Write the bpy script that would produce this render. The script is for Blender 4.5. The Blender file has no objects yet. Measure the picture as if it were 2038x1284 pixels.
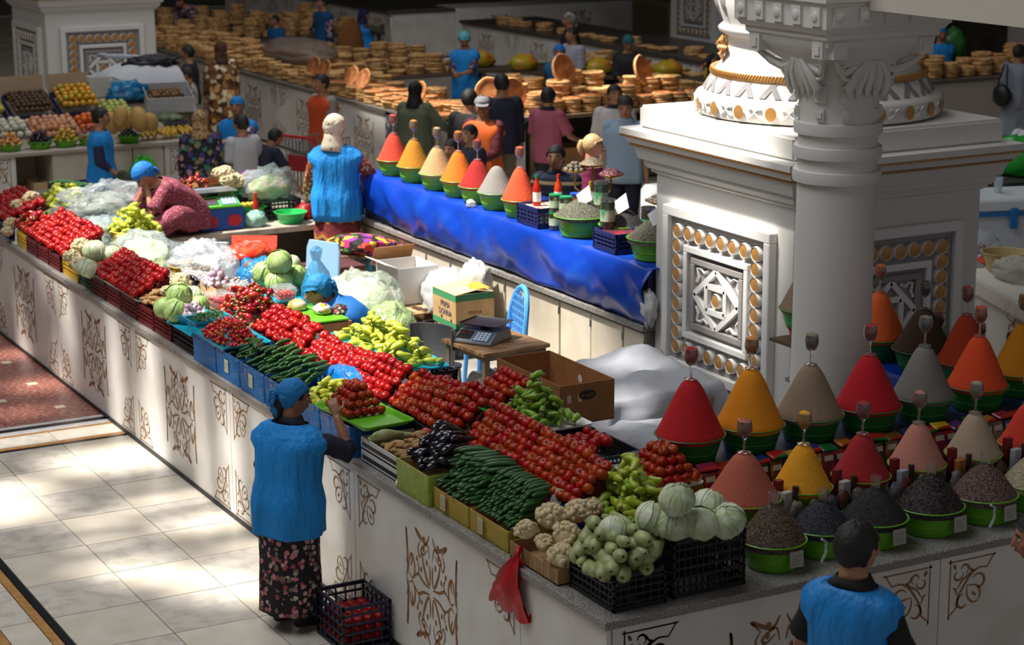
import bpy, bmesh, math, random
from math import sin, cos, pi, radians, sqrt, atan2
from mathutils import Vector, Matrix, Euler, noise
V = Vector
rnd = random.Random(11)
SC = bpy.context.scene
COL = SC.collection

# ------------------------------------------------------------------ camera, world, sun, exposure
CAM = V((-4.861, -8.031, 4.75))
YAW, PIT, ROL, FPX = radians(28.4), radians(13.476), radians(-0.274), 4083.0
FWD = V((sin(YAW)*cos(PIT), cos(YAW)*cos(PIT), -sin(PIT)))
RGT = V((cos(YAW), -sin(YAW), 0)); UPV = RGT.cross(FWD)
RG2 = RGT*cos(ROL)+UPV*sin(ROL); UP2 = -RGT*sin(ROL)+UPV*cos(ROL)
cam = bpy.data.cameras.new('camera'); camo = bpy.data.objects.new('camera', cam); COL.objects.link(camo)
m3 = Matrix((RG2, UP2, -FWD)).transposed()
camo.matrix_world = Matrix.Translation(CAM) @ m3.to_4x4()
cam.sensor_width = 36; cam.lens = 36*FPX/2038; cam.clip_end = 200; cam.clip_start = .1
cam.dof.use_dof = True; cam.dof.focus_distance = 12.6; cam.dof.aperture_fstop = 3.2
SC.camera = camo
def at(x, y, z):
    d = RG2*((x-1019)/FPX) - UP2*((y-642)/FPX) + FWD
    return CAM + d*((z-CAM.z)/d.z)
SC.view_settings.view_transform = 'Standard'; SC.view_settings.look = 'None'
SC.view_settings.gamma = 1; SC.view_settings.use_curve_mapping = False
SC.view_settings.exposure = 0.0
w = bpy.data.worlds.new('world'); SC.world = w; w.use_nodes = True
bg = w.node_tree.nodes['Background']; bg.inputs[0].default_value = (.9, .92, 1, 1); bg.inputs[1].default_value = .28
SUND = V((0.43, -0.14, -0.89)).normalized()
sl = bpy.data.lights.new('sun', 'SUN'); sl.energy = 9.6; sl.angle = radians(1.6); sl.color = (1, .95, .87)
so = bpy.data.objects.new('sun', sl); COL.objects.link(so)
so.rotation_euler = SUND.to_track_quat('-Z', 'Y').to_euler(); so.location = (-6, 8, 30)
al = bpy.data.lights.new('dome_skylight', 'AREA'); al.shape = 'RECTANGLE'; al.size = 9; al.size_y = 12; al.energy = 1050; al.color = (.95, .97, 1)
ao = bpy.data.objects.new('dome_skylight', al); COL.objects.link(ao); ao.location = (-5, 5, 12.9)
al2 = al.copy(); al2.size = 6; al2.size_y = 9; al2.energy = 700; ao2 = bpy.data.objects.new('aisle_fill', al2); COL.objects.link(ao2); ao2.location = (6.5, 18, 12.9)  # second area lamp is an added fill that brightens the bread stalls

# ------------------------------------------------------------------ tags and mesh building
def tag(o, label=None, cat=None, group=None, kind=None):
    if label: o['label'] = label
    if cat: o['category'] = cat
    if group: o['group'] = group
    if kind: o['kind'] = kind
    return o
def thing(name, label, cat, loc=(0, 0, 0), rz=0, group=None, kind=None):
    o = bpy.data.objects.new(name, None); COL.objects.link(o); o.empty_display_size = .05
    o.location = loc; o.rotation_euler = (0, 0, rz)
    return tag(o, label, cat, group, kind)
def dup(o, parent=None, loc=None, rot=None, scale=None):
    c = o.copy(); COL.objects.link(c)
    if parent is not None: c.parent = parent
    if loc is not None: c.location = loc
    if rot is not None: c.rotation_euler = rot
    if scale is not None: c.scale = scale if hasattr(scale, '__len__') else (scale,)*3
    for ch in o.children: dup(ch, c)
    return c
class G:
    def __init__(s): s.v = []; s.f = []; s.m = []; s.M = None
    def add(s, vs, fs, m=0):
        b = len(s.v)
        for p in vs:
            p = V(p); s.v.append(s.M @ p if s.M else p)
        for f in fs: s.f.append([i+b for i in f]); s.m.append(m)
        return s
    def box(s, x0, x1, y0, y1, z0, z1, m=0, tx=0, ty=0):
        vs = [(x0+tx, y0+ty, z0), (x1-tx, y0+ty, z0), (x1-tx, y1-ty, z0), (x0+tx, y1-ty, z0), (x0, y0, z1), (x1, y0, z1), (x1, y1, z1), (x0, y1, z1)]
        return s.add(vs, [(3, 2, 1, 0), (4, 5, 6, 7), (0, 1, 5, 4), (1, 2, 6, 5), (2, 3, 7, 6), (3, 0, 4, 7)], m)
    def cb(s, c, sz, m=0): return s.box(c[0]-sz[0]/2, c[0]+sz[0]/2, c[1]-sz[1]/2, c[1]+sz[1]/2, c[2]-sz[2]/2, c[2]+sz[2]/2, m)
    def lathe(s, prof, n=16, c=(0, 0, 0), m=0, sq=None, cap=(False, False)):
        vs = []; fs = []
        for r, z in prof:
            for i in range(n):
                a = 2*pi*i/n; k = sq(a, z) if sq else 1
                vs.append((c[0]+r*k*cos(a), c[1]+r*k*sin(a), c[2]+z))
        for j in range(len(prof)-1):
            for i in range(n):
                fs.append((j*n+i, j*n+(i+1) % n, (j+1)*n+(i+1) % n, (j+1)*n+i))
        if cap[0]: fs.append(tuple(range(n-1, -1, -1)))
        if cap[1]: fs.append(tuple((len(prof)-1)*n+i for i in range(n)))
        return s.add(vs, fs, m)
    def loft(s, rings, m=0, cap=True, closed=True):
        n = len(rings[0]); vs = [p for r in rings for p in r]; fs = []
        for j in range(len(rings)-1):
            for i in range(n if closed else n-1):
                fs.append((j*n+i, j*n+(i+1) % n, (j+1)*n+(i+1) % n, (j+1)*n+i))
        if cap: fs += [tuple(range(n-1, -1, -1)), tuple((len(rings)-1)*n+i for i in range(n))]
        return s.add(vs, fs, m)
    def tube(s, pts, rad, n=8, m=0, cap=True, flat=1):
        pts = [V(p) for p in pts]
        if not hasattr(rad, '__len__'): rad = [rad]*len(pts)
        rings = []; t0 = (pts[1]-pts[0]).normalized()
        up = V((0, 0, 1)) if abs(t0.z) < .9 else V((1, 0, 0))
        a = t0.cross(up).normalized()
        for i, p in enumerate(pts):
            t = (pts[min(i+1, len(pts)-1)]-pts[max(i-1, 0)])
            t = t.normalized() if t.length > 1e-9 else t0
            a = (a-t*a.dot(t)); a = a.normalized() if a.length > 1e-6 else t.orthogonal().normalized()
            b = t.cross(a)
            rings.append([p+(a*cos(2*pi*k/n)+b*sin(2*pi*k/n)*flat)*rad[i] for k in range(n)])
        return s.loft(rings, m, cap)
    def ball(s, c, r, n=12, k=8, m=0, fn=None):
        if not hasattr(r, '__len__'): r = (r, r, r)
        vs = [(c[0], c[1], c[2]-r[2])]; fs = []
        for j in range(1, k):
            t = pi*j/k
            for i in range(n):
                a = 2*pi*i/n
                vs.append((c[0]+r[0]*sin(t)*cos(a), c[1]+r[1]*sin(t)*sin(a), c[2]-r[2]*cos(t)))
        vs.append((c[0], c[1], c[2]+r[2])); e = len(vs)-1
        for i in range(n): fs.append((0, 1+(i+1) % n, 1+i)); fs.append((e, e-n+i, e-n+(i+1) % n))
        for j in range(k-2):
            for i in range(n): fs.append((1+j*n+i, 1+j*n+(i+1) % n, 1+(j+1)*n+(i+1) % n, 1+(j+1)*n+i))
        if fn: vs = [fn(V(p)) for p in vs]
        return s.add(vs, fs, m)
    def sheet(s, rows, m=0):
        n = len(rows[0]); vs = [p for r in rows for p in r]
        return s.add(vs, [(j*n+i, j*n+i+1, (j+1)*n+i+1, (j+1)*n+i) for j in range(len(rows)-1) for i in range(n-1)], m)
    def ribbon(s, pts, wid, m=0, n=V((0, 0, 1))):   # flat stroke of varying width in the plane with normal n
        pts = [V(p) for p in pts]; L = len(pts); a = []
        for i, p in enumerate(pts):
            t = (pts[min(i+1, L-1)]-pts[max(i-1, 0)]).normalized(); q = n.cross(t)
            ww = wid(i/(L-1)) if callable(wid) else wid
            a.append((p+q*ww/2, p-q*ww/2))
        vs = [x for pr in a for x in pr]
        return s.add(vs, [(2*i, 2*i+1, 2*i+3, 2*i+2) for i in range(L-1)], m)
    def mesh(s, name, mats, smooth=40, bevel=0, solid=0, seg=1):
        me = bpy.data.meshes.new(name); me.from_pydata([tuple(p) for p in s.v], [], s.f)
        if not isinstance(mats, (list, tuple)): mats = [mats]
        for mm in mats: me.materials.append(mm)
        if len(mats) > 1: me.polygons.foreach_set('material_index', s.m)
        if bevel or solid:
            bm = bmesh.new(); bm.from_mesh(me)
            if bevel: bmesh.ops.bevel(bm, geom=bm.edges[:], offset=bevel, segments=seg, affect='EDGES', clamp_overlap=True)
            if solid: bmesh.ops.solidify(bm, geom=bm.faces[:], thickness=solid)
            bm.to_mesh(me); bm.free()
        if smooth:
            me.polygons.foreach_set('use_smooth', [True]*len(me.polygons))
            if smooth < 180: me.set_sharp_from_angle(angle=radians(smooth))
        me.update()
        return me
    def obj(s, name, mats, parent=None, loc=None, rot=None, **kw):
        o = bpy.data.objects.new(name, s.mesh(name, mats, **kw)); COL.objects.link(o)
        if parent is not None: o.parent = parent
        if loc is not None: o.location = loc
        if rot is not None: o.rotation_euler = rot
        return o
def ob(name, me, parent=None, loc=None, rot=None, scale=None):
    o = bpy.data.objects.new(name, me); COL.objects.link(o)
    if parent is not None: o.parent = parent
    if loc is not None: o.location = loc
    if rot is not None: o.rotation_euler = rot
    if scale is not None: o.scale = scale if hasattr(scale, '__len__') else (scale,)*3
    return o

# ------------------------------------------------------------------ materials
def lin(h):
    h = h.lstrip('#'); c = [int(h[i:i+2], 16)/255 for i in (0, 2, 4)]
    return tuple(x/12.92 if x <= .04045 else ((x+.055)/1.055)**2.4 for x in c)+(1,)
MC = {}
def M(col, rough=.55, metal=0, var=0, n2=None, ns=8, nd=4, nt=(.4, .6), bump=0, bs=60, trans=0, alpha=1, coat=0, sss=0, hue=0, ani=None, spec=None):
    key = (col, rough, metal, var, n2, ns, nd, nt, bump, bs, trans, alpha, coat, sss, hue, ani, spec)
    if key in MC: return MC[key]
    mt = bpy.data.materials.new('m_'+col.lstrip('#')); mt.use_nodes = True
    nt_ = mt.node_tree; N = nt_.nodes; L = nt_.links; P = N['Principled BSDF']
    P.inputs['Roughness'].default_value = rough; P.inputs['Metallic'].default_value = metal
    if spec is not None: P.inputs['Specular IOR Level'].default_value = spec
    P.inputs['Base Color'].default_value = lin(col)
    if trans: P.inputs['Transmission Weight'].default_value = trans
    if alpha < 1: P.inputs['Alpha'].default_value = alpha
    if coat: P.inputs['Coat Weight'].default_value = coat
    if sss: P.inputs['Subsurface Weight'].default_value = sss; P.inputs['Subsurface Radius'].default_value = (.02, .012, .006)
    tc = None
    if n2 or bump:
        tc = N.new('ShaderNodeTexCoord')
        vec = tc.outputs['Object']
        if ani:
            mp = N.new('ShaderNodeMapping'); L.new(vec, mp.inputs[0]); mp.inputs['Scale'].default_value = ani; vec = mp.outputs[0]
    cur = None
    if n2:
        t = N.new('ShaderNodeTexNoise'); t.inputs['Scale'].default_value = ns; t.inputs['Detail'].default_value = nd
        L.new(vec, t.inputs['Vector'])
        r = N.new('ShaderNodeValToRGB'); L.new(t.outputs['Fac'], r.inputs[0])
        r.color_ramp.elements[0].position = nt[0]; r.color_ramp.elements[1].position = nt[1]
        r.color_ramp.elements[0].color = lin(col); r.color_ramp.elements[1].color = lin(n2)
        cur = r.outputs[0]
    if var or hue:
        oi = N.new('ShaderNodeObjectInfo'); hs = N.new('ShaderNodeHueSaturation')
        mr = N.new('ShaderNodeMapRange'); L.new(oi.outputs['Random'], mr.inputs[0])
        mr.inputs[3].default_value = 1-var; mr.inputs[4].default_value = 1+var; L.new(mr.outputs[0], hs.inputs['Value'])
        if hue:
            m2 = N.new('ShaderNodeMapRange'); ma = N.new('ShaderNodeMath'); ma.operation = 'FRACT'; mb = N.new('ShaderNodeMath'); mb.operation = 'MULTIPLY'
            mb.inputs[1].default_value = 7.31; L.new(oi.outputs['Random'], mb.inputs[0]); L.new(mb.outputs[0], ma.inputs[0]); L.new(ma.outputs[0], m2.inputs[0])
            m2.inputs[3].default_value = .5-hue; m2.inputs[4].default_value = .5+hue; L.new(m2.outputs[0], hs.inputs['Hue'])
        if cur: L.new(cur, hs.inputs['Color'])
        else: hs.inputs['Color'].default_value = lin(col)
        cur = hs.outputs[0]
    if cur: L.new(cur, P.inputs['Base Color'])
    if bump:
        t = N.new('ShaderNodeTexNoise'); t.inputs['Scale'].default_value = bs; t.inputs['Detail'].default_value = 3
        L.new(vec, t.inputs['Vector'])
        b = N.new('ShaderNodeBump'); b.inputs['Strength'].default_value = bump; b.inputs['Distance'].default_value = .05 if ani and bump == 1 else .01
        L.new(t.outputs['Fac'], b.inputs['Height']); L.new(b.outputs[0], P.inputs['Normal'])
    MC[key] = mt
    return mt
def PR(base, cols, scale=40, cover=.5, rough=.8, feat='F1'):   # printed cloth: blobs of several colours on a ground colour
    key = ('PR', base, tuple(cols), scale, cover)
    if key in MC: return MC[key]
    mt = bpy.data.materials.new('m_print'); mt.use_nodes = True; nt_ = mt.node_tree; N = nt_.nodes; L = nt_.links; P = N['Principled BSDF']
    P.inputs['Roughness'].default_value = rough
    tc = N.new('ShaderNodeTexCoord'); vo = N.new('ShaderNodeTexVoronoi'); vo.inputs['Scale'].default_value = scale
    nz = N.new('ShaderNodeTexNoise'); nz.inputs['Scale'].default_value = scale*1.4
    vm = N.new('ShaderNodeVectorMath'); vm.operation = 'MULTIPLY_ADD'; L.new(nz.outputs['Color'], vm.inputs[0]); vm.inputs[1].default_value = (.8/scale,)*3
    L.new(tc.outputs['Object'], vm.inputs[2]); L.new(vm.outputs[0], vo.inputs['Vector'])
    sep = N.new('ShaderNodeSeparateColor'); L.new(vo.outputs['Color'], sep.inputs[0])
    r = N.new('ShaderNodeValToRGB'); r.color_ramp.interpolation = 'CONSTANT'; L.new(sep.outputs[0], r.inputs[0])
    for i, c in enumerate(cols):
        e = r.color_ramp.elements[i] if i < 2 else r.color_ramp.elements.new(i/len(cols))
        e.position = i/len(cols); e.color = lin(c)
    lt = N.new('ShaderNodeMath'); lt.operation = 'LESS_THAN'; lt.inputs[1].default_value = cover; L.new(vo.outputs['Distance'], lt.inputs[0])
    mx = N.new('ShaderNodeMix'); mx.data_type = 'RGBA'; L.new(lt.outputs[0], mx.inputs[0]); mx.inputs[6].default_value = lin(base); L.new(r.outputs[0], mx.inputs[7])
    L.new(mx.outputs[2], P.inputs['Base Color']); MC[key] = mt
    return mt
def STR(cols, axis, freq, rough=.8, wob=0):   # cloth with bands
    key = ('ST', tuple(cols), axis, freq)
    if key in MC: return MC[key]
    mt = bpy.data.materials.new('m_bands'); mt.use_nodes = True; nt_ = mt.node_tree; N = nt_.nodes; L = nt_.links; P = N['Principled BSDF']
    P.inputs['Roughness'].default_value = rough
    tc = N.new('ShaderNodeTexCoord'); sp = N.new('ShaderNodeSeparateXYZ'); L.new(tc.outputs['Object'], sp.inputs[0])
    mu = N.new('ShaderNodeMath'); mu.operation = 'MULTIPLY'; mu.inputs[1].default_value = freq; L.new(sp.outputs[axis], mu.inputs[0]); src = mu.outputs[0]
    if wob:
        wv = N.new('ShaderNodeMath'); wv.operation = 'PINGPONG'; wv.inputs[1].default_value = .06; L.new(sp.outputs[0], wv.inputs[0])
        ad = N.new('ShaderNodeMath'); ad.operation = 'MULTIPLY_ADD'; ad.inputs[1].default_value = wob; L.new(wv.outputs[0], ad.inputs[0]); L.new(src, ad.inputs[2]); src = ad.outputs[0]
    fr = N.new('ShaderNodeMath'); fr.operation = 'FRACT'; L.new(src, fr.inputs[0])
    r = N.new('ShaderNodeValToRGB'); r.color_ramp.interpolation = 'CONSTANT'; L.new(fr.outputs[0], r.inputs[0])
    for i, c in enumerate(cols):
        e = r.color_ramp.elements[i] if i < 2 else r.color_ramp.elements.new(i/len(cols))
        e.position = i/len(cols); e.color = lin(c)
    L.new(r.outputs[0], P.inputs['Base Color']); MC[key] = mt
    return mt
def film(col, dens=.35, rough=.15):   # thin crumpled plastic: part glossy, part see-through
    key = ('FILM', col, dens)
    if key in MC: return MC[key]
    mt = bpy.data.materials.new('m_film'); mt.use_nodes = True; nt_ = mt.node_tree; N = nt_.nodes; L = nt_.links
    P = N['Principled BSDF']; P.inputs['Base Color'].default_value = lin(col); P.inputs['Roughness'].default_value = rough
    tr = N.new('ShaderNodeBsdfTransparent'); tr.inputs[0].default_value = (.93, .95, .95, 1)
    mx = N.new('ShaderNodeMixShader'); mx.inputs[0].default_value = dens
    L.new(tr.outputs[0], mx.inputs[1]); L.new(P.outputs[0], mx.inputs[2]); L.new(mx.outputs[0], N['Material Output'].inputs[0])
    tc = N.new('ShaderNodeTexCoord'); t = N.new('ShaderNodeTexNoise'); t.inputs['Scale'].default_value = 16; t.inputs['Detail'].default_value = 4; t.inputs['Distortion'].default_value = 1.2
    L.new(tc.outputs['Object'], t.inputs['Vector'])
    b = N.new('ShaderNodeBump'); b.inputs['Strength'].default_value = .9; b.inputs['Distance'].default_value = .03
    L.new(t.outputs['Fac'], b.inputs['Height']); L.new(b.outputs[0], P.inputs['Normal']); MC[key] = mt
    return mt
WHITE = M('#e4e2de', .5); PLASTER = M('#dcd9d4', .6, bump=.05, bs=20); GREYP = M('#96908e', .7); GOLD = M('#bd8a4c', .4, metal=.25)
COUNTER = M('#dedbd6', .45, n2='#d2cdc6', ns=2.5); BROWN = M('#8a6136', .6); CREAM = M('#cfc4b2', .45, n2='#c4b8a4', ns=3)
GRANITE = M('#5d5a58', .35, n2='#b0aaa4', ns=160, nt=(.45, .6)); CARD = M('#a8794c', .85, n2='#9c6e44', ns=12); CARDL = M('#c8a77a', .85)
LIME = M('#5fae1c', .35); GRN = M('#1f9a3a', .35); TURQ = M('#1596b4', .35); BLUEP = M('#1560a8', .4); NAVY = M('#17225c', .4); BLACKP = M('#17181b', .45)
MAROON = M('#5c1418', .45); REDP = M('#b81c2e', .35); YELP = M('#b89420', .45); STEEL = M('#b8bcc0', .25, metal=1); DARK = M('#16161a', .5); PAPER = M('#e8e6de', .8)
SKIN = M('#b07f60', .55, n2='#a06c50', ns=20, sss=.05); VEST = M('#0d88d8', .75, bump=1, bs=13, ani=(1, 1, .22)); ORANGEV = M('#d8521c', .75); GLASS = M('#ffffff', .02, trans=1)
# ================================================================== setting
g = G(); g.box(-16, 40, -10, 48, -.3, -.03); FLOOR = tag(g.obj('floor', M('#c3b9a8', .35, n2='#a99f8e', ns=1.2), smooth=0), 'polished cream marble floor of the market hall', kind='structure')
MARB = [M('#d9d0c2', .22, n2='#cdc2b0', ns=5, nt=(.35, .7), var=.04), M('#cfc8bd', .22, n2='#bdb6aa', ns=9, nt=(.45, .62), var=.04)]
BLK = M('#15181d', .2); ORM = M('#b98a50', .25, n2='#a8763e', ns=14); WHM = M('#e0dfdd', .2, n2='#cfcfd0', ns=10)
RED = M('#8f5145', .2, n2='#d3b8ac', ns=22, nd=8, nt=(.5, .75), ani=(1, 2.6, 1)); CRM = M('#d8ccb0', .25)
def slab(name, x0, x1, y0, y1, m, z=0.0, gap=.0035):
    g = G(); g.box(x0+gap, x1-gap, y0+gap, y1-gap, -.03, z)
    return g.obj(name, m, FLOOR, smooth=0)
ys = [-2.0+.61*i for i in range(17)]
ys = [7.5-.604*i for i in range(16)][::-1]
xs = [0, -.55, -1.1, -1.68]
for i in range(3):
    for j in range(len(ys)-1): slab('marble_tile', xs[i+1], xs[i], ys[j], ys[j+1], MARB[(i*3+j*5) % 2], rnd.uniform(-.0006, .0006))
slab('border_strip', -1.735, -1.68, -1.6, 7.5, BLK); slab('border_strip', -1.80, -1.735, -1.6, 7.5, ORM)
for j in range(len(ys)-1): slab('marble_tile', -2.02, -1.80, ys[j], ys[j+1], MARB[j % 2])
slab('border_strip', -2.085, -2.02, -1.6, 7.5, ORM)
for j in range(len(ys)-1): slab('marble_tile', -2.7, -2.085, ys[j], ys[j+1], MARB[j % 2])
for y0, y1, m in ((7.5, 7.55, BLK), (7.55, 7.62, ORM), (7.9, 7.945, ORM), (7.945, 8.05, WHM), (8.05, 8.13, BLK), (8.13, 8.2, WHM)): slab('border_strip', -3, 0, y0, y1, m)
for i in range(6): slab('marble_tile', -.55*(i+1), -.55*i, 7.62, 7.9, MARB[i % 2])
for i in range(5):
    for j in range(5): slab('red_marble_tile', -.8*(i+1), -.8*i, 8.2+.87*j, 8.2+.87*(j+1), RED, gap=.001)
for j in range(5):
    for x, dy in ((-.25, 0), (-.64, .43), (-1.03, 0), (-1.42, .43)):
        g = G(); g.cb((x, 8.59+.86*j+dy, .001), (.085, .085, .004)); g.obj('inlay_square', CRM, FLOOR, smooth=0)
# far walls and the dark ends of the hall
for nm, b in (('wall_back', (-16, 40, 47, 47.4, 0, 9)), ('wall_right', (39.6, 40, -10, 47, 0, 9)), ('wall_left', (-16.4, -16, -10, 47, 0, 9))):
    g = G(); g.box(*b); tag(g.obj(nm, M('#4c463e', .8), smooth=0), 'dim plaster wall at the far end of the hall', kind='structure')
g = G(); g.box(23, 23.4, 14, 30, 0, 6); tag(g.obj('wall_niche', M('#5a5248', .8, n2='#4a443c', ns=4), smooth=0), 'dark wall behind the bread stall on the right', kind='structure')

# unseen roof deck, its openings shaped to drop sun on chosen areas
LIT = []   # (x, y, z, half x, half y, turn) of the sunlit areas on the goods below
def lit(x, y, z, a, b, t=0): LIT.append((x, y, z, a, b, radians(t)))
RZ = 14.0
LITSPEC = [
 (1.6, 9.6, 1.2, 1.68, 2.3, 0), (.95, 6.4, 1.3, .9, 1.5, 0), (.45, 4.3, 1.35, .34, 1.0, 0), (1.2, 5.1, 1.1, .7, 1.0, 0), (2.6, 8.0, .8, 1.0, 2.0, 0), (2.9, 6.3, .7, .7, 1.0, 0), (3.7, 9.0, 1.6, .7, 2.0, 0), (3.75, 6.5, 1.4, .5, 1.2, 0),
 (2.95, 4.62, .85, .24, .2, 0), (2.55, 3.75, .6, .2, .16, 0), (3.45, 4.3, 2.68, .5, .9, 0), (3.9, 4.6, 3.2, .5, .7, 0), (3.5, 4.05, 1.6, .3, .42, 0),
 (5.6, 10.3, 1.4, .8, 1.0, 0), (4.8, 12.5, 1.3, .7, 1.0, 0), (6.6, 13.3, 1.3, .6, .8, 0),
 (2.4, 12.2, 1.1, 1.6, .5, 0), (7.4, 17.5, 1.2, .5, 1.6, 0), (8.6, 16.4, 1.2, .8, .5, 0), (10.3, 16.6, 1.4, .7, .5, 0),
 # floor patches
 (-.35, 6.95, 0, .55, .33, 0), (-1.45, 6.5, 0, .5, .28, 0), (-1.4, 6.05, 0, .42, .2, 0), (-.1, 5.75, 0, .55, .12, 0), (-.9, 5.5, 0, .35, .07, 0), (-1.0, 5.15, 0, .34, .08, 0), (-.15, 5.15, 0, .5, .13, 0),
 (-.95, 4.62, 0, .3, .12, 10), (-.72, 4.25, 0, .5, .14, -20), (-.5, 3.75, 0, .45, .2, -25), (-.1, 4.45, 0, .32, .13, 0), (-.1, 3.95, 0, .25, .14, 0), (-.6, 7.78, 0, .9, .1, 0),
 (-.6, 8.6, 0, .3, .15, 0), (-.2, 9.4, 0, .25, .2, 0), (-.1, 10.6, 0, .2, .2, 0),
 # streaks down the counter front
 (0, 9.05, .6, .22, .14, 0), (0, 7.75, .6, .3, .1, 0), (0, 6.85, .6, .35, .22, 0), (0, 5.1, .6, .3, .1, 0), (0, 4.5, .6, .2, .07, 0), (0, 3.35, .5, .2, .09, 0),
]
for q in LITSPEC: lit(*q)
cell = .16; x0, x1, y0, y1 = -22, 14, -8, 34; nx = int((x1-x0)/cell); ny = int((y1-y0)/cell)
holes = []
for (x, y, z, a, b, t) in LIT:
    k = (RZ-z)/-SUND.z
    holes.append((x-SUND.x*k, y-SUND.y*k, a, b, cos(t), sin(t)))
g = G()
for j in range(ny):
    cy = y0+(j+.5)*cell; run = None
    for i in range(nx+1):
        cx = x0+(i+.5)*cell; op = i == nx
        if not op:
            for (hx, hy, a, b, c, s_) in holes:
                dx = cx-hx; dy = cy-hy
                if abs(dx) < 3 and abs(dy) < 3:
                    u = (dx*c+dy*s_)/a; v = (-dx*s_+dy*c)/b
                    if u*u+v*v < 1: op = True; break
        if not op and run is None: run = i
        if op and run is not None: g.box(x0+run*cell, x0+i*cell, y0+j*cell, y0+(j+1)*cell, RZ, RZ+.06); run = None
tag(g.obj('ceiling_sun_mask', M('#bdb8ae', .8), smooth=0), 'unseen roof deck with openings shaped to cast the sun patches', kind='structure')
g = G(); g.box(-40, 60, 34, 60, RZ, RZ+.1); g.box(14, 60, -20, 34, RZ, RZ+.1); g.box(-40, -22, -20, 34, RZ, RZ+.1); g.box(-22, 14, -20, -8, RZ, RZ+.1)
tag(g.obj('ceiling_edge', M('#8a857c', .8), smooth=0), 'closed roof around the shaped sun openings', kind='structure')
# gallery overhead on the right, carried by the round column and its beam
g = G(); g.box(3.35, 16, -6, 2.3, 4.6, 4.8); tag(g.obj('ceiling_gallery', M('#a89f92', .8), smooth=0), 'underside of the upper gallery', kind='structure')
g = G(); g.box(2.75, 3.35, -6, 1.75, 3.72, 4.6); tag(g.obj('trim_beam', M('#cfc8bc', .7), smooth=0), 'cream gallery beam resting on the column capital', kind='structure')
g = G(); g.box(13.5, 30, 19.5, 46, 5.2, 5.4); tag(g.obj('ceiling_shade_slab', M('#6a645a', .8), smooth=0), 'added unseen slab that shades the back bread stalls', kind='structure')  # unseen slab added to block ambient light at the back of the hall
# ================================================================== carved plaster plinths and columns
def spiral(cx, cy, r0, r1, a0, a1, n=12): return [(cx+(r0+(r1-r0)*t/n)*cos(radians(a0+(a1-a0)*t/n)), cy+(r0+(r1-r0)*t/n)*sin(radians(a0+(a1-a0)*t/n))) for t in range(n+1)]
def smoothpts(pts, k=5):
    out = []; P_ = [V((p[0], p[1])) for p in pts]; n = len(P_)
    for i in range(n-1):
        a = P_[max(i-1, 0)]; b = P_[i]; c = P_[i+1]; d = P_[min(i+2, n-1)]
        for j in range(k):
            t = j/k; out.append(.5*((2*b)+(c-a)*t+(2*a-5*b+4*c-d)*t*t+(3*b-a-3*c+d)*t**3))
    out.append(P_[-1]); return out
def strokes_mesh(name, strokes, dots, mat):   # strokes in a u,v plane -> flat relief in local x,z facing -y
    g = G()
    for pts, wd in strokes:
        q = smoothpts(pts)
        if isinstance(wd, tuple): a, b = wd; f = lambda t, a=a, b=b: a+(b-a)*sin(pi*t)
        else: f = wd
        g.ribbon([(p[0], -.0015, p[1]) for p in q], f, n=V((0, 1, 0)))
    for (x, y, rx, ry, t) in dots:
        n = 10; vs = []
        for i in range(n):
            a = 2*pi*i/n; u = rx*cos(a); v_ = ry*sin(a); vs.append((x+u*cos(t)-v_*sin(t), -.0018, y+u*sin(t)+v_*cos(t)))
        g.add(vs, [tuple(range(n))])
    return g.mesh(name, mat, smooth=0)
def line(*p): # straight polyline: doubled points keep the corners
    return [q for a, b in zip(p[:-1], p[1:]) for q in (a, ((a[0]*.97+b[0]*.03), (a[1]*.97+b[1]*.03)), ((a[0]*.03+b[0]*.97), (a[1]*.03+b[1]*.97)))]+[p[-1]]
cs = [(line((0, -.31), (0, 0), (.30, 0), (.255, -.065)), .008), ([(.255, -.065), (.2, -.06), (.15, -.085), (.11, -.13), (.065, -.2), (.05, -.25), (.055, -.262)], (.006, .014)), (line((.055, -.262), (0, -.31)), .008),
 ([(.055, -.16), (.085, -.115), (.135, -.085), (.16, -.06)], (.004, .012)), (spiral(.055, -.08, .035, .02, 20, -250), (.003, .014)), (spiral(.095, -.05, .032, .018, -60, 190), (.003, .013)),
 (spiral(.2, -.14, .05, .03, 150, -120), (.003, .016)), (spiral(.095, -.24, .045, .028, 80, 330), (.003, .016)), ([(.12, -.15), (.19, -.16), (.215, -.21), (.2, -.25)], (.003, .012)), ([(.12, -.15), (.125, -.21), (.16, -.25), (.2, -.25)], (.003, .012)), ([(.02, -.15), (.04, -.16), (.055, -.2)], (.002, .012)), ([(.125, -.03), (.14, -.06), (.17, -.07)], (.002, .012))]
cd = [(.03, -.03, .01, .018, .5), (.17, -.205, .008, .02, .8)]
ORN_TL = strokes_mesh('scroll_ornament', cs, cd, BROWN)
ORN_TR = strokes_mesh('scroll_ornament', [([(-x, y) for x, y in p], w_) for p, w_ in cs], [(-x, y, a, b, -t) for x, y, a, b, t in cd], BROWN)
ORN_BL = strokes_mesh('scroll_ornament', [([(x, -y) for x, y in p], w_) for p, w_ in cs], [(x, -y, a, b, -t) for x, y, a, b, t in cd], BROWN)
ORN_BR = strokes_mesh('scroll_ornament', [([(-x, -y) for x, y in p], w_) for p, w_ in cs], [(-x, -y, a, b, t) for x, y, a, b, t in cd], BROWN)
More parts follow.
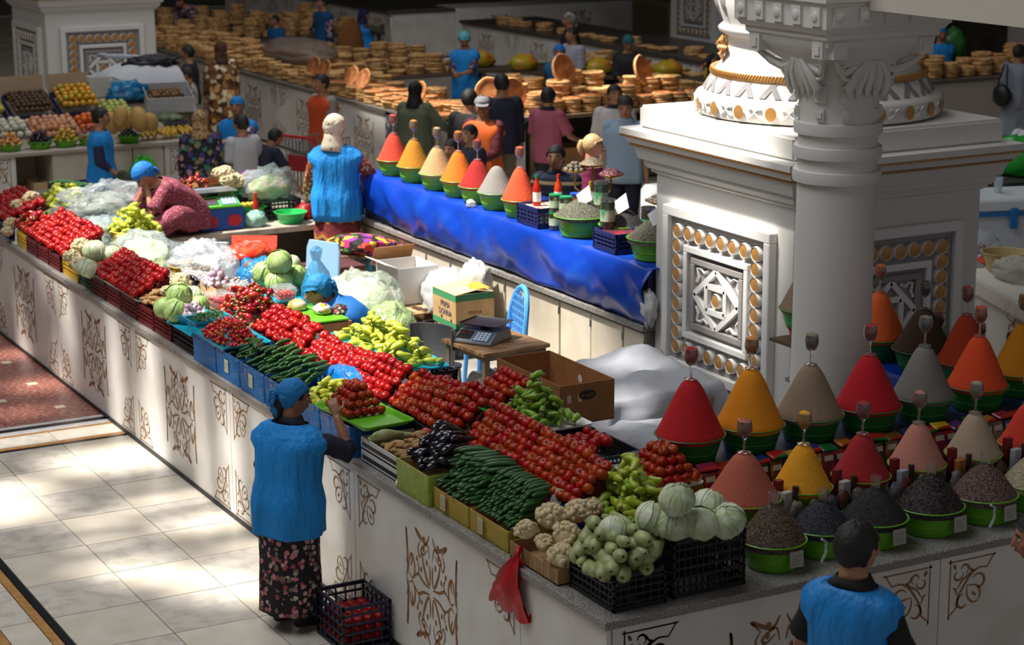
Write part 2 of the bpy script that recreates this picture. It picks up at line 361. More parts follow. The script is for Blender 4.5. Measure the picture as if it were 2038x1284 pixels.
q_s = [([(.02, .04), (.05, .05), (.1, .14), (.115, .2)], (.004, .016)), ([(.02, .04), (.015, .1), (.02, .16)], (.004, .012)), ([(.02, .2), (.04, .27), (.085, .26), (.13, .22), (.1, .2), (.05, .24)], (.004, .012)), ([(.02, .34), (.06, .28), (.12, .29), (.2, .33), (.14, .27)], (.004, .018)), ([(.14, .27), (.17, .22), (.15, .17), (.12, .21)], (.003, .01)),
 ([(.02, .02), (.1, .03), (.17, .06), (.22, .03)], (.004, .014)), ([(.31, .02), (.29, .1), (.26, .16), (.225, .12), (.22, .05), (.25, .01), (.29, .03)], (.004, .012)), ([(.26, .16), (.25, .12), (.27, .08)], (.003, .01)), ([(.325, .0), (.31, .1), (.315, .18), (.325, .3), (.31, .2)], (.004, .016)), ([(.17, .06), (.16, .1), (.18, .13)], (.003, .01))]
q_s = [(p, (a*1.5, b*1.35)) for p, (a, b) in q_s]
q_d = [(.055, .165, .012, .019, 0), (.095, .235, .011, .018, .3), (.13, .1, .011, .018, .2), (.185, .15, .011, .018, -.3), (.318, .1, .01, .022, 0), (.09, .3, .016, .014, 0)]
def quad(sx, sy): return [([(sx*x, sy*y) for x, y in p], w_) for p, w_ in q_s], [(sx*x, sy*y, a, b, t*sx*sy) for x, y, a, b, t in q_d]
S4 = []; D4 = []
for a, b in ((1, 1), (-1, 1), (1, -1), (-1, -1)):
    p_, d_ = quad(a, b); S4 += p_; D4 += d_
ORN_C = strokes_mesh('scroll_medallion', S4, D4, BROWN)
FS = [(0, 0, 0)]
def panels(parent, org, rz, edges, zt=.955, orn=True, mat=None, cuts=()):  # front panels between the edges (along local x), ornaments as sub-parts
    rot = Matrix.Rotation(rz, 3, 'Z')
    for i in range(len(edges)-1):
        a, b = edges[i], edges[i+1]; g = G(); g.box(a+.003, b-.003, 0, .025, .02, zt)
        p = g.obj('front_panel', mat or COUNTER, parent, smooth=0, loc=org, rot=(0, 0, rz))
        if orn and b-a > 1.3:
            for me, x, z in ((ORN_TL, a+.07, .92), (ORN_TR, b-.07, .92), (ORN_BL, a+.07, .05), (ORN_BR, b-.07, .05), (ORN_C, (a+b)/2, .5)):
                ob(me.name, me, p, (x, 0, z))
def disc_mesh(r, h):
    g = G(); g.lathe([(r, 0), (r, -h*.6), (r*.9, -h), (r*.86, -h*.9)], 18); g.M = None
    g2 = G(); g2.lathe([(r*.86, -h*.9), (r*.4, -h*.98), (0.001, -h)], 18)
    R90 = Matrix.Rotation(radians(-90), 4, 'X')   # -z -> -y
    for q in (g, g2): q.v = [R90 @ p for p in q.v]
    for q in (g, g2): q.v = [V((p.x, -abs(p.y), p.z)) for p in q.v]
    return g.mesh('boss_rim', WHITE, smooth=50), g2.mesh('gold_boss', GOLD, smooth=60)
RIM, BOSS = disc_mesh(.058, .05)
def frame(parent, name, x0, x1, z0, z1, wd, y0, y1, mat):
    g = G()
    for a in ((x0, x1, z0, z0+wd), (x0, x1, z1-wd, z1), (x0, x0+wd, z0+wd, z1-wd), (x1-wd, x1, z0+wd, z1-wd)): g.box(a[0], a[1], y0, y1, a[2], a[3])
    return g.obj(name, mat, parent, smooth=0, bevel=.006)
def carved_panel(parent, org, rz, W_, x_off):   # local: x along the face, y<0 outward, frame .75..2.0
    p = G(); p.box(0, .01, 0, .01, .8, .81)
    x0 = x_off; x1 = W_-x_off; z0, z1 = .75, 2.0
    r = frame(parent, 'panel_frame', x0, x1, z0, z1, .075, -.07, 0, WHITE); r.location = org; r.rotation_euler = (0, 0, rz)
    def F(o): o.parent = r; return o
    g = G(); g.box(x0+.075, x1-.075, -.012, 0, z0+.075, z1-.075); g.obj('grey_field', GREYP, r, smooth=0)
    frame(r, 'grey_moulding', x0+.075, x1-.075, z0+.075, z1-.075, .05, -.03, 0, GREYP)
    nx_, nz_ = 8, 9; a0, a1 = x0+.185, x1-.185; b0, b1 = z0+.18, z1-.18
    pos = [(a0+(a1-a0)*i/(nx_-1), z) for i in range(nx_) for z in (b0, b1)]+[(x, b0+(b1-b0)*i/(nz_-1)) for i in range(1, nz_-1) for x in (a0, a1)]
    for x, z in pos: ob('boss_rim', RIM, r, (x, -.012, z)); ob('gold_boss', BOSS, r, (x, -.012, z))
    frame(r, 'inner_frame', a0+.09, a1-.09, b0+.09, b1-.09, .05, -.06, 0, WHITE)
    frame(r, 'inner_frame', a0+.17, a1-.17, b0+.17, b1-.17, .05, -.045, 0, GREYP)
    c = ((a0+a1)/2, (b0+b1)/2); hx = (a1-a0)/2-.22; hz = (b1-b0)/2-.22; g = G()
    def bar(p_, q_, wd, h):
        p_ = V((p_[0], 0, p_[1])); q_ = V((q_[0], 0, q_[1])); t = (q_-p_).normalized(); n = V((t.z, 0, -t.x))*wd/2; d = V((0, -h, 0))
        g.loft([[p_+n, p_-n, p_-n+d, p_+n+d], [q_+n, q_-n, q_-n+d, q_+n+d]])
    D_ = [(c[0], c[1]+hz), (c[0]+hx, c[1]), (c[0], c[1]-hz), (c[0]-hx, c[1])]
    S_ = [(c[0]-hx*.42, c[1]-hz*.42), (c[0]+hx*.42, c[1]-hz*.42), (c[0]+hx*.42, c[1]+hz*.42), (c[0]-hx*.42, c[1]+hz*.42)]
    for q in (D_, S_):
        for i in range(4): bar(q[i], q[(i+1) % 4], .042, .045+.003*(q is S_))
    g.obj('star_relief', WHITE, r, smooth=0)
    ob('boss_rim', RIM, r, (c[0], -.0, c[1])); ob('gold_boss', BOSS, r, (c[0], -.0, c[1]))
    for sx in (-1, 1):
        for sz in (-1, 1):
            g = G(); pts = [(c[0]+sx*(hx*.98), -.018, c[1]+sz*hz*.42), (c[0]+sx*hx*.86, -.022, c[1]+sz*hz*.62), (c[0]+sx*hx*.92, -.022, c[1]+sz*hz*.88), (c[0]+sx*hx*.74, -.022, c[1]+sz*hz*.9), (c[0]+sx*hx*.6, -.022, c[1]+sz*hz*.78), (c[0]+sx*hx*.42, -.018, c[1]+sz*hz*.9)]
            g.tube(pts, .014, 6); g.obj('corner_scroll', WHITE, r)
    return r
def rope(parent, pts, r, closed=False, name='rope_moulding'):
    g = G(); 
    for a, b in zip(pts[:-1], pts[1:]):
        a = V(a); b = V(b); n = max(1, int((b-a).length/.022)); t = (b-a).normalized()
        for i in range(n):
            p = a+(b-a)*(i+.5)/n; up = V((0, 0, 1)); d = (t*.55+up*.8).normalized()*r
            g.tube([p-d, p, p+d], [r*.3, r*.62, r*.3], 5)
    return g.obj(name, GOLD, parent)
def sq_ring(x0, x1, y0, y1, o, z): return [(x0-o, y0-o, z), (x1+o, y0-o, z), (x1+o, y1+o, z), (x0-o, y1+o, z)]
def plinth(x, y, label, wx=1.66, wy=1.79, full=True):
    t = thing('carved_plinth', label, 'plinth', (x, y, 0))
    g = G(); g.box(0, wx, 0, wy, 0, 2.3); g.obj('shaft', PLASTER, t, smooth=0, bevel=.012)
    carved_panel(t, (0, 0, 0), 0, wx, .2); carved_panel(t, (0, wy, 0), radians(-90), wy, .2)
    prof = [(.0, 2.2), (.03, 2.215), (.03, 2.235), (.05, 2.24), (.07, 2.275), (.07, 2.3), (.10, 2.31), (.115, 2.36), (.13, 2.40), (.13, 2.42), (.165, 2.435), (.185, 2.47), (.195, 2.49), (.21, 2.5), (.21, 2.545), (.20, 2.55)]
    g = G(); g.loft([sq_ring(0, wx, 0, wy, o, z) for o, z in prof], cap=False); g.add(sq_ring(0, wx, 0, wy, .2, 2.55), [(0, 1, 2, 3)]); g.obj('cornice', PLASTER, t, smooth=25)
    for o, z in ((.205, 2.49), (.15, 2.42)):
        q = sq_ring(0, wx, 0, wy, o, z); rope(t, [q[3], q[0], q[1]], .013)
    g = G(); g.box(-.1, wx+.1, -.1, wy+.1, 2.545, 2.72); g.obj('top_slab', PLASTER, t, smooth=60, bevel=.02, seg=2)
    if not full: return t
    cx, cy = wx/2, wy/2+.0
    prof = [(.84, 2.72), (.89, 2.735), (.90, 2.76), (.905, 2.85), (.89, 2.875), (.86, 2.885), (.84, 2.9), (.80, 2.98), (.775, 3.02), (.75, 3.05), (.72, 3.09), (.69, 3.15), (.685, 3.25), (.70, 3.30), (.735, 3.32), (.74, 3.345), (.72, 3.365), (.70, 3.38), (.715, 3.42), (.75, 3.52), (.75, 3.62), (.72, 3.74), (.64, 3.86), (.55, 3.95), (.52, 4.1), (.5, 4.7)]
    g = G(); g.lathe(prof, 64, (cx, cy, 0)); g.obj('column_base', PLASTER, t, smooth=50)
    for k in range(22):
        a = 2*pi*k/22; o = ob('gold_boss', BOSS, t, (cx+.885*cos(a), cy+.885*sin(a), 2.805), (0, 0, a+pi/2)); o.scale = (.85, .8, 1.0)
        g = G(); 
    g = G()
    for k in range(22):   # carved leaf waves between the bosses
        a = 2*pi*(k+.5)/22
        for s_ in (-1, 1):
            pts = [(cx+.907*cos(a+s_*.07*u), cy+.907*sin(a+s_*.07*u), 2.77+.06*v) for u, v in ((.9, 0), (.4, .25), (0, .7), (.4, 1.1), (.8, 1.0))]
            g.tube(pts, .009, 5)
    g.obj('leaf_band', PLASTER, t)
    g = G()
    for k in range(24):   # grey woven cross pattern
        a = 2*pi*k/24
        for s_ in (-1, 1):
            rows = []
            for u in (-1, 1):
                row = []
                for v in (0, 1):
                    aa = a+s_*(.075-.085*v)+u*.03; z = 2.905+.095*v; rr = .843-.055*v+.006
                    row.append((cx+rr*cos(aa), cy+rr*sin(aa), z))
                rows.append(row)
            g.sheet(rows)
    g.obj('cross_band', M('#8f8b8c', .7), t, smooth=0, solid=-.006)
    rope(t, [(cx+.785*cos(2*pi*i/48), cy+.785*sin(2*pi*i/48), 3.03) for i in range(49)], .03, name='gold_rope_ring')
    for k in range(6):
        a = radians(218+60*k); g = G()
        for s_, zz, ln in ((-1, .05, .09), (1, .0, .09), (0, -.05, .11), (0, .08, .1)):
            p0 = V((cx+.69*cos(a), cy+.69*sin(a), 3.21)); dv = V((-sin(a)*s_, cos(a)*s_, zz*10)).normalized()
            g.tube([p0, p0+dv*ln*.5+V((cos(a), sin(a), 0))*.045, p0+dv*ln+V((cos(a), sin(a), 0))*.02], [.02, .04, .008], 7, flat=.6)
        g.obj('gilded_leaf', GOLD, t)
        for s_ in (-.14, .14):
            g = G(); pts = [(cx+(.72+.035*min(1, q*3))*cos(a+s_+.03*sin(q*6)), cy+(.72+.035*min(1, q*3))*sin(a+s_+.03*sin(q*6)), 3.44+.3*q) for q in (0, .2, .4, .6, .8, 1)]
            g.tube(pts, [.012, .03, .034, .024, .03, .02], 6, flat=.6); g.obj('bulb_scroll', GREYP, t)
    return t
PL1 = plinth(3.5, 3.31, 'big white carved plinth with gold bosses and the round column base, behind the spice cones')
PL2 = plinth(3.44, 21.5, 'white carved plinth with gold bosses behind the fruit stall at far left', full=False)
PL3 = plinth(17.4, 24.7, 'dim carved plinth standing in the dark hall beyond the bread stalls', full=False)

# plain column with a carved capital in front of the plinth
t = thing('round_column', 'smooth cream column with a carved square capital in front of the plinth', 'column', (2.93, 2.12, 0))
g = G(); g.lathe([(.262, 0), (.258, .8), (.25, 1.6), (.243, 2.64)], 40); g.obj('shaft', PLASTER, t, smooth=60)
for z in (2.665, 2.815, 2.965):
    g = G(); g.lathe([(.243, z-.04), (.272, z-.035), (.276, z), (.272, z+.035), (.243, z+.04)], 40); g.obj('ring', PLASTER, t, smooth=50)
g = G(); g.lathe([(.243, 2.64), (.246, 3.0), (.246, 3.22)], 40)
n = 48; rings = []
for z, r, k in ((3.18, .246, 0), (3.26, .25, .08), (3.33, .275, .25), (3.39, .32, .5), (3.45, .37, .8), (3.50, .40, 1), (3.56, .405, 1)):
    ring = []
    for i in range(n):
        a = 2*pi*i/n; c_, s_ = cos(a), sin(a); m_ = max(abs(c_), abs(s_)); rr = r*((1-k)+k/m_)
        ring.append((rr*c_, rr*s_, z))
    rings.append(ring)
g.loft(rings, cap=False); g.obj('capital', PLASTER, t, smooth=40)
prof = [(.405, 3.53), (.42, 3.545), (.42, 3.575), (.44, 3.58), (.46, 3.61), (.47, 3.615), (.47, 3.76), (.5, 3.77), (.5, 3.9)]
g = G(); g.loft([[(-o, -o, z), (o, -o, z), (o, o, z), (-o, o, z)] for o, z in prof], cap=True); g.obj('abacus', PLASTER, t, smooth=20)
for f in range(4):   # carving on each side of the capital
    Rz = Matrix.Rotation(f*pi/2, 4, 'Z'); g = G(); g.M = Rz
    for s_ in (-1, 1):
        g.box(s_*.32-.05, s_*.32+.05, -.42, -.3, 3.43, 3.53); g.box(s_*.32-.028, s_*.32+.028, -.43, -.4, 3.452, 3.508)
        g.M = Rz @ Matrix.Rotation(radians(s_*27), 4, 'Z')
        for z, q in ((3.06, .034), (3.19, .05)): g.box(-q*.8, q*.8, -.268, -.2, z-q, z+q); g.box(-q*.45, q*.45, -.276, -.25, z-q*.55, z+q*.55)
        g.M = Rz
        g.tube([(s_*x, y, z) for x, y, z in ((.33, -.38, 3.42), (.26, -.33, 3.36), (.19, -.29, 3.33), (.1, -.29, 3.36), (.02, -.3, 3.4))], [.012, .02, .024, .02, .012], 6)
        g.tube([(s_*.16+.045*cos(a), -.285, 3.33+.045*sin(a)) for a in [2*pi*i/14 for i in range(15)]], .012, 6)
    for k in (-2, -1, 0, 1, 2):
        g.tube([(k*.02, -.33, 3.4), (k*.055, -.31, 3.32), (k*.07, -.275, 3.23), (k*.06, -.27, 3.17)], [.014, .03, .028, .008], 6)
    for k in range(5): 
        g.box(-.38+k*.19-.045, -.38+k*.19+.045, -.488, -.46, 3.63, 3.74); g.ball((-.38+k*.19, -.488, 3.685), (.035, .014, .035), 8, 6)
    g.obj('capital_carving', PLASTER, t, smooth=40)

# ================================================================== the island stall: counters, cupboards, bench
PERIOD = 2.13; E0 = .88
t = thing('market_counter', 'white L shaped market counter with brown scroll ornaments, heaped with tomatoes and spices', 'counter', (0, 0, 0))
edges = [-13.66+PERIOD*k for k in range(6)]+[-E0, 0]
panels(t, (0, 0, 0), radians(-90), edges)
g = G(); g.box(.03, 1.2, .03, 13.6, .0, .955); g.obj('carcass', COUNTER, t, smooth=0)
yy = [0, 1.9, 4.1, 6.2, 8.4, 10.6, 13.6]
for a, b in zip(yy[:-1], yy[1:]): g = G(); g.box(-.025, 1.25, a-(.025 if a == 0 else -.002), b, .962, 1.008); g.obj('granite_slab', GRANITE, t, smooth=0, bevel=.005)
g = G(); g.box(-.012, .03, 0, 13.6, 0, .03); g.obj('kick_strip', DARK, t, smooth=0)
tB = t
panels(tB, (0, 0, 0), 0, [.03, 2.08, 4.2, 6.3])
ob('scroll_ornament', ORN_TL, tB, (.1, 0, .92)); 
g = G(); g.box(1.2, 6.2, .03, 1.6, 0, .955); g.obj('carcass', COUNTER, tB, smooth=0)
for a, b in ((1.252, 2.4), (2.4, 4.3), (4.3, 6.3)): g = G(); g.box(a+.001, b, -.025, 1.62, .962, 1.008); g.obj('granite_slab', GRANITE, tB, smooth=0, bevel=.005)
g = G(); g.box(1.02, 6.2, .42, .80, 1.008, 1.14); g.obj('display_step', M('#1c2230', .6), tB, smooth=0)
g = G(); g.box(1.09, 6.2, .99, 1.55, 1.008, 1.29); g.obj('display_step', M('#182a52', .5), tB, smooth=0)
g = G(); g.box(1.25, 3.43, 1.63, 11.6, -.02, .35); tag(g.obj('floor_platform', M('#8d8780', .7, n2='#7a746c', ns=3), smooth=0), 'raised floor inside the island stall', kind='structure')

t = thing('cupboard_counter', 'cream cupboard counter under the blue tarpaulin', 'counter', (3.43, 5.12, 0))
g = G(); g.box(.03, .95, 0, 5.5, 0, .955); g.obj('carcass', CREAM, t, smooth=0)
for a, b in ((.02, .32), (.345, .83), (.84, 1.33), (1.36, 2.29), (2.32, 2.87), (2.885, 3.35), (3.375, 3.86), (3.875, 4.34), (4.365, 4.85), (4.865, 5.4)):
    g = G(); g.box(0, .028, a, b, .37, .93); d = g.obj('door', CREAM, t, smooth=0, bevel=.003)
    for z in (.45, .85): q = G(); q.tube([(-.005, a-.01, z-.03), (-.005, a-.01, z+.03)], .008, 6); q.obj('hinge', STEEL, d)
g = G(); g.box(-.04, .97, -.02, 5.45, .958, 1.008); g.obj('granite_slab', GRANITE, t, smooth=0, bevel=.006)
g = G(); g.box(.0, .1, -.02, -.0, .35, .95); g.obj('end_rail', M('#6d665c', .6), t, smooth=0)
g = G(); g.box(.03, .9, .02, 5.35, 1.008, 1.455); g.obj('display_box', M('#3a4a6a', .7), t, smooth=0)

# blue tarpaulin draped over the display box
g = G(); rows = []; NV = 110
for i in range(NV+1):
    y = 5.03+5.42*i/NV; row = []
    s1 = noise.noise(V((y*1.7, 0, 3))); s2 = noise.noise(V((y*5, 2, 0)))
    hem = 1.035+.03*s1+(.10 if y > 9.6 else 0)*min(1, (y-9.6)*1.3)
    if y < 5.3: hem -= .02
    for j in range(19):
        if j < 6: x = 4.32-.88*j/5; z = 1.462+.004*s2
        else:
            v = (j-5)/13; z = 1.462-(1.462-hem)*v
            fold = .085*sin(pi*v)*(noise.noise(V((y*2.2+v*1.3, v*.6, 0)))+.35)+.035*v*noise.noise(V((y*6-v*2.5, v, 7)))+.03*sin(pi*v)
            x = 3.44-.012-max(-.0, fold)-.02*v
        row.append((x, y, z))
    rows.append(row)
g.sheet(rows)
TARP = M('#0a39a4', .33, n2='#174cb2', ns=3.5, nd=6, nt=(.52, .78), bump=.35, bs=5)
tag(g.obj('blue_tarpaulin', TARP, smooth=180, solid=.004), 'shiny blue tarpaulin hanging over the cupboard counter front', 'tarpaulin')
# continuation of the tarp shelf between plinth and spice counter
t = thing('tarp_shelf', 'display shelf wrapped in blue tarpaulin behind the round column', 'shelf', (0, 0, 0))
g = G(); g.box(3.43, 4.3, 1.63, 3.22, 0, 1.0); g.obj('base', CREAM, t, smooth=0)
g = G(); g.box(3.40, 4.32, 1.62, 3.24, 1.002, 1.03); g.obj('granite_slab', GRANITE, t, smooth=0)
g = G(); g.box(3.47, 4.2, 1.64, 3.2, 1.032, 1.29); g.obj('tarp_cover', TARP, t, smooth=0, bevel=.02)
g = G(); g.box(3.3, 4.0, 2.85, 3.3, 1.295, 1.315); g.obj('plank', M('#5a4634', .7), t, smooth=0)

t = thing('serving_bench', 'stone topped bench closing the far end of the stall, with the green scale on it', 'bench', (0, 0, 0))
g = G(); g.box(1.26, 3.4, 10.6, 11.9, .89, .95); g.obj('bench_top', M('#b8ac9c', .5, n2='#9d9182', ns=6), t, smooth=0, bevel=.006)
for x in (1.4, 2.28, 3.1):
    for y in (10.7, 11.8): g = G(); g.box(x-.02, x+.02, y-.02, y+.02, .35, .89); g.obj('leg', M('#857b70', .5), t, smooth=0)
g = G(); g.box(2.35, 3.36, 10.9, 10.93, .35, .885); g.obj('back_board', M('#40362e', .8), t, smooth=0)

# ================================================================== other stalls
t = thing('fruit_counter', 'cream fruit stall counter with brown ornaments at far left', 'counter', (0, 16.4, 0))
panels(t, (0, 0, 0), 0, [-4.3, -2.2, -.15, 1.55], mat=COUNTER); 
for a, b in ((2.0, 3.0), (3.02, 3.4)): g = G(); g.box(a, b, 0, .03, .02, .95); g.obj('front_panel', CREAM, t, smooth=0)
g = G(); g.box(3.43, 3.95, -.0, .03, .02, .95); p = g.obj('front_panel', COUNTER, t, smooth=0); ob('scroll_ornament', ORN_TL, p, (3.5, 0, .9)); ob('scroll_ornament', ORN_BL, p, (3.5, 0, .06))
g = G(); g.box(-4.3, 1.55, .04, 2.4, 0, .95); g.box(2.0, 3.95, .04, 2.4, 0, .95); g.box(1.55, 2.0, .8, 2.4, 0, .95); g.obj('carcass', CREAM, t, smooth=0)
g = G(); g.box(-4.3, 4.0, -.04, 2.45, .952, 1.0); g.obj('counter_top', M('#a99f90', .5), t, smooth=0, bevel=.005)
g = G(); g.add([(-2, .45, 1.0), (3.9, .45, 1.0), (3.9, 1.9, 1.0), (-2, 1.9, 1.0), (-2, 1.9, 1.52), (3.9, 1.9, 1.52)], [(0, 1, 5, 4), (3, 4, 5, 2), (0, 4, 3), (1, 2, 5), (0, 3, 2, 1)]); g.obj('sloped_display', M('#8c7f70', .8), t, smooth=0)

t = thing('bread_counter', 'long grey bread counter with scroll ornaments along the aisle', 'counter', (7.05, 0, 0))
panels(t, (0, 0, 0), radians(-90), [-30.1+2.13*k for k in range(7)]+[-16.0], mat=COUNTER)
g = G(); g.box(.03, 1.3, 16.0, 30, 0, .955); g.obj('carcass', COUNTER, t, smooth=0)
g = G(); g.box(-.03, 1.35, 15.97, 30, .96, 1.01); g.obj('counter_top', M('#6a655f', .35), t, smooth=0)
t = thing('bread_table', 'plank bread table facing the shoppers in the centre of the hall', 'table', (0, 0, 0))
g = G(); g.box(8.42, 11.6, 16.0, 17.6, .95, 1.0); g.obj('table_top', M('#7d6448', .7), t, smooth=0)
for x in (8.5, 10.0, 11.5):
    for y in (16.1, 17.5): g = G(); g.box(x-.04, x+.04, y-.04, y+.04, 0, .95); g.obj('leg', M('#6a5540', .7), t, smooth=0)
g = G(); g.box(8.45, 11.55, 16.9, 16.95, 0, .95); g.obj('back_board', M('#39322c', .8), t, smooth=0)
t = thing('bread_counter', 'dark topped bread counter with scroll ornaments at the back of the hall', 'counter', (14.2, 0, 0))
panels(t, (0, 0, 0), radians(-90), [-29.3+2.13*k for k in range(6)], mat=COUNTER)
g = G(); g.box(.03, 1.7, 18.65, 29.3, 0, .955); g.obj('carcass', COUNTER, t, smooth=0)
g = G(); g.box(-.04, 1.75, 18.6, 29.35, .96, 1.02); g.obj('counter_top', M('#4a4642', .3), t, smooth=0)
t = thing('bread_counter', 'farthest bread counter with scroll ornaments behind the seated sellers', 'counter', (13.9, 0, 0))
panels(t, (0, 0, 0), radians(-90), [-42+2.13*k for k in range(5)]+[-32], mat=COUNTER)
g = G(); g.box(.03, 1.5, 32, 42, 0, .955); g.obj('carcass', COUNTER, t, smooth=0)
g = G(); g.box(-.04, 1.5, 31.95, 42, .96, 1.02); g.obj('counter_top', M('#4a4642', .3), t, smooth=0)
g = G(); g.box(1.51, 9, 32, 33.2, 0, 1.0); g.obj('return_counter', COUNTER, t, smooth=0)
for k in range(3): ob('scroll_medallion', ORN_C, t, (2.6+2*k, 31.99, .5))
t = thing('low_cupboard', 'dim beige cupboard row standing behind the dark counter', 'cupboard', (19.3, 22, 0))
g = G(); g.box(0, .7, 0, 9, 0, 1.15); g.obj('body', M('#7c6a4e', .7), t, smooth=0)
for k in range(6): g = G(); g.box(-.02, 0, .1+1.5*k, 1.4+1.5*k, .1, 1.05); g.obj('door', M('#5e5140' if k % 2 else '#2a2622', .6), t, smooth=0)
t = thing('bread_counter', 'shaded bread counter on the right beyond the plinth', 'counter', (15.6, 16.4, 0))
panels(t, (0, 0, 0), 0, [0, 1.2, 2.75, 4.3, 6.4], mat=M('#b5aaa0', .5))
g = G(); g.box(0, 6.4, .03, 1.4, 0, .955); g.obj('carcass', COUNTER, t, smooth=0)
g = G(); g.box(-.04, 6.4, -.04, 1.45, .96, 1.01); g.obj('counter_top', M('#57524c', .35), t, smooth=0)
# cream stall with lace on the right
P1 = at(1942, 551, 1.0); P2 = at(2038, 604, 1.0); dv = (P2-P1); ang = atan2(dv.y, dv.x)
t = thing('dairy_counter', 'cream counter with a lace edged cloth at the right edge', 'counter', (P1.x, P1.y, 0), ang)
g = G(); g.box(-.25, 2.6, 0, 1.9, 0, .96); p = g.obj('body', COUNTER, t, smooth=0); ob('scroll_ornament', ORN_TR, p, (1.0, -.002, .86)); ob('scroll_ornament', ORN_BL, p, (.5, -.002, .1))
g = G(); g.box(-.3, 2.6, -.03, 1.95, .96, 1.0); g.obj('counter_top', M('#d8d2c8', .5), t, smooth=0)
g = G(); rows = []
for i in range(91):
    x = -.3+2.9*i/90; sc_ = .02*abs(sin(i*pi/3))
    rows.append([(x, .3, 1.006), (x, 0, 1.006), (x, -.038, .99), (x, -.042-.004*sin(i), .93), (x, -.042, .885-sc_)])
g.sheet(rows); g.obj('lace_cloth', M('#e2ddd2', .9, bump=.6, bs=120), t)
# ================================================================== people
def ik(a, b, l1, l2, hint):
    d = b-a; L = d.length
    if L > (l1+l2)*.999: b = a+d*((l1+l2)*.999/L); d = b-a; L = d.length
    x = (l1*l1-l2*l2+L*L)/(2*L); h = sqrt(max(0, l1*l1-x*x)); n = d/L
    q = hint-n*hint.dot(n); q = q.normalized() if q.length > 1e-6 else n.orthogonal().normalized()
    return a+n*x+q*h, b
def seg_tube(g, pts, rad, n=12): 
    P_ = []; R_ = []
    for i in range(len(pts)-1):
        for k in range(4): t = k/4; P_.append(pts[i].lerp(pts[i+1], t)); R_.append(rad[i]*(1-t)+rad[i+1]*t)
    P_.append(pts[-1]); R_.append(rad[-1]); g.tube(P_, R_, n)
def hand(g, w_, d, side_n, palm_n, H, curl=.5, r=1.0):   # wrist, direction, thumb side, palm normal (fingers curl toward it)
    s = side_n.normalized(); p = palm_n.normalized(); d = d.normalized(); k = H
    rings = []
    for t, wd, th in ((-.01, .015, .011), (.015, .019, .011), (.035, .024, .010), (.052, .024, .0085), (.058, .02, .007)):
        c = w_+d*t*k; rings.append([c+s*wd*k*cos(a)+p*th*k*sin(a) for a in [2*pi*i/10 for i in range(10)]])
    g.loft(rings)
    for i, (o, ln) in enumerate(((.017, .040), (.006, .045), (-.006, .042), (-.017, .034))):
        b = w_+d*.052*k+s*o*k; dd = d.copy(); pts = [b-d*.012*k, b]; q = b
        for j in range(3):
            dd = (dd*cos(curl*.8)+p*sin(curl*.8)).normalized() if j else (dd*cos(curl*.5)+p*sin(curl*.5)).normalized()
            q = q+dd*ln*k*(.42, .33, .28)[j]; pts.append(q)
        g.tube(pts, [.0062*k*r]*2+[.0058*k*r, .0053*k*r, .0044*k*r], 7)
    b = w_+d*.016*k+s*.017*k; t1 = (d*.6+s*.8+p*.2).normalized(); t2 = (d*.9+s*.25+p*.4).normalized()
    g.tube([b-s*.006*k, b+t1*.022*k, b+t1*.022*k+t2*.02*k, b+t1*.022*k+t2*.036*k], [.0085*k, .0075*k, .0066*k, .005*k], 7)
TORSO = [(.455, .06, .06), (.48, .088, .072), (.52, .099, .078), (.56, .094, .072), (.60, .084, .063), (.64, .085, .064), (.68, .092, .068), (.72, .101, .072), (.755, .107, .070), (.785, .108, .062), (.805, .100, .053), (.82, .078, .045), (.832, .05, .038), (.85, .036, .035), (.88, .033, .034), (.90, .033, .034)]
def tors(z):
    for a, b in zip(TORSO[:-1], TORSO[1:]):
        if z <= b[0]:
            t = max(0, (z-a[0])/(b[0]-a[0])); return a[1]+(b[1]-a[1])*t, a[2]+(b[2]-a[2])*t
    return TORSO[-1][1:]
PEOPLE = []
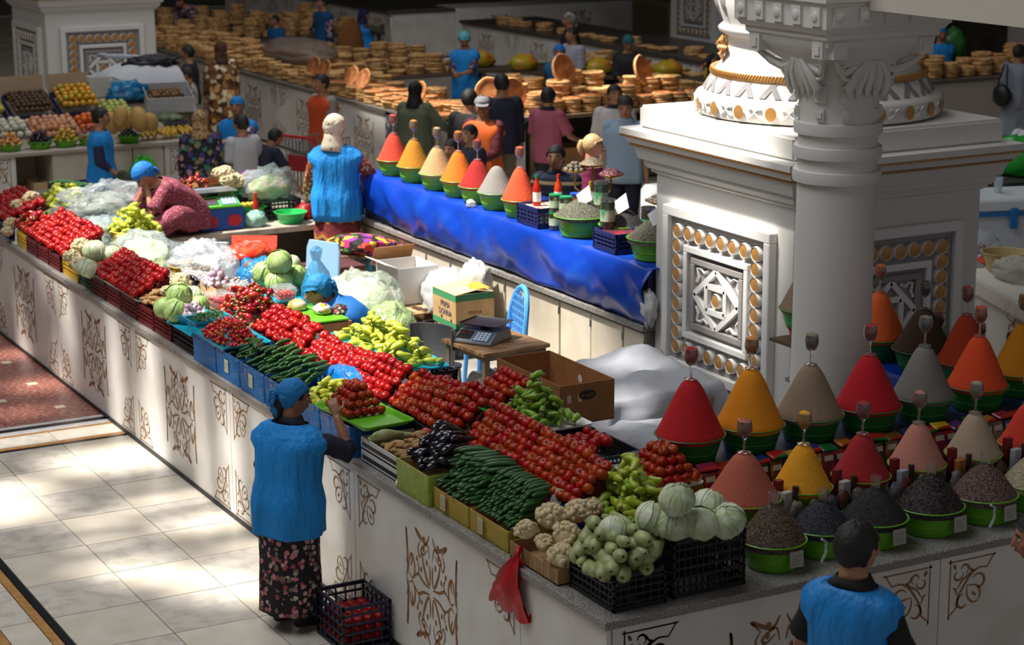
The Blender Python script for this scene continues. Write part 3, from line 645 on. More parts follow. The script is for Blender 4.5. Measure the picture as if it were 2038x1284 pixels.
def person(label, loc, face, H=1.65, hand_r=None, hand_l=None, lean=0, head=(0, 0), sit=None, outfit=(), skin=SKIN, fat=1.0, vox=.013, hair=None, scarf=None, cap=None, curl=(.5, .5), elbow=(None, None), group=None, knees=None, feet=None, step=0, palm=(None, None), brow='#1c1512'):
    """local frame: facing +y, x to the right; hands are relative to the shoulder in units of H"""
    t = thing('person', label, 'person', loc, radians(face)-pi/2, group)
    base = V((0, 0, 0)); pz = .50*H; dz = 0
    if sit is not None: dz = sit-.455*H+.01
    th = radians(lean)
    def bend(p):   # forward lean about the hips with a curved back
        p = V(p); a = th*max(0, min(1, (p.z/H-.48)/.22)) if th else 0
        y0, z0 = 0, .5*H; y = p.y-y0; z = p.z-z0
        return V((p.x, y0+y*cos(a)+z*sin(a)*(.9), z0+z*cos(a)-y*sin(a)+dz))
    g = G(); fx = fat
    def ring(z, sx=1, sy=1, n=20, add=0, yo=0):
        rx, ry = tors(z); rr = []
        for i in range(n):
            a = 2*pi*i/n; c_, s_ = cos(a), sin(a); e = .78
            x = (abs(c_)**e)*(1 if c_ > 0 else -1)*(rx*sx*H*(fx if z < .79 else 1)+add); y = (abs(s_)**e)*(1 if s_ > 0 else -1)*(ry*sy*H*(fx if z < .79 else 1)+add)
            rr.append(bend((x, y+yo*H, z*H)))
        return rr
    g.loft([ring(q[0]) for q in TORSO])
    # head
    hc0 = bend((0, .014*H, .926*H)); yaw, pit = radians(head[0]), radians(head[1])
    Rh = Matrix.Rotation(-yaw, 3, 'Z') @ Matrix.Rotation(-pit-th*.35, 3, 'X'); hs = H*.064/1.0
    def hp(x, y, z): return hc0+Rh @ V((x*hs, y*hs, z*hs))
    def hball(gg, c, r, n=14, k=10, fn=None): gg.ball((0, 0, 0), r, n, k, fn=lambda p: hp(*(fn(p+V(c)) if fn else p+V(c))))
    g.tube([bend((0, 0, .82*H)), bend((0, .002*H, .87*H)), hp(0, -.12, -.3)], [.042*H, .038*H, .037*H], 12)
    def jaw(p):
        q = V(p)
        if q.z < -.1: k = min(1, (-.1-q.z)/.9); q.x *= 1-.32*k; q.y = q.y*(1-.12*k)+.12*k
        return q
    hball(g, (0, 0, .06), (.76, .93, 1.0), 18, 14, jaw)
    hball(g, (0, .42, -.56), (.5, .46, .42), 12, 8); hball(g, (0, .62, -.82), (.2, .2, .16), 8, 6)
    g.tube([hp(0, .86, .18), hp(0, 1.0, -.05), hp(0, 1.13, -.22), hp(0, .93, -.27)], [.09*hs, .12*hs, .17*hs, .12*hs], 8)
    hball(g, (0, .82, .3), (.5, .12, .09), 10, 6); hball(g, (.38, .66, -.2), (.24, .22, .22), 8, 6); hball(g, (-.38, .66, -.2), (.24, .22, .22), 8, 6)
    hball(g, (0, .86, -.52), (.27, .12, .1), 8, 6)
    for s_ in (-1, 1): hball(g, (s_*.78, -.02, -.02), (.09, .2, .3), 8, 6)
    # arms
    arms = []
    for s_, hd, el, cu, pl in ((1, hand_r, elbow[0], curl[0], palm[0]), (-1, hand_l, elbow[1], curl[1], palm[1])):
        sh = bend((s_*.1*H, -.003*H, .79*H)); tgt = hp(s_*.42, 1.02, -1.05) if hd == 'face' else (sh+(V(hd)*H if hd else V((s_*.05, .035, -.325))*H)) if not isinstance(hd, V) else Matrix.Rotation(pi/2-radians(face), 3, 'Z') @ (hd-V(loc))
        hint = V(el) if el else V((s_*.5, -1, -.3))
        e, wv = ik(sh, tgt, .175*H, .15*H, hint)
        g.ball(sh-V((0, 0, .006*H)), .031*H, 12, 8); seg_tube(g, [sh-V((0, 0, .006*H)), e, wv], [.031*H, .026*H, .0165*H])
        d = (wv-e).normalized(); pn = V(pl) if pl else V((-s_, .2, -.3)); pn = (pn-d*pn.dot(d)).normalized(); sd = d.cross(pn)*(-s_)
        if not pl and sd.y < 0 and abs(sd.z) < .7: pass
        hand(g, wv, d, sd, pn, H, cu, 1.0 if vox < .011 else 1.25); arms.append((sh, e, wv))
    # legs
    legs = []
    for i, s_ in enumerate((1, -1)):
        hip = bend((s_*.052*H, 0, .49*H))
        if sit is not None:
            kn = V((s_*.09*H, .25*H, hip.z+.01)) if not knees else V(knees[i])*H+V((0, 0, hip.z))
            an = V((kn.x, kn.y+.0, .04*H)) if not feet else V(feet[i])*H
        else:
            an = V((s_*.055*H, 0, .04*H)) if not feet else V(feet[i])*H; kn, an = ik(hip, an, .235*H, .225*H, V((0, 1, 0)))
        seg_tube(g, [hip, kn, an], [.054*H, .036*H, .022*H]); g.ball(kn, .036*H, 10, 8)
        fd = V((s_*.12, 1, 0)).normalized()
        g.tube([an+V((0, -.02*H, -.022*H)), an+V((0, 0, -.014*H)), an+fd*.05*H+V((0, 0, -.026*H)), an+fd*.098*H+V((0, 0, -.031*H))], [.018*H, .024*H, .022*H, .012*H], 8)
        legs.append((hip, kn, an, fd))
    me = g.mesh('body', skin, smooth=0); o = bpy.data.objects.new('body', me); COL.objects.link(o); o.parent = t
    md = o.modifiers.new('r', 'REMESH'); md.mode = 'VOXEL'; md.voxel_size = vox; md.use_smooth_shade = True
    ms = o.modifiers.new('s', 'SMOOTH'); ms.factor = .5; ms.iterations = 2
    PEOPLE.append(o)
    # face details
    f = G()
    for s_ in (-1, 1): hball(f, (s_*.34, .79, .05), (.12, .09, .05), 8, 6)
    eye = f.obj('eyes', M('#ded8d0', .3), t); f = G()
    for s_ in (-1, 1): hball(f, (s_*.34, .855, .05), (.06, .045, .05), 8, 6)
    f.obj('iris', M('#1d1410', .2), t); f = G()
    for s_ in (-1, 1): f.tube([hp(s_*.16, .91, .25), hp(s_*.36, .90, .31), hp(s_*.56, .74, .24)], [.03*hs, .05*hs, .02*hs], 6)
    f.obj('eyebrows', M(brow, .8), t); f = G()
    f.tube([hp(-.24, .91, -.5), hp(0, 1.0, -.48), hp(.24, .91, -.5)], [.03*hs, .07*hs, .03*hs], 6); f.obj('lips', M('#8c4a42', .5), t)
    def cloth(name, gg, mat, **kw): 
        kw.setdefault('smooth', 180); kw.setdefault('solid', .004); return gg.obj(name, mat, t, **kw)
    def drape(rings, amp, fr, gg, ph=0):   # vertical folds growing to the hem
        out = []
        for j, r in enumerate(rings):
            c = sum(r, V())/len(r); k = j/(len(rings)-1)
            out.append([c+(p-c)*(1+amp*k*(sin(fr*2*pi*i/len(r)+ph+.8*sin(j*.5))+.8*noise.noise(V((i*.35, j*.25, ph)))+.35*noise.noise(V((i*.9, j*.5, ph))))) for i, p in enumerate(r)])
        gg.loft(out, cap=False)
    for it in outfit:
        kind, mat = it[0], it[1]; kw = it[2] if len(it) > 2 else {}
        if kind in ('vest', 'shirt', 'top'):
            lo = kw.get('lo', .44); fl = kw.get('flare', 1.1); gg = G(); add = kw.get('add', .026 if kind == 'vest' else .012); hi = kw.get('hi', .838)
            zs = [z for z in (.83, .822, .81, .795, .775, .75, .72, .68, .64, .6, .56, .52, .48, .44, .40, .36, .32) if z <= hi and z > lo]+[lo]
            rings = []; mx = my = 0
            for z in zs:
                ex = fl if z < .6 else 1+(fl-1)*max(0, (.78-z)/.18); zz = max(z, .5); q, p = tors(zz); mx = max(mx*.985, q*ex); my = max(my*.99, p*ex)
                r = ring(zz, mx/q*(1.22 if kind == 'vest' and .74 < z < .828 else 1), my/p, 44, add)
                if z < .5: r = [p+V((0, 0, (z-.5)*H)) for p in r]
                rings.append(r)
            drape(rings, kw.get('fold', .05), kw.get('fr', 7), gg, H*9); cloth(kw.get('name', kind), gg, mat)
        if kind in ('shirt', 'top', 'sleeves'):
            ln = kw.get('sl', 1.0)   # 0.5 elbow, 1 wrist
            for (sh, e, wv) in arms:
                gg = G(); pts = [sh+(sh-e).normalized()*(.02 if kind != 'sleeves' else -.005)*H+V((0, 0, .004*H if kind != 'sleeves' else -.01*H)), sh+V((0, 0, -.01*H if kind == 'sleeves' else 0)), sh.lerp(e, .5), e] if ln > .45 else [sh+(sh-e).normalized()*.02*H, sh, sh.lerp(e, ln*2)]
                rad = ([.024*H, .034*H, .041*H, .04*H] if kind == 'sleeves' else [.042*H, .052*H, .046*H, .041*H])[:len(pts)]
                if ln > .5: k = (ln-.5)*2*.93; pts += [e.lerp(wv, k*.5), e.lerp(wv, k)]; rad += [.034*H, .028*H]
                P_ = []; R_ = []
                for i in range(len(pts)-1):
                    for q in range(5): s = q/5; P_.append(pts[i].lerp(pts[i+1], s)); R_.append((rad[i]*(1-s)+rad[i+1]*s)*(1+.05*sin(11*(i+s))))
                P_.append(pts[-1]); R_.append(rad[-1]*1.08); gg.ball(sh-V((0, 0, .012*H if kind == 'sleeves' else 0)), (.027 if kind == 'sleeves' else .0505)*H, 14, 10); gg.tube(P_, R_, 14, cap=False); cloth('sleeve', gg, kw.get('smat', mat))
        if kind == 'skirt':
            hi = kw.get('hi', .6); lo = kw.get('lo', .09); gg = G(); n = 48
            if sit is None:
                rings = []
                for j in range(15):
                    k = j/14; z = hi+(lo-hi)*k; rx, ry = tors(max(z, .52)); q = 1+kw.get('flare', .22)*k; rr = []
                    for i in range(n):
                        a = 2*pi*i/n; rr.append(bend(((rx*fx*q*H+.012)*cos(a), (ry*fx*q*1.12*H+.012)*sin(a), max(z, .5)*H))+V((0, 0, min(0, z-.5)*H)))
                    rings.append(rr)
                drape(rings, kw.get('fold', .06), kw.get('fr', 9), gg); cloth(kw.get('name', 'skirt'), gg, mat)
            else:
                for (hip, kn, an, fd) in legs:
                    gg = G(); seg_tube(gg, [hip+V((0, -.05*H, 0)), hip, kn, an.lerp(kn, .25)], [.07*H, .088*H, .066*H, .075*H], 16); gg.ball(kn, .066*H, 14, 10); cloth(kw.get('name', 'skirt'), gg, mat, solid=0)
        if kind == 'trousers':
            for (hip, kn, an, fd) in legs:
                gg = G(); seg_tube(gg, [hip+V((0, 0, .03*H)), hip, kn, an+V((0, 0, .0*H))], [.06*H, .066*H, .046*H, .036*H], 14); cloth('trouser_leg', gg, mat, solid=0)
        if kind == 'shoes':
            for (hip, kn, an, fd) in legs:
                gg = G(); gg.tube([an+V((0, -.03*H, -.012*H)), an+V((0, -.0*H, -.008*H)), an+fd*.05*H+V((0, 0, -.02*H)), an+fd*.1*H+V((0, 0, -.024*H)), an+fd*.115*H+V((0, 0, -.03*H))], [.02*H, .029*H, .027*H, .022*H, .008*H], 10)
                for v_ in range(len(gg.v)): gg.v[v_].z = max(gg.v[v_].z, .003)
                gg.obj('shoe', mat, t)
        if kind == 'shawl':
            gg = G(); rings = []
            for j, (z, a) in enumerate(((.862, 1.25), (.84, 1.3), (.82, 1.22), (.80, 1.2), (.77, 1.25), (.73, 1.3), (.68, 1.35), (.62, 1.42), (.56, 1.5))):
                rings.append(ring(z, a, a*1.1, 40, .012))
            drape(rings, .05, 6, gg); cloth('shawl', gg, mat)
        if kind == 'collar':
            gg = G(); gg.loft([ring(.825, .98, 1.0, 20, .008), ring(.84, 1.15, 1.1, 20, .008), ring(.858, 1.1, 1.1, 20, .006)], cap=False); cloth('collar', gg, mat)
    if hair:
        gg = G(); st = kw = hair[1] if len(hair) > 1 else {}
        def hf(p):
            q = V(p)
            if q.y > .35: q.z = max(q.z, .42+.25*(1-abs(q.x)))
            elif q.y > -.1: q.z = max(q.z, .02)
            n_ = .05*noise.noise(V((p.x*9, p.y*9, p.z*5)))+.03*noise.noise(V((p.x*22, p.y*22, p.z*12))); return q*(1+n_)
        gg.ball((0, 0, 0), (.86, 1.0, 1.04), 40, 28, fn=lambda p: hp(*hf(p*1.0+V((0, -.08, .13)))))
        if kw.get('tail'):
            gg.tube([hp(0, -.85, .45), hp(0, -1.15, .35), hp(.05, -1.3, -.1), hp(.1, -1.2, -.7), hp(.1, -1.1, -1.0)], [.2*hs, .3*hs, .33*hs, .25*hs, .06*hs], 10)
        if kw.get('long'):
            gg.tube([hp(0, -.6, .1), hp(0, -.72, -.5), hp(-.1, -.7, -1.1), hp(-.15, -.6, -1.6)], [.5*hs, .6*hs, .5*hs, .2*hs], 12, flat=.7)
        gg.obj('hair', hair[0] if not isinstance(hair[0], str) else M(hair[0], .6, bump=.5, bs=90), t, smooth=180)
    if scarf:
        gg = G(); kw = scarf[1] if len(scarf) > 1 else {}; mat = scarf[0]
        def sf(p):
            q = V(p); ln = kw.get('brow', .42)
            if q.y > .25: q.z = max(q.z, ln)
            elif q.y > -.25: q.z = max(q.z, ln+(-.45-ln)*min(1, (.25-q.y)/.5))
            else: q.z = max(q.z, -.62)
            rr = 1+.03*sin(atan2(q.z-.2, q.y+.9)*22+q.x*2)*(.5+abs(q.x))+.06*noise.noise(V((q.x*3, q.y*5, q.z*7)))
            return V((q.x*rr, q.y*rr, q.z))
        big = kw.get('big', 1)
        gg.ball((0, 0, 0), (.9*big, 1.04*big, 1.06*big), 44, 34, fn=lambda p: hp(*sf(p+V((0, -.1*big, .16+.1*(big-1))))))
        if kw.get('knot', 1):
            hball(gg, (0, -1.1, -.1), (.22, .2, .2), 10, 7); 
            for s_ in (-1, 1):
                gg.tube([hp(0, -1.1, -.12), hp(s_*.18, -1.22, -.45), hp(s_*.28, -1.1, -.95), hp(s_*.24, -.95, -1.25)], [.1*hs, .17*hs, .2*hs, .05*hs], 8, flat=.5)
        if kw.get('bun'): hball(gg, (0, -.75, .5), (.6, .6, .55), 16, 12)
        if kw.get('hood'):
            gg.tube([hp(0, -.3, -.3), hp(0, -.35, -.9), hp(0, -.35, -1.5), hp(0, -.45, -2.1)], [.8*hs, .86*hs, 1.05*hs, 1.15*hs], 18)
        gg.obj('headscarf', mat, t, smooth=180)
        if kw.get('fringe'):
            q = G()
            for i in range(kw['fringe']):
                a = rnd.uniform(-1, 1); z = rnd.uniform(-.3, .35); b = V((a*.28, -1.1-.12*rnd.random(), z)); q.tube([hp(*b), hp(b.x*1.4, b.y-.18, b.z-.06), hp(b.x*1.7, b.y-.2, b.z-.32)], [.05*hs, .06*hs, .02*hs], 5)
            tag(q.obj('scarf_tassels', mat, t), kind='stuff')
    if cap:
        gg = G(); hball(gg, (0, -.06, .38), (.86, 1.0, .78), 20, 12, lambda p: V((p.x, p.y, max(p.z, .4))))
        gg.loft([[hp(x*.7, .72+.05*(1-x*x), .46) for x in (-1, -.5, 0, .5, 1)], [hp(x*.6, 1.2+.3*(1-x*x), .34) for x in (-1, -.5, 0, .5, 1)], [hp(x*.6, 1.2+.3*(1-x*x), .30) for x in (-1, -.5, 0, .5, 1)], [hp(x*.7, .72, .4) for x in (-1, -.5, 0, .5, 1)]], closed=False, cap=False)
        gg.obj('cap', cap, t, smooth=60)
    t['_j'] = 0; del t['_j']
    return t, arms, hp, bend
NAVYC = M('#14182e', .8); BLACKC = M('#141416', .8); FLORAL = PR('#17131a', ['#c8808a', '#b9a99a', '#7a6f5a', '#a34a55'], 26, .42); MAROONF = PR('#7a2a3a', ['#b87080', '#9a4a58', '#c8909c'], 75, .38)
ORANGEP = PR('#9a4a2c', ['#d8b090', '#7a2f3a', '#c8642c', '#e2c8a8'], 34, .5); SKIRTP = STR(['#7a2a20', '#6a2028', '#a8742e', '#7a2230', '#9a4a2a', '#5a1c28', '#a07a3a', '#8a3426', '#6a2030'], 2, 3.2, wob=2.2)
BLUESC = M('#0d74b8', .75, bump=.25, bs=40); DFLOR = PR('#17161c', ['#3c7a6a', '#b98a90', '#4a3c7a', '#8a7a5a'], 14, .5); GOLDD = PR('#6a4420', ['#c8985a', '#e0cfb0', '#8a5a2a', '#4a2c14'], 12, .62)
LEOP = PR('#b89468', ['#3a2618', '#6a4a2c'], 40, .42); PURF = PR('#241c30', ['#a06a90', '#d8c0c8', '#5a4a80'], 16, .5); GREYT = M('#8e8a84', .8); TAN = M('#77705e', .8)
WSH = M('#b9b9c0', .8); LBL = M('#8fa6bd', .8); HAIRB = '#120e0d'
SK2 = M('#9c6e52', .55, n2='#8e6048', ns=20, sss=.05)
P = person
P('woman seen from behind in blue vest and dark floral skirt reaching over the counter', (-.42, 3.05, 0), 26, 1.555, hand_r=at(671, 830, 1.30), hand_l=(-.05, .1, -.29), lean=5, head=(32, 8), fat=1.13, vox=.008, curl=(.9, .5), elbow=((.7, .1, -1), (-.6, -.6, -.3)), palm=((-.4, .7, -.3), None),
  outfit=[('skirt', FLORAL, dict(hi=.5, lo=.075, flare=.1, fr=8, fold=.05)), ('vest', VEST, dict(lo=.395, flare=1.16, fold=.05, fr=6, add=.03)), ('sleeves', NAVYC, dict(sl=.66)), ('collar', NAVYC), ('trousers', M('#2c2420', .8)), ('shoes', M('#241c18', .5))], hair=('#0e0b0b', dict(long=1)), scarf=(BLUESC, dict(fringe=46)), skin=SK2)
P('young man with short black hair, blue vest and black polo at the bottom right', (.61, -1.12, 0), 22, 1.75, head=(8, -2), vox=.008, hand_r=(.06, .12, -.29), hand_l=(-.10, .10, -.29), fat=.98,
  outfit=[('trousers', M('#23262c', .8)), ('shoes', BLACKC), ('vest', M('#0c82d0', .55, bump=1, bs=10, ani=(1, 1, .3)), dict(lo=.40, flare=1.08, fold=.04, fr=4, add=.018)), ('sleeves', BLACKC, dict(sl=.42)), ('collar', BLACKC)], hair=(HAIRB,))
P('person with dark hair cut off by the right edge of the picture', (1.90, -1.40, 0), 140, 1.75, lean=28, outfit=[('trousers', NAVYC), ('shirt', M('#1a6aa0', .8), dict(sl=.4)), ('shoes', BLACKC)], hair=(HAIRB,))
P('woman in a blue headscarf and blue shawl sitting bent behind the tomatoes', (1.48, 6.05, .35), 168, 1.58, lean=36, head=(8, 8), sit=.38, fat=1.12, vox=.009, hand_r=(-.02, .26, -.12), hand_l=(.0, .24, -.18), knees=((.09, .25, -.02), (-.09, .25, -.02)),
  outfit=[('skirt', FLORAL), ('shirt', PR('#1a1416', ['#c8404a', '#d8b0a0', '#3a6a3a'], 34, .46), dict(sl=1)), ('shawl', M('#0c63ac', .7, bump=.2, bs=30)), ('shoes', BLACKC)], hair=('#1a1210',), scarf=(M('#0f78b0', .7, bump=.4, bs=45), dict(big=1.08, fringe=60, knot=1)), skin=SK2)
P('woman in maroon patterned dress and blue headscarf sitting with her face in her hands', (1.76, 10.86, .95), 188, 1.6, lean=46, head=(0, 34), sit=.06, fat=1.2, vox=.009, hand_r='face', hand_l='face', elbow=((.4, .5, -1), (-.4, .5, -1)), palm=((0, -1, .1), (0, -1, .1)), curl=(.25, .25),
  knees=((.17, .20, .10), (-.19, .17, .06)), feet=((.0, .24, .03), (-.02, .30, .03)), outfit=[('skirt', MAROONF), ('top', MAROONF, dict(lo=.44, flare=1.2, sl=.45, add=.02))], scarf=(M('#0e6fc0', .75, bump=.25, bs=40), dict(big=1.1, knot=1, brow=.5)))
P('woman in a cream headscarf and long blue vest over orange print sleeves, back to us', (3.12, 10.36, .35), 58, 1.70, head=(22, 4), vox=.009, fat=1.12, hand_r=(.16, .2, -.27), hand_l=(-.1, .17, -.27),
  outfit=[('trousers', M('#b4b0aa', .9)), ('shoes', BLACKC), ('skirt', SKIRTP, dict(hi=.5, lo=.235, flare=.18)), ('vest', VEST, dict(lo=.40, flare=1.22, fold=.05, fr=6, add=.02)), ('sleeves', ORANGEP, dict(sl=1))], scarf=(PR('#d8ccb4', ['#a84a3a', '#c8b490', '#7a6a5a'], 16, .2), dict(big=1.12, hood=1, bun=1, knot=0)), skin=SK2)
P('boy in blue vest and dark sleeves at the fruit stall, hand on hip', (2.3, 15.4, 0), -25, 1.62, hand_l=(-.1, .0, -.24), elbow=(None, (-1, -.6, .1)), hand_r=(-.02, .12, -.27), outfit=[('trousers', NAVYC), ('shoes', BLACKC), ('vest', VEST, dict(lo=.40, flare=1.15)), ('sleeves', M('#2a2a4a', .8), dict(sl=.8))], hair=(HAIRB,))
P('person with a dark green head wrap and blue band crouching behind the green peppers', (1.68, 13.7, 0), -10, 1.62, lean=32, head=(0, 30), sit=.34, outfit=[('skirt', NAVYC), ('shirt', VEST, dict(sl=.5))], scarf=(M('#33402c', .8, bump=.3, bs=40), dict(brow=.55, bun=1)), skin=SK2)
P('woman in a blue headscarf and blue vest with floral sleeves facing the white shirted boy', (4.05, 15.45, 0), 232, 1.63, hand_l=(.1, .2, -.1), elbow=(None, (-1, 0, -.3)), outfit=[('skirt', NAVYC), ('vest', VEST, dict(lo=.38, flare=1.15)), ('sleeves', PURF, dict(sl=.75)), ('shoes', BLACKC)], scarf=(M('#0e78c0', .75),))
P('boy in a white short sleeved shirt standing by the cauliflowers with his back to us', (3.72, 14.45, 0), 100, 1.55, head=(-10, 0), hand_r=(.08, .08, -.3), outfit=[('trousers', M('#3a3a44', .8)), ('shirt', WSH, dict(lo=.44, sl=.42, fold=.05)), ('shoes', M('#c8c8c8', .6))], hair=('#1c1613',))
P('person in a navy shirt and blue apron hidden behind the white shirted boy', (3.9, 14.45, 0), 10, 1.42, lean=26, hand_r=(.14, .12, -.27), outfit=[('trousers', NAVYC), ('shirt', NAVYC, dict(sl=.4)), ('vest', VEST, dict(lo=.4, hi=.6)), ('shoes', BLACKC)], hair=(HAIRB,), skin=SK2)
P('woman in a leopard print headscarf and dark floral dress, back to us', (3.22, 14.5, 0), 70, 1.62, fat=1.1, outfit=[('skirt', DFLOR, dict(hi=.6)), ('top', DFLOR, dict(sl=.8)), ('shoes', BLACKC)], scarf=(LEOP, dict(hood=1, bun=1, knot=0)))
P('woman in a long brown and gold dress standing at the bread counter', (6.15, 21.6, 0), 80, 1.66, fat=1.2, outfit=[('skirt', GOLDD, dict(hi=.62)), ('top', GOLDD, dict(sl=.9)), ('shoes', BLACKC)], scarf=(M('#4a2e1a', .8), dict(hood=1)))
P('man with a moustache in an orange vest over grey shirt passing the bread counter', (5.6, 16.43, 0), 190, 1.72, hand_r=(.1, -.05, -.3), outfit=[('trousers', M('#3a3a3a', .8)), ('shirt', GREYT, dict(sl=.5)), ('vest', M('#c84a1c', .8), dict(lo=.4)), ('shoes', BLACKC)], hair=(HAIRB,))
P('woman in a black hijab and grey green coat browsing the flat breads', (6.57, 15.7, 0), 40, 1.63, fat=1.15, hand_r=(.14, .18, -.2), outfit=[('skirt', M('#3c4238', .8), dict(hi=.6)), ('top', M('#5c6650', .8), dict(lo=.3, sl=1, flare=1.2)), ('shoes', BLACKC)], scarf=(M('#0c0c0e', .7), dict(hood=1, knot=0, bun=1)))
P('woman in a turquoise cap and blue vest counting money behind the bread', (10.06, 21.1, 0), 225, 1.66, head=(-15, 25), hand_r=(-.06, .22, -.16), hand_l=(.06, .22, -.17), outfit=[('skirt', NAVYC), ('vest', VEST, dict(lo=.36, flare=1.15)), ('sleeves', PR('#3a2a40', ['#b08090', '#6a5a80'], 16, .4), dict(sl=.55)), ('shoes', BLACKC)], scarf=(M('#5aa8b4', .7), dict(big=1.06, knot=0)))
P('woman in a dark blue headscarf and blue vest sitting side on among the bread sellers', (11.6, 28.4, 0), 0, 1.66, sit=.5, hand_r=(0, .2, .02), outfit=[('skirt', M('#0a5a90', .8)), ('shirt', M('#3a3c24', .8), dict(sl=1)), ('vest', VEST, dict(lo=.42, flare=1.2))], scarf=(M('#141a4a', .8), dict(hood=1)), fat=1.15)
P('standing seller in blue vest with pink floral sleeves, head above the picture edge', (10.9, 28.7, 0), 190, 1.68, hand_r=(-.02, .18, -.2), outfit=[('skirt', BLACKC), ('vest', M('#0b4a78', .8), dict(lo=.4)), ('sleeves', PURF, dict(sl=.9)), ('shoes', BLACKC)], hair=(HAIRB,))
P('boy with dark hair in a blue top sitting among the bread stacks', (10.6, 30.4, 0), 200, 1.5, sit=.38, outfit=[('trousers', NAVYC), ('shirt', M('#0d5a94', .8), dict(sl=.5))], hair=(HAIRB,))
P('dim seller in a pink floral blouse bending over bread at the top left', (9.9, 33.2, 0), 210, 1.64, lean=40, hand_r=(0, .2, -.25), outfit=[('skirt', BLACKC), ('top', PR('#40303a', ['#b890a0', '#806a80'], 14, .5), dict(sl=1)), ('shoes', BLACKC)], scarf=(M('#2c2430', .8),))
P('porter in a grey cap and orange vest over a maroon shirt facing the spice counter', (6.2, 13.1, 0), 212, 1.76, head=(-28, 6), hand_r=(-.02, .2, -.2), hand_l=(.02, .2, -.2), outfit=[('trousers', NAVYC), ('shirt', M('#5a1a22', .8), dict(sl=.9)), ('vest', M('#e0641e', .75), dict(lo=.42)), ('shoes', BLACKC)], cap=M('#77757a', .8), hair=(HAIRB,), skin=SK2)
P('man in a black shirt with his back to us behind the capped porter', (6.45, 13.96, 0), 40, 1.73, outfit=[('trousers', NAVYC), ('shirt', M('#1c1a1e', .8), dict(sl=.5)), ('shoes', BLACKC)], hair=(HAIRB,))
P('tall man in a dark navy shirt and tan trousers with his back to us', (7.3, 14.7, 0), 75, 1.79, outfit=[('trousers', TAN), ('shirt', M('#1c2236', .8), dict(sl=.9)), ('shoes', BLACKC)], hair=(HAIRB,))
P('dark haired man looking over the spice cones below the capped porter', (5.75, 12.55, 0), 190, 1.52, outfit=[('trousers', NAVYC), ('shirt', NAVYC, dict(sl=.4)), ('shoes', BLACKC)], hair=(HAIRB,))
P('seller in a blue vest bending low behind the orange and dark red spice cones', (5.05, 11.5, 0), 205, 1.56, lean=8, hand_l=(-.08, .1, -.3), outfit=[('trousers', NAVYC), ('shirt', BLACKC, dict(sl=.4)), ('vest', VEST, dict(lo=.42)), ('shoes', BLACKC)], hair=(HAIRB,))
P('boy in a dusty pink polo shirt standing at the bread table', (7.62, 14.1, 0), 30, 1.66, hand_r=(.04, .2, -.2), outfit=[('trousers', M('#2c2c34', .8)), ('shirt', M('#a8566c', .8), dict(sl=.42)), ('collar', NAVYC), ('shoes', BLACKC)], hair=(HAIRB,))
P('smiling woman in a blue headscarf sitting behind the tall bread piles', (10.65, 19.1, 0), 235, 1.6, outfit=[('skirt', NAVYC), ('vest', M('#0b5a8c', .8), dict(lo=.4)), ('sleeves', M('#2c3a30', .8), dict(sl=.9)), ('shoes', BLACKC)], scarf=(M('#0d62b8', .75), dict(hood=1)))
P('grey haired shopper in dark clothes beside the back bread counter', (12.98, 22.8, 0), 165, 1.7, fat=1.15, outfit=[('skirt', BLACKC), ('top', M('#241e1c', .8), dict(sl=.9)), ('shoes', BLACKC)], scarf=(PR('#8c8680', ['#5a5450', '#b0aaa0'], 12, .4), dict(big=1.05)))
P('man in a white shirt looking left behind the bread piles', (11.7, 20.5, 0), 190, 1.7, outfit=[('trousers', NAVYC), ('shirt', M('#9c9aa8', .8), dict(sl=.5)), ('shoes', BLACKC)], hair=(HAIRB,))
P('woman in a black blouse with a teal headscarf counting notes by the last bread stacks', (12.0, 19.3, 0), 230, 1.66, head=(-10, 25), hand_r=(-.05, .2, -.18), hand_l=(.05, .2, -.18), outfit=[('skirt', BLACKC), ('top', M('#16181a', .8), dict(sl=.9)), ('shoes', BLACKC)], scarf=(M('#155a64', .8),), fat=1.1)
P('person in dark clothes with an arm raised beside the white column base', (11.8, 16.5, 0), 180, 1.62, hand_r=(-.05, .12, .12), outfit=[('trousers', NAVYC), ('shirt', M('#12161e', .8), dict(sl=1)), ('vest', M('#0d3a44', .8), dict(lo=.42, hi=.7)), ('shoes', BLACKC)], hair=(HAIRB,))
P('young man in a white polo shirt with striped cuffs behind the balding man', (8.2, 13.45, 0), 235, 1.73, head=(-20, 0), outfit=[('trousers', NAVYC), ('shirt', M('#c4c0c0', .8), dict(sl=.42)), ('collar', NAVYC), ('shoes', BLACKC)], hair=(HAIRB,))
P('balding man in a light blue shirt looking down at the stall', (7.5, 12.05, 0), 225, 1.79, head=(-8, 18), fat=1.15, outfit=[('trousers', NAVYC), ('shirt', LBL, dict(sl=.42)), ('collar', LBL), ('shoes', BLACKC)], hair=('#2a211d',), skin=M('#b07c62', .5, sss=.05))
P('blonde woman with a ponytail in a magenta top and gold necklace facing right', (6.0, 10.3, 0), -35, 1.67, outfit=[('trousers', BLACKC), ('top', M('#7a1c4c', .8), dict(sl=.8)), ('shoes', BLACKC)], hair=(M('#c0a070', .5, bump=.4, bs=60), dict(tail=1)), skin=M('#c08c70', .5, sss=.05), brow='#6a5038')
P('man in a navy and tan striped polo shirt standing behind the tea jars', (5.13, 9.5, 0), 225, 1.73, head=(0, 0), hand_l=(.06, .2, -.2), fat=1.15, outfit=[('trousers', NAVYC), ('shirt', STR(['#1c2438', '#1c2438', '#b49a70', '#1c2438', '#2c3a54'], 2, 7), dict(sl=.42, smat=STR(['#1c2438', '#1c2438', '#b49a70', '#1c2438', '#2c3a54'], 2, 7))), ('collar', NAVYC), ('shoes', BLACKC)], hair=(HAIRB,))
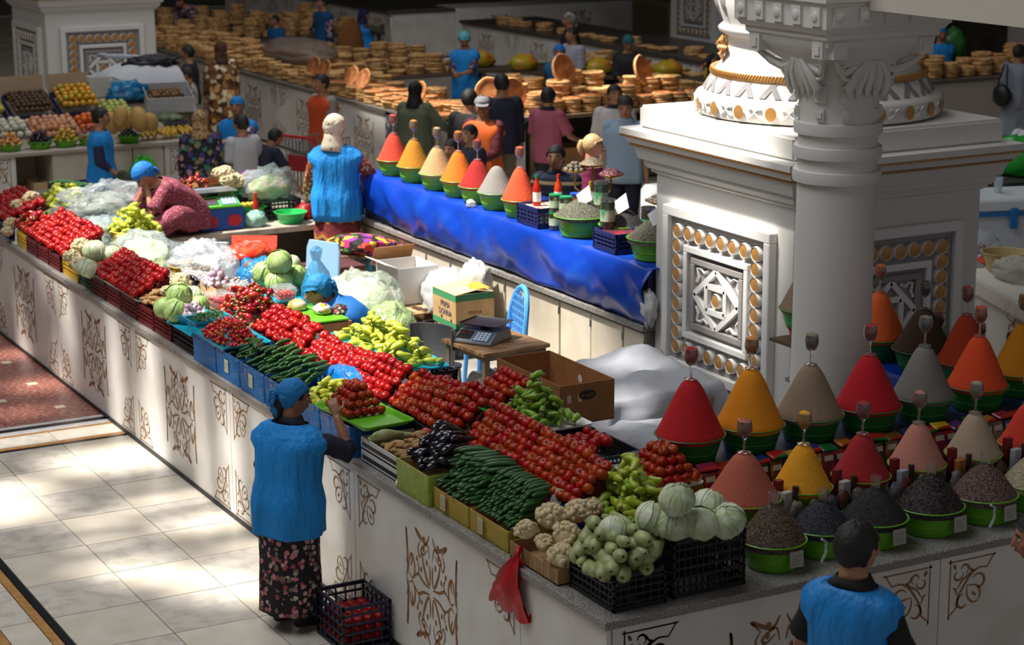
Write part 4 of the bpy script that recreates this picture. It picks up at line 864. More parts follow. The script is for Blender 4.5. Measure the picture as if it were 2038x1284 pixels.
P('seller in a blue headscarf behind the bread stacks at far right', (17.3, 18.2, 0), 250, 1.62, outfit=[('skirt', NAVYC), ('vest', VEST, dict(lo=.4)), ('sleeves', NAVYC, dict(sl=.9)), ('shoes', BLACKC)], scarf=(M('#0e68b0', .75),), skin=SK2)
P('woman with short dark hair in a grey dress walking with a black shoulder bag', (15.98, 14.9, 0), 20, 1.69, fat=1.05, outfit=[('skirt', M('#7c828e', .8), dict(hi=.62, lo=.2)), ('top', M('#7c828e', .8), dict(sl=.4)), ('shoes', BLACKC)], hair=(HAIRB,), skin=SK2)
P('fair haired woman in a white blouse and dark print skirt at the right edge', (11.5, 9.7, 0), 30, 1.66, lean=12, hand_r=(.1, .15, -.25), outfit=[('skirt', PR('#241c20', ['#a05a5a', '#5a4a4a'], 14, .5)), ('top', M('#c8c8d0', .8), dict(sl=.8)), ('shoes', BLACKC)], hair=('#6a4a30',))
P('man with black hair bowing his head beside the left carved plinth', (4.72, 20.2, 0), 215, 1.55, head=(0, 25), outfit=[('trousers', NAVYC), ('shirt', NAVYC, dict(sl=.5)), ('shoes', BLACKC)], hair=(HAIRB,))
P('person in a pale patterned scarf beside the bowing man at the left plinth', (5.05, 20.0, 0), 150, 1.5, head=(0, 20), outfit=[('skirt', BLACKC), ('top', PR('#a09a90', ['#4a4440', '#c8c0b4'], 20, .4), dict(sl=.8)), ('shoes', BLACKC)], hair=('#2a1c16',))
P('dark clothed person standing beyond the left plinth by the bread counter', (5.75, 21.9, 0), 150, 1.6, outfit=[('trousers', BLACKC), ('shirt', M('#1a1c22', .8), dict(sl=.9)), ('shoes', BLACKC)], hair=(HAIRB,))
# shopper in the red dress: her head is behind the plinth cornice
P('woman in a red dress with brown leaf print standing against the big plinth', (5.05, 7.0, 0), 205, 1.52, fat=1.15, outfit=[('skirt', PR('#b82c30', ['#3a1c1c', '#8a5a34', '#c86a3a'], 15, .5), dict(hi=.62)), ('top', PR('#b82c30', ['#3a1c1c', '#8a5a34', '#c86a3a'], 15, .5), dict(sl=.5)), ('shoes', BLACKC)], hair=('#1c1412',))
dg = bpy.context.evaluated_depsgraph_get()
for o in PEOPLE:   # bake the fused bodies
    me = bpy.data.meshes.new_from_object(o.evaluated_get(dg)); me.name = 'body'; o.modifiers.clear(); o.data = me
    me.polygons.foreach_set('use_smooth', [True]*len(me.polygons))
# ================================================================== produce, built once and copied
TOM = M('#ac3210', .33, n2='#96240c', ns=9, var=.2, hue=.012, spec=.3); CALYX = M('#2c4a16', .7); STEMG = M('#7c8a3a', .6)
PEPL = M('#a8b83a', .3, n2='#8fae2c', ns=14, var=.15, hue=.02); PEPY = M('#b8bc40', .3, n2='#a8b430', ns=14, var=.12, hue=.015); PEPD = M('#7fa02e', .3, n2='#6c9426', ns=14, var=.2, hue=.02); PEPR = M('#8e0f12', .2, var=.3, hue=.01, coat=.3)
CUC = M('#1f4a1c', .35, n2='#31602a', ns=30, var=.25, bump=.3, bs=120); ZUC = M('#a6ac78', .45, n2='#8b9860', ns=26, var=.12, hue=.01); EGG = M('#120a18', .15, var=.3, coat=.5)
CABB = M('#c6cfae', .5, n2='#a9ba88', ns=9, var=.08, bump=.25, bs=24); CABL = M('#b2c093', .5, n2='#d4dabf', ns=16, var=.08, bump=.4, bs=24); CABG = M('#8fae62', .5, n2='#a8c07c', ns=10, var=.08, bump=.3, bs=24)
CURD = M('#d8c9a4', .8, n2='#c8b488', ns=30, bump=.5, bs=90); LEAFG = M('#5a8a4a', .5, n2='#7ca066', ns=12); GING = M('#b08a5a', .8, n2='#9a7448', ns=26, var=.15); GARL = M('#cdbfc4', .6, n2='#a888a0', ns=14, var=.1)
CHER = M('#c0280c', .2, var=.25, hue=.02, coat=.3); BRED = M('#b4703a', .7, n2='#8f5228', ns=10, var=.22, bump=.3, bs=40); BREDR = M('#dcb078', .75, n2='#b8854a', ns=14, var=.2)
MESH = {}
def lob(n_, d): return lambda a, z: 1+d*cos(n_*a)
g = G(); g.lathe([(.001, -.031), (.016, -.0295), (.03, -.017), (.0355, .0), (.033, .015), (.022, .0265), (.009, .026), (.001, .0215)], 14, sq=lob(5, .03)); MESH['tomato'] = g.mesh('tomato', TOM, smooth=180)
g = G()
for k in range(5): a = 2*pi*k/5; g.add([(0, 0, .024), (.008*cos(a-.4), .008*sin(a-.4), .0245), (.021*cos(a), .021*sin(a), .0275), (.008*cos(a+.4), .008*sin(a+.4), .0245)], [(0, 1, 2, 3)])
g.tube([(0, 0, .02), (.002, 0, .032)], [.003, .0025], 5); MESH['calyx'] = g.mesh('calyx', CALYX, smooth=0)
def pepper(mat, L=.115, r=.026, bend=.012):
    g = G(); pts = []; rr = []
    for i in range(11): t = i/10; pts.append((L*(t-.5), bend*sin(pi*t), 0)); rr.append(r*[.35, .82, 1, 1.0, .95, .9, .82, .72, .6, .42, .08][i])
    g.tube(pts, rr, 9, flat=.85); n = 9
    for i, p in enumerate(g.v): k = i % n; s_ = 1+.11*cos(3*2*pi*k/n); c = V(pts[min(i//n, 10)]); g.v[i] = c+(p-c)*s_
    return g.mesh('pepper', mat, smooth=180)
MESH['pepl'] = pepper(PEPL, .105, .027); MESH['pepy'] = pepper(PEPY, .105, .027); MESH['pepd'] = pepper(PEPD, .1, .022); MESH['pepr'] = pepper(PEPR, .085, .031)
g = G(); g.tube([(-.052, 0, 0), (-.06, .002, .002), (-.078, .006, .01)], [.011, .005, .004], 6); MESH['pstem'] = g.mesh('stem', STEMG)
def longveg(name, mat, L, r, prof, bend, n=9):
    g = G(); m_ = len(prof); g.tube([(L*(i/(m_-1)-.5), bend*sin(pi*i/(m_-1)), 0) for i in range(m_)], [r*q for q in prof], n); return g.mesh(name, mat, smooth=180)
MESH['cucumber'] = longveg('cucumber', CUC, .15, .0155, [.3, .75, .95, 1, 1, .98, .9, .7, .3], .008)
MESH['zucchini'] = longveg('zucchini', ZUC, .17, .031, [.35, .8, 1, 1, .92, .82, .7, .6, .5, .45], .008, 12)
MESH['eggplant'] = longveg('eggplant', EGG, .15, .027, [.2, .7, .95, 1, .95, .85, .75, .65, .5, .35], .02, 11)
g = G(); g.tube([(.05, .012, 0), (.07, .006, 0), (.09, 0, .004)], [.019, .012, .005], 7); MESH['egcap'] = g.mesh('calyx', M('#3c4a22', .6))
g = G(); g.ball((-.085, 0, 0), (.004, .007, .007), 7, 5); MESH['zend'] = g.mesh('blossom_end', M('#4a3a22', .8))
def cabbage(mat, lm):
    g = G(); g.ball((0, 0, 0), (.088, .088, .08), 20, 14, fn=lambda p: p*(1+.03*noise.noise(p*22)))
    c = g.mesh('cabbage', mat, smooth=180); L = []
    for k in range(6):
        a0 = 2*pi*k/6+.3; rows = []
        for j in range(8):
            row = []; el = -1.1+2.3*j/7
            for i in range(8):
                w_ = .75*sin(pi*(j+.8)/9.0)+.12; aa = a0+w_*(i/7-.5)*2; e2 = el+.12*sin(i*1.7+k)*(j/7); rr = .0895+.003*(k % 3)+.004*abs(i/7-.5)*2*(j/7)+.0025*noise.noise(V((i, j, k)))
                row.append((rr*cos(aa)*cos(e2), rr*sin(aa)*cos(e2), rr*.91*sin(e2)))
            rows.append(row)
        q = G(); q.sheet(rows); q.tube([V(r[4])*1.015 for r in rows], [.0045-.0005*j for j in range(8)], 4)
        for s_ in (0, 7): q.tube([V(rows[j][4 if j < 3 else int(4+(s_-4)*(j-2)/5)])*1.01 for j in range(1, 7)], .0016, 3)
        L.append(q.mesh('outer_leaf', lm, smooth=180))
    return c, L
CAB1 = cabbage(CABB, CABL); CAB2 = cabbage(CABG, CABG)
def curd(seed):
    g = G(); r_ = random.Random(seed); g.ball((0, 0, 0), (.075, .075, .058), 14, 9)
    for i in range(70):
        a = r_.uniform(0, 2*pi); e = r_.uniform(-.25, 1.5); q = V((.075*cos(a)*cos(e), .075*sin(a)*cos(e), .06*sin(e))); s_ = r_.uniform(.012, .02); g.ball(q, s_, 7, 5, fn=lambda p: p)
    return g.mesh('cauliflower', CURD, smooth=180)
CURDS = [curd(1), curd(2)]
def leaf(L, W_, mat=LEAFG, cup=.03, nm='leaf'):
    g = G(); rows = []
    for j in range(7):
        t = j/6; w_ = W_*sin(pi*(.08+.84*t))**.7
        rows.append([(w_*(i/4-.5), L*t, cup*sin(pi*t)*1.0+cup*.8*((i/4-.5)*2)**2+.004*sin(i*2+j*3)) for i in range(5)])
    g.sheet(rows); return g.mesh(nm, mat, smooth=180)
LEAF1 = leaf(.1, .06); 
g = G()
for k in range(4):
    a = k*1.5; p = V((0.01*k, 0, 0)); g.tube([p+V((-.04+.02*k, -.01, 0)), p+V((.0, .012*cos(a), .006)), p+V((.045*cos(a), .045*sin(a), .004))], [.012, .017, .011], 7); g.ball(p+V((.045*cos(a), .045*sin(a), .004)), (.013, .013, .012), 7, 5)
MESH['ginger'] = g.mesh('ginger_root', GING, smooth=180)
g = G(); g.lathe([(.001, -.02), (.018, -.019), (.026, -.006), (.024, .008), (.012, .02), (.005, .03), (.004, .05), (.001, .055)], 12, sq=lob(7, .06)); MESH['garlic'] = g.mesh('garlic_bulb', GARL, smooth=180)
g = G(); g.ball((0, 0, 0), (.0145, .0145, .0135), 10, 7); MESH['cherry'] = g.mesh('cherry_tomato', CHER, smooth=180)
def bread_mesh(r, h, seed):
    r_ = random.Random(seed); g = G(); n = 22
    prof = [(.001, 0), (r*.8, 0), (r*.97, h*.3), (r, h*.6), (r*.94, h*.95), (r*.82, h), (r*.7, h*.72), (r*.45, h*.6), (.001, h*.62)]
    f = lambda a, z: 1+.025*sin(3*a+seed)+.015*cos(7*a); g.lathe(prof[:5], n, m=1, sq=f); g.lathe(prof[4:], n, sq=f); return g.mesh('flat_bread', [BRED, BREDR], smooth=60)
BREADS = [bread_mesh(.13, .035, 1), bread_mesh(.15, .04, 2), bread_mesh(.17, .04, 3)]
KINDS = dict(
 tomato=('tomato', MESH['tomato'], [('calyx', MESH['calyx'])], 'tomato'), pepl=('long_pepper', MESH['pepl'], [('stem', MESH['pstem'])], 'pepper'), pepy=('long_pepper', MESH['pepy'], [('stem', MESH['pstem'])], 'pepper'), pepd=('long_pepper', MESH['pepd'], [('stem', MESH['pstem'])], 'pepper'), pepr=('red_pepper', MESH['pepr'], [('stem', MESH['pstem'])], 'pepper'),
 cucumber=('cucumber', MESH['cucumber'], [], 'cucumber'), zucchini=('zucchini', MESH['zucchini'], [('blossom_end', MESH['zend'])], 'zucchini'), eggplant=('eggplant', MESH['eggplant'], [('calyx', MESH['egcap'])], 'eggplant'),
 ginger=('ginger_root', MESH['ginger'], [], 'ginger'), garlic=('garlic_bulb', MESH['garlic'], [], 'garlic'), cherry=('cherry_tomato', MESH['cherry'], [], 'tomato'))
COUNT = {}; RESTS = {}
def spawn(kind, loc, rot, sc, label, group, parts=True):
    nm, me, ch, cat = KINDS[kind]
    o = ob(nm, me, None, loc, rot, sc); tag(o, label, cat, group)
    if parts:
        for cn, cm in ch: ob(cn, cm, o)
    COUNT[nm] = COUNT.get(nm, 0)+1
    return o
def stuff_add(kind, loc, rot, sc):
    me = KINDS[kind][1]; Mx = Matrix.LocRotScale(V(loc), Euler(rot), V((sc,)*3)); REST = RESTS.setdefault(kind[:3], G()); REST.M = Mx
    REST.add([v.co for v in me.vertices], [tuple(p.vertices) for p in me.polygons])
    for _, cm in KINDS[kind][2]: REST.add([v.co for v in cm.vertices], [tuple(p.vertices) for p in cm.polygons], 1)
    REST.M = None
OD = 'first second third fourth fifth sixth seventh eighth ninth tenth eleventh twelfth 13th 14th 15th 16th 17th 18th 19th 20th 21st 22nd'.split()
def bil(c, u, v): return (c[0]*(1-u)+c[1]*u)*(1-v)+(c[3]*(1-u)+c[2]*u)*v
def terraces(c, nu, nv, label, group, r=.034, kind='tomato', ind=True, jit=.006, skip=0, humps=0, sc=1.0, mxr=99):
    """c: front-left, front-right, back-right, back-left centres; rows climb towards the back"""
    c = [V(q) for q in c]
    for j in range(nv):
        n = nu-(j % 2)
        for i in range(n):
            u = (i+.5+.5*(j % 2))/nu; v = j/max(1, nv-1); p = bil(c, u, v)
            p += V((rnd.uniform(-jit, jit), rnd.uniform(-jit, jit), rnd.uniform(-jit, jit)*.6+humps*noise.noise(V((p.y*4, p.x*5, 1)))*v))
            rot = (rnd.uniform(-.9, .9), rnd.uniform(-1.0, .3), rnd.uniform(0, 6.28)); s_ = sc*rnd.uniform(.93, 1.08)
            if ind and j < mxr: spawn(kind, p, rot, s_, label % (OD[i], OD[j]) if '%s' in label else label, group)
            else: stuff_add(kind, p, rot, s_)
def fillbox(name, x0, x1, y0, y1, z0, zf, zb, mat):  # sloped packing below a terrace
    g = G(); g.add([(x0, y0, z0), (x1, y0, z0), (x1, y1, z0), (x0, y1, z0), (x0, y0, zf), (x1, y0, zb), (x1, y1, zb), (x0, y1, zf)], [(3, 2, 1, 0), (4, 5, 6, 7), (0, 1, 5, 4), (1, 2, 6, 5), (2, 3, 7, 6), (3, 0, 4, 7)]); return g.obj(name, mat, None, smooth=0)
def mound(kind, cx, cy, hx, hy, z0, layers, dz, step, label, group, yaw=None, tilt=.25, sc=1.0, rz=0, shrink=.75, jit=.3, ind=True, parts=True):
    R_ = Matrix.Rotation(rz, 3, 'Z'); lx = KINDS[kind][1].dimensions[0] if False else .1
    for k in range(layers):
        f = shrink**k if layers > 1 else 1; nx_ = max(1, int(2*hx*f/step[0])); ny_ = max(1, int(2*hy*f/step[1]))
        for i in range(nx_):
            for j in range(ny_):
                x = (-hx*f+2*hx*f*(i+.5)/nx_); y = (-hy*f+2*hy*f*(j+.5)/ny_)
                e = (x/hx)**2+(y/hy)**2
                if e > 1.45: continue
                q_ = shrink**(k+1)*.5
                if k < layers-1 and abs(x) < hx*q_ and abs(y) < hy*q_: continue
                p = R_ @ V((x+rnd.uniform(-jit, jit)*step[0], y+rnd.uniform(-jit, jit)*step[1], 0))
                yw = rnd.uniform(0, 6.28) if yaw is None else yaw+rnd.uniform(-.25, .25)+(pi if rnd.random() < .3 and yaw is not None and kind.startswith('pep') else 0)
                A = (kind, (cx+p.x, cy+p.y, z0+dz*k+rnd.uniform(-.004, .004)), (rnd.uniform(0, 6.28) if kind != 'ginger' else 0, rnd.uniform(-tilt, tilt), yw), sc*rnd.uniform(.86, 1.12))
                if ind: spawn(*A, label, group, parts)
                else: stuff_add(*A)
def cab(loc, r, label, group=None, kind=0):
    c, L = (CAB1, CAB2)[kind]; s_ = r/.088
    o = ob('cabbage', c, None, loc, (rnd.uniform(-.6, .6), rnd.uniform(-.6, .6), rnd.uniform(0, 6)), s_); tag(o, label, 'cabbage', group)
    for l in L: ob('outer_leaf', l, o)
    return o
def cauli(loc, r, label, leaves=3):
    o = ob('cauliflower', CURDS[int(r*1000) % 2], None, loc, (rnd.uniform(-.5, .5), rnd.uniform(-.5, .5), rnd.uniform(0, 6)), r/.085); tag(o, label, 'cauliflower', 'cauliflowers')
    for k in range(leaves): ob('leaf', LEAF1, o, (.03*cos(k*2.2), .03*sin(k*2.2), -.05), (radians(20), 0, k*2.2), .9)

# ------------------------------------------------------------------ containers
def rr(lx, ly, r, n=4, z=0):
    out = []
    for cx, cy, a0 in ((lx/2-r, ly/2-r, 0), (-lx/2+r, ly/2-r, 90), (-lx/2+r, -ly/2+r, 180), (lx/2-r, -ly/2+r, 270)):
        for i in range(n+1): a = radians(a0+90*i/n); out.append((cx+r*cos(a), cy+r*sin(a), z))
    return out
def tray(label, x, y, z, lx, ly, h, mat, rz=0, cat='tray', name='plastic_tray', rim=.012):
    g = G(); prof = [(-.02, 0), (-.004, h*.8), (.0, h), (rim, h+.004), (rim, h-.006), (.002, h-.006)]
    g.loft([rr(lx*.92, ly*.92, .03, 4, 0)]+[rr(lx+2*o, ly+2*o, .04, 4, zz) for o, zz in prof[1:5]], cap=False)
    inn = [rr(lx-.004, ly-.004, .038, 4, h-.001), rr(lx*.92-.006, ly*.92-.006, .028, 4, .006)]
    g.loft(inn, cap=False); g.add(rr(lx*.92, ly*.92, .03, 4, .006), [tuple(range(20))]); g.add(rr(lx*.92, ly*.92, .03, 4, 0), [tuple(range(19, -1, -1))])
    return tag(g.obj(name, mat, None, (x, y, z), (0, 0, rz), smooth=40), label, cat)
def crate(label, x0, x1, y0, y1, z0, h, mat, nv=9, nh=4, rz=0, name='plastic_crate', group=None, bar=.006):
    lx, ly = x1-x0, y1-y0; t = thing(name, label, 'crate', ((x0+x1)/2, (y0+y1)/2, z0), rz, group)
    for ax, s_ in ((0, -1), (0, 1), (1, -1), (1, 1)):
        g = G(); L = ly if ax == 0 else lx; off = s_*((lx if ax == 0 else ly)/2-.008)
        n = max(3, int(nv*L/.4))
        for i in range(n+1):
            u = -L/2+L*i/n; b = .014 if i in (0, n) else bar; u = max(-L/2+b/2, min(L/2-b/2, u))
            if ax == 0: g.box(off-.006, off+.006, u-b/2, u+b/2, 0, h)
            else: g.box(u-b/2, u+b/2, off-.006, off+.006, 0, h)
        for j in range(nh+1):
            zz = h*j/nh; b = .011 if j in (0, nh) else bar; zz = max(b, min(h-b, zz))
            if ax == 0: g.box(off-.007, off+.007, -L/2, L/2, zz-b, zz+b)
            else: g.box(-L/2, L/2, off-.007, off+.007, zz-b, zz+b)
        g.obj('side_wall', mat, t, smooth=0)
    g = G(); g.box(-lx/2+.01, lx/2-.01, -ly/2+.01, ly/2-.01, .004, .014); g.obj('base', mat, t, smooth=0)
    return t
def carton(label, x0, x1, y0, y1, z0, z1, mat=CARD, rz=0, open_=True, name='cardboard_box', inner=None, cat='box'):
    lx, ly, h = x1-x0, y1-y0, z1-z0; t = thing(name, label, cat, ((x0+x1)/2, (y0+y1)/2, z0), rz); k = .006
    for b in ((-lx/2, -lx/2+k, -ly/2, ly/2), (lx/2-k, lx/2, -ly/2, ly/2), (-lx/2+k, lx/2-k, -ly/2, -ly/2+k), (-lx/2+k, lx/2-k, ly/2-k, ly/2)):
        g = G(); g.box(b[0], b[1], b[2], b[3], 0, h); g.obj('side', mat, t, smooth=0)
    g = G(); g.box(-lx/2, lx/2, -ly/2, ly/2, 0, k); g.obj('base', mat, t, smooth=0)
    if not open_: g = G(); g.box(-lx/2, lx/2, -ly/2, ly/2, h, h+k); g.obj('lid', mat, t, smooth=0)
    return t
def wrapped(label, x0, x1, y0, y1, z0, h, col, dens=.55, card=CARDL):
    t = carton(label, x0, x1, y0, y1, z0, z0+h, card); lx, ly = x1-x0, y1-y0; g = G(); rows = []
    for j in range(7):
        zz = -.0+(h+.006)*j/6; row = []
        for q in rr(lx+.012, ly+.012, .012, 3, zz)+rr(lx+.012, ly+.012, .012, 3, zz)[:1]:
            p = V(q); n_ = noise.noise(V((p.x*14, p.y*14, zz*9))); row.append((p.x*(1+.02*n_), p.y*(1+.02*n_), zz))
        rows.append(row)
    g.sheet(rows); g.obj('film_wrap', film(col, dens), t, smooth=180)
    return t
def price(loc, rz=0, w_=.06, h=.075, lean=-20, label='small white price card with printed lines', mat=PAPER, group='price cards'):
    t = G(); t.box(-w_/2, w_/2, -.001, .001, 0, h); o = t.obj('price_card', mat, None, loc, (radians(lean), 0, rz), smooth=0); tag(o, label, 'price card', group)
    g = G()
    for k in range(4): g.box(-w_*.36, w_*(.36-.12*(k % 3)), -.0022, -.001, h*(.2+.17*k), h*(.2+.17*k)+.004)
    g.obj('printed_lines', M('#7f857c', .8), o, smooth=0)
    return o
def lump(name, label, loc, size, mat, seed=0, rough=.22, freq=3.2, n=26, cat='bag', rz=0, flat=True, group=None, solid=0):
    g = G()
    def fn(p):
        q = V((p.x/size[0], p.y/size[1], p.z/size[2])); d = 1+rough*noise.noise(q*freq+V((seed*3.1, seed, 0)))+rough*.55*noise.noise(q*freq*2.6+V((seed, 0, seed*2)))+rough*.3*abs(noise.noise(q*freq*5+V((0, seed, 0))))
        r = V((p.x*d, p.y*d, p.z*d))
        if flat and r.z < -size[2]*.55: r.z = -size[2]*.55
        return r
    g.ball((0, 0, 0), size, n, int(n*.7), fn=fn)
    return tag(g.obj(name, mat, None, (loc[0], loc[1], loc[2]+size[2]*(.55 if flat else 0)), (0, 0, rz), smooth=180), label, cat, group)
T0 = 1.010
# ================================================================== goods along the long counter, near corner first
BLUEF = '#1478c8'
crate('black plastic crate at the counter corner heaped with pale zucchini', .07, .38, .06, .49, T0, .19, BLACKP, 10, 5)
for k, (nx_, ny_) in enumerate(((3, 6), (3, 5), (3, 5), (2, 4))):
    for i in range(nx_):
        for j in range(ny_):
            x = .07+.11*i+.03*k+rnd.uniform(-.012, .012); y = .08+.38*(j+.5)/ny_+.0*k+rnd.uniform(-.012, .012)
            spawn('zucchini', (x, y, 1.2+.052*k+rnd.uniform(-.01, .01)), (rnd.uniform(0, 6), rnd.uniform(-.15, .25), radians(62)+rnd.uniform(-.5, .5)), rnd.uniform(.95, 1.45), 'pale green zucchini in the %s layer of the heap over the corner crate' % OD[k], 'zucchini on the corner crate')
CR = crate('tall black crate carrying the white cabbages beside the spice bowls', .43, .87, .08, .46, T0, .30, BLACKP, 11, 6)
g = G(); g.box(-.21, .21, -.18, .18, .29, .305); g.obj('crate_lid', BLACKP, CR, smooth=0)
for i, (px, py, z, r) in enumerate(((1300, 1033, 1.41, .088), (1340, 1042, 1.40, .088), (1394, 1042, 1.40, .088), (1448, 1037, 1.40, .088), (1410, 1006, 1.43, .085), (1347, 995, 1.545, .085))):
    cab(at(px, py, z), r, ['white cabbage at the left end of the heap on the tall crate', 'white cabbage in front of the heap below the topmost one', 'white cabbage in the middle front of the heap on the tall crate', 'white cabbage at the right end of the heap by the spice bowl', 'white cabbage at the back of the heap under the pink spice cone', 'white cabbage lying on top of the cabbage heap'][i])
cab(at(1222, 1056, 1.36), .075, 'white cabbage half hidden behind the zucchini heap')
t = carton('shallow wooden tray of cauliflowers on the counter edge', .02, .42, .52, 1.03, T0, 1.095, M('#a8845a', .8, n2='#8a683f', ns=6, ani=(1, 8, 1)), name='wooden_tray', cat='tray')
for i, (px, py, z, r) in enumerate(((1096, 1030, 1.25, .088), (1150, 1020, 1.27, .08), (1048, 1056, 1.2, .066), (1085, 1083, 1.15, .06), (1128, 1068, 1.22, .085), (1122, 1108, 1.14, .085), (1180, 1010, 1.22, .06))):
    cauli(at(px, py, z), r, ['cauliflower with tight curds at the back left of the wooden tray', 'cauliflower at the back right of the wooden tray', 'small cauliflower at the left end of the wooden tray', 'small cauliflower low at the front of the wooden tray', 'cauliflower in the centre of the wooden tray', 'large cauliflower at the front edge above the red bag', 'cauliflower behind the tray next to the light peppers'][i])
# cucumbers in yellow wrapped cartons
for i, (ya, yb) in enumerate(((1.07, 1.51), (1.53, 1.955))):
    wrapped(('yellow wrapped carton full of small stacked cucumbers', 'yellow wrapped carton full of long cucumbers')[i], .03, .38, ya, yb, T0, .12, '#c8b828', .4, M('#b8905a', .8))
    price((.008, (ya+yb)/2+.06, T0+.03), radians(-90), .06, .09, 0, ('price card stuck on the carton of small cucumbers', 'price card stuck on the carton of long cucumbers')[i], M('#b8ae90', .8), None)
for k in range(8):
    for j in range(12):
        y = 1.07+.44*(j+.5+.5*(k % 2))/12.5
        spawn('cucumber', (.125+.019*k+rnd.uniform(-.008, .008), y, 1.145+.026*k+rnd.uniform(-.003, .003)), (rnd.uniform(0, 6), rnd.uniform(-.08, .08), radians(8)+rnd.uniform(-.12, .12)), rnd.uniform(.92, 1.08), 'small cucumber, %s from left in the %s layer of the first yellow carton' % (OD[11-j], OD[k]), 'cucumbers in the first yellow carton')
for k in range(8):
    for j in range(10):
        y = 1.54+.42*(j+.5+.5*(k % 2))/10.5
        spawn('cucumber', (.125+.02*k+rnd.uniform(-.02, .02), y, 1.145+.026*k+rnd.uniform(-.004, .004)), (rnd.uniform(0, 6), rnd.uniform(-.08, .1), radians(5+6*(k > 4))+rnd.uniform(-.2, .2)-(.5 if k > 5 else 0)), (rnd.uniform(1.1, 1.35), 1, 1), 'long cucumber, %s from left in the %s layer of the second yellow carton' % (OD[9-j], OD[k]), 'cucumbers in the second yellow carton')
wrapped('green film wrapped carton of dark eggplants', .0, .37, 1.97, 2.38, T0, .18, '#9ab83c', .62, M('#c0b070', .8))
for k in range(6):
    for j in range(6):
        spawn('eggplant', (.10+.03*k+rnd.uniform(-.02, .02), 1.99+.36*(j+.5+.4*(k % 2))/6.3, 1.205+.031*k+rnd.uniform(-.004, .004)), (rnd.uniform(0, 6), rnd.uniform(-.05, .15), radians(8)+rnd.uniform(-.35, .35)), rnd.uniform(.9, 1.15), 'glossy eggplant, %s from left in the %s layer of the green carton' % (OD[5-j], OD[k]), 'eggplants in the green wrapped carton')
for z, l in ((T0, 'lower white foam tray with black side print, near the eggplants'), (T0+.08, 'upper white foam tray carrying zucchini and ginger')):
    t = carton(l, .04, .42, 2.42, 2.98, z, z+.072, M('#c9c6c0', .7), name='foam_tray', cat='tray')
    for s_ in (0,): q = G(); q.box(-.1915, -.19, -.26, .26, .02, .045); q.obj('printed_band', DARK, t, smooth=0)
for i in range(2): lump('foam_cup', ('small white foam cup between the trays and the eggplants', 'second small white foam cup lying by the trays')[i], (.03+.03*i, 2.40-.0*i, T0+.05*i), (.035, .025, .03), WHITE, i, .05, cat='cup', n=12)
for i in range(7): spawn('zucchini', (.12+.05*(i % 3), 2.86-.02*i, 1.17+.025*(i//3)), (rnd.uniform(0, 6), 0, radians(-10)+rnd.uniform(-.2, .2)), 1.0, 'pale zucchini on the upper foam tray', 'zucchini on the foam tray')
for i, p in enumerate(((.28, 2.68, 1.2), (.33, 2.62, 1.22), (.24, 2.6, 1.19), (.36, 2.72, 1.2), (.4, 2.58, 1.21))): spawn('tomato', p, (.3, -.4, i), 1.1, 'loose tomato lying between zucchini and ginger on the foam tray', 'loose tomatoes on the foam tray')
mound('ginger', .24, 2.50, .17, .2, 1.16, 4, .03, (.075, .06), 'knobbly pale ginger root on the foam tray', 'ginger roots on the foam tray', tilt=.3, sc=1.05)
for i in range(5): o = spawn('ginger', (.1+.02*i, 2.62+.02*i, 1.155), (0, 0, i), .7, 'thin dark root beside the ginger', 'thin dark roots'); o.data = o.data

# blue film wrapped crates along the edge
BC = [(3.05, 3.5), (3.52, 3.97), (4.0, 4.44), (4.47, 4.9), (4.93, 5.36), (5.39, 5.84)]
for i, (ya, yb) in enumerate(BC):
    wrapped('blue film wrapped crate %s' % ['under the lime tray of tomatoes', 'holding light peppers behind the standing woman', 'of cucumbers beside the standing woman\'s head', 'with a price card holding the cucumber pile', 'of darker cucumbers left of the price card crate', 'under the turquoise cherry tomato tray'][i], -.0, .37, ya, yb, T0, .195, BLUEF, .8, M('#1c4f8c', .6))
    if i in (3, 4): price((-.012, (ya+yb)/2, T0+.06), radians(-90), .07, .09, 0, 'price card on the blue crate %s' % ('of pale cucumbers' if i == 3 else 'of dark cucumbers'), M('#c2c0a2', .8), None)
lump('film_wrap', 'crumpled blue film rising behind the cucumbers', (.40, 3.95, 1.12), (.09, .32, .13), film(BLUEF, .75), 3, .3, n=24)
for k in range(6):
    for j in range(13-k):
        spawn('cucumber', (.10+.035*k+rnd.uniform(-.02, .02), 4.02+.85*(j+.5)/(13-k), 1.2+.024*k), (rnd.uniform(0, 6), rnd.uniform(-.1, .1), radians(28)+rnd.uniform(-.3, .3)), rnd.uniform(1.0, 1.25), 'ripe green cucumber in the %s layer across the two blue crates' % OD[k], 'cucumbers across the blue crates')
for k in range(3):
    for j in range(11): spawn('cucumber', (.09+.06*k+rnd.uniform(-.03, .03), 4.95+.4*(j+.5)/11, 1.2+.026*k), (rnd.uniform(0, 6), rnd.uniform(-.1, .1), radians(35)+rnd.uniform(-.5, .5)), .9, 'short dark cucumber in the blue crate by the cherry tomatoes', 'short dark cucumbers')
tray('lime green plastic tray with a pyramid of tomatoes at the woman\'s hand', .17, 3.22, 1.208, .34, .66, .03, LIME, radians(4))
for k in range(4):
    for i in range(5-k):
        for j in range(6-k):
            if k < 3 and 0 < i and 0 < j < 5-k: continue
            spawn('tomato', (.06+.028*k+.055*(i+.5*0), 3.2+.028*k+.058*j, 1.243+.046*k), (rnd.uniform(-.6, .6), rnd.uniform(-.8, .2), rnd.uniform(0, 6)), .86, 'tomato in the %s layer of the small pyramid on the lime green tray' % OD[k], 'tomatoes on the lime tray')
mound('pepy', .19, 3.72, .16, .24, 1.2, 4, .035, (.1, .05), 'light yellow green pepper in the blue crate behind the standing woman', 'peppers in the blue crate', tilt=.35)
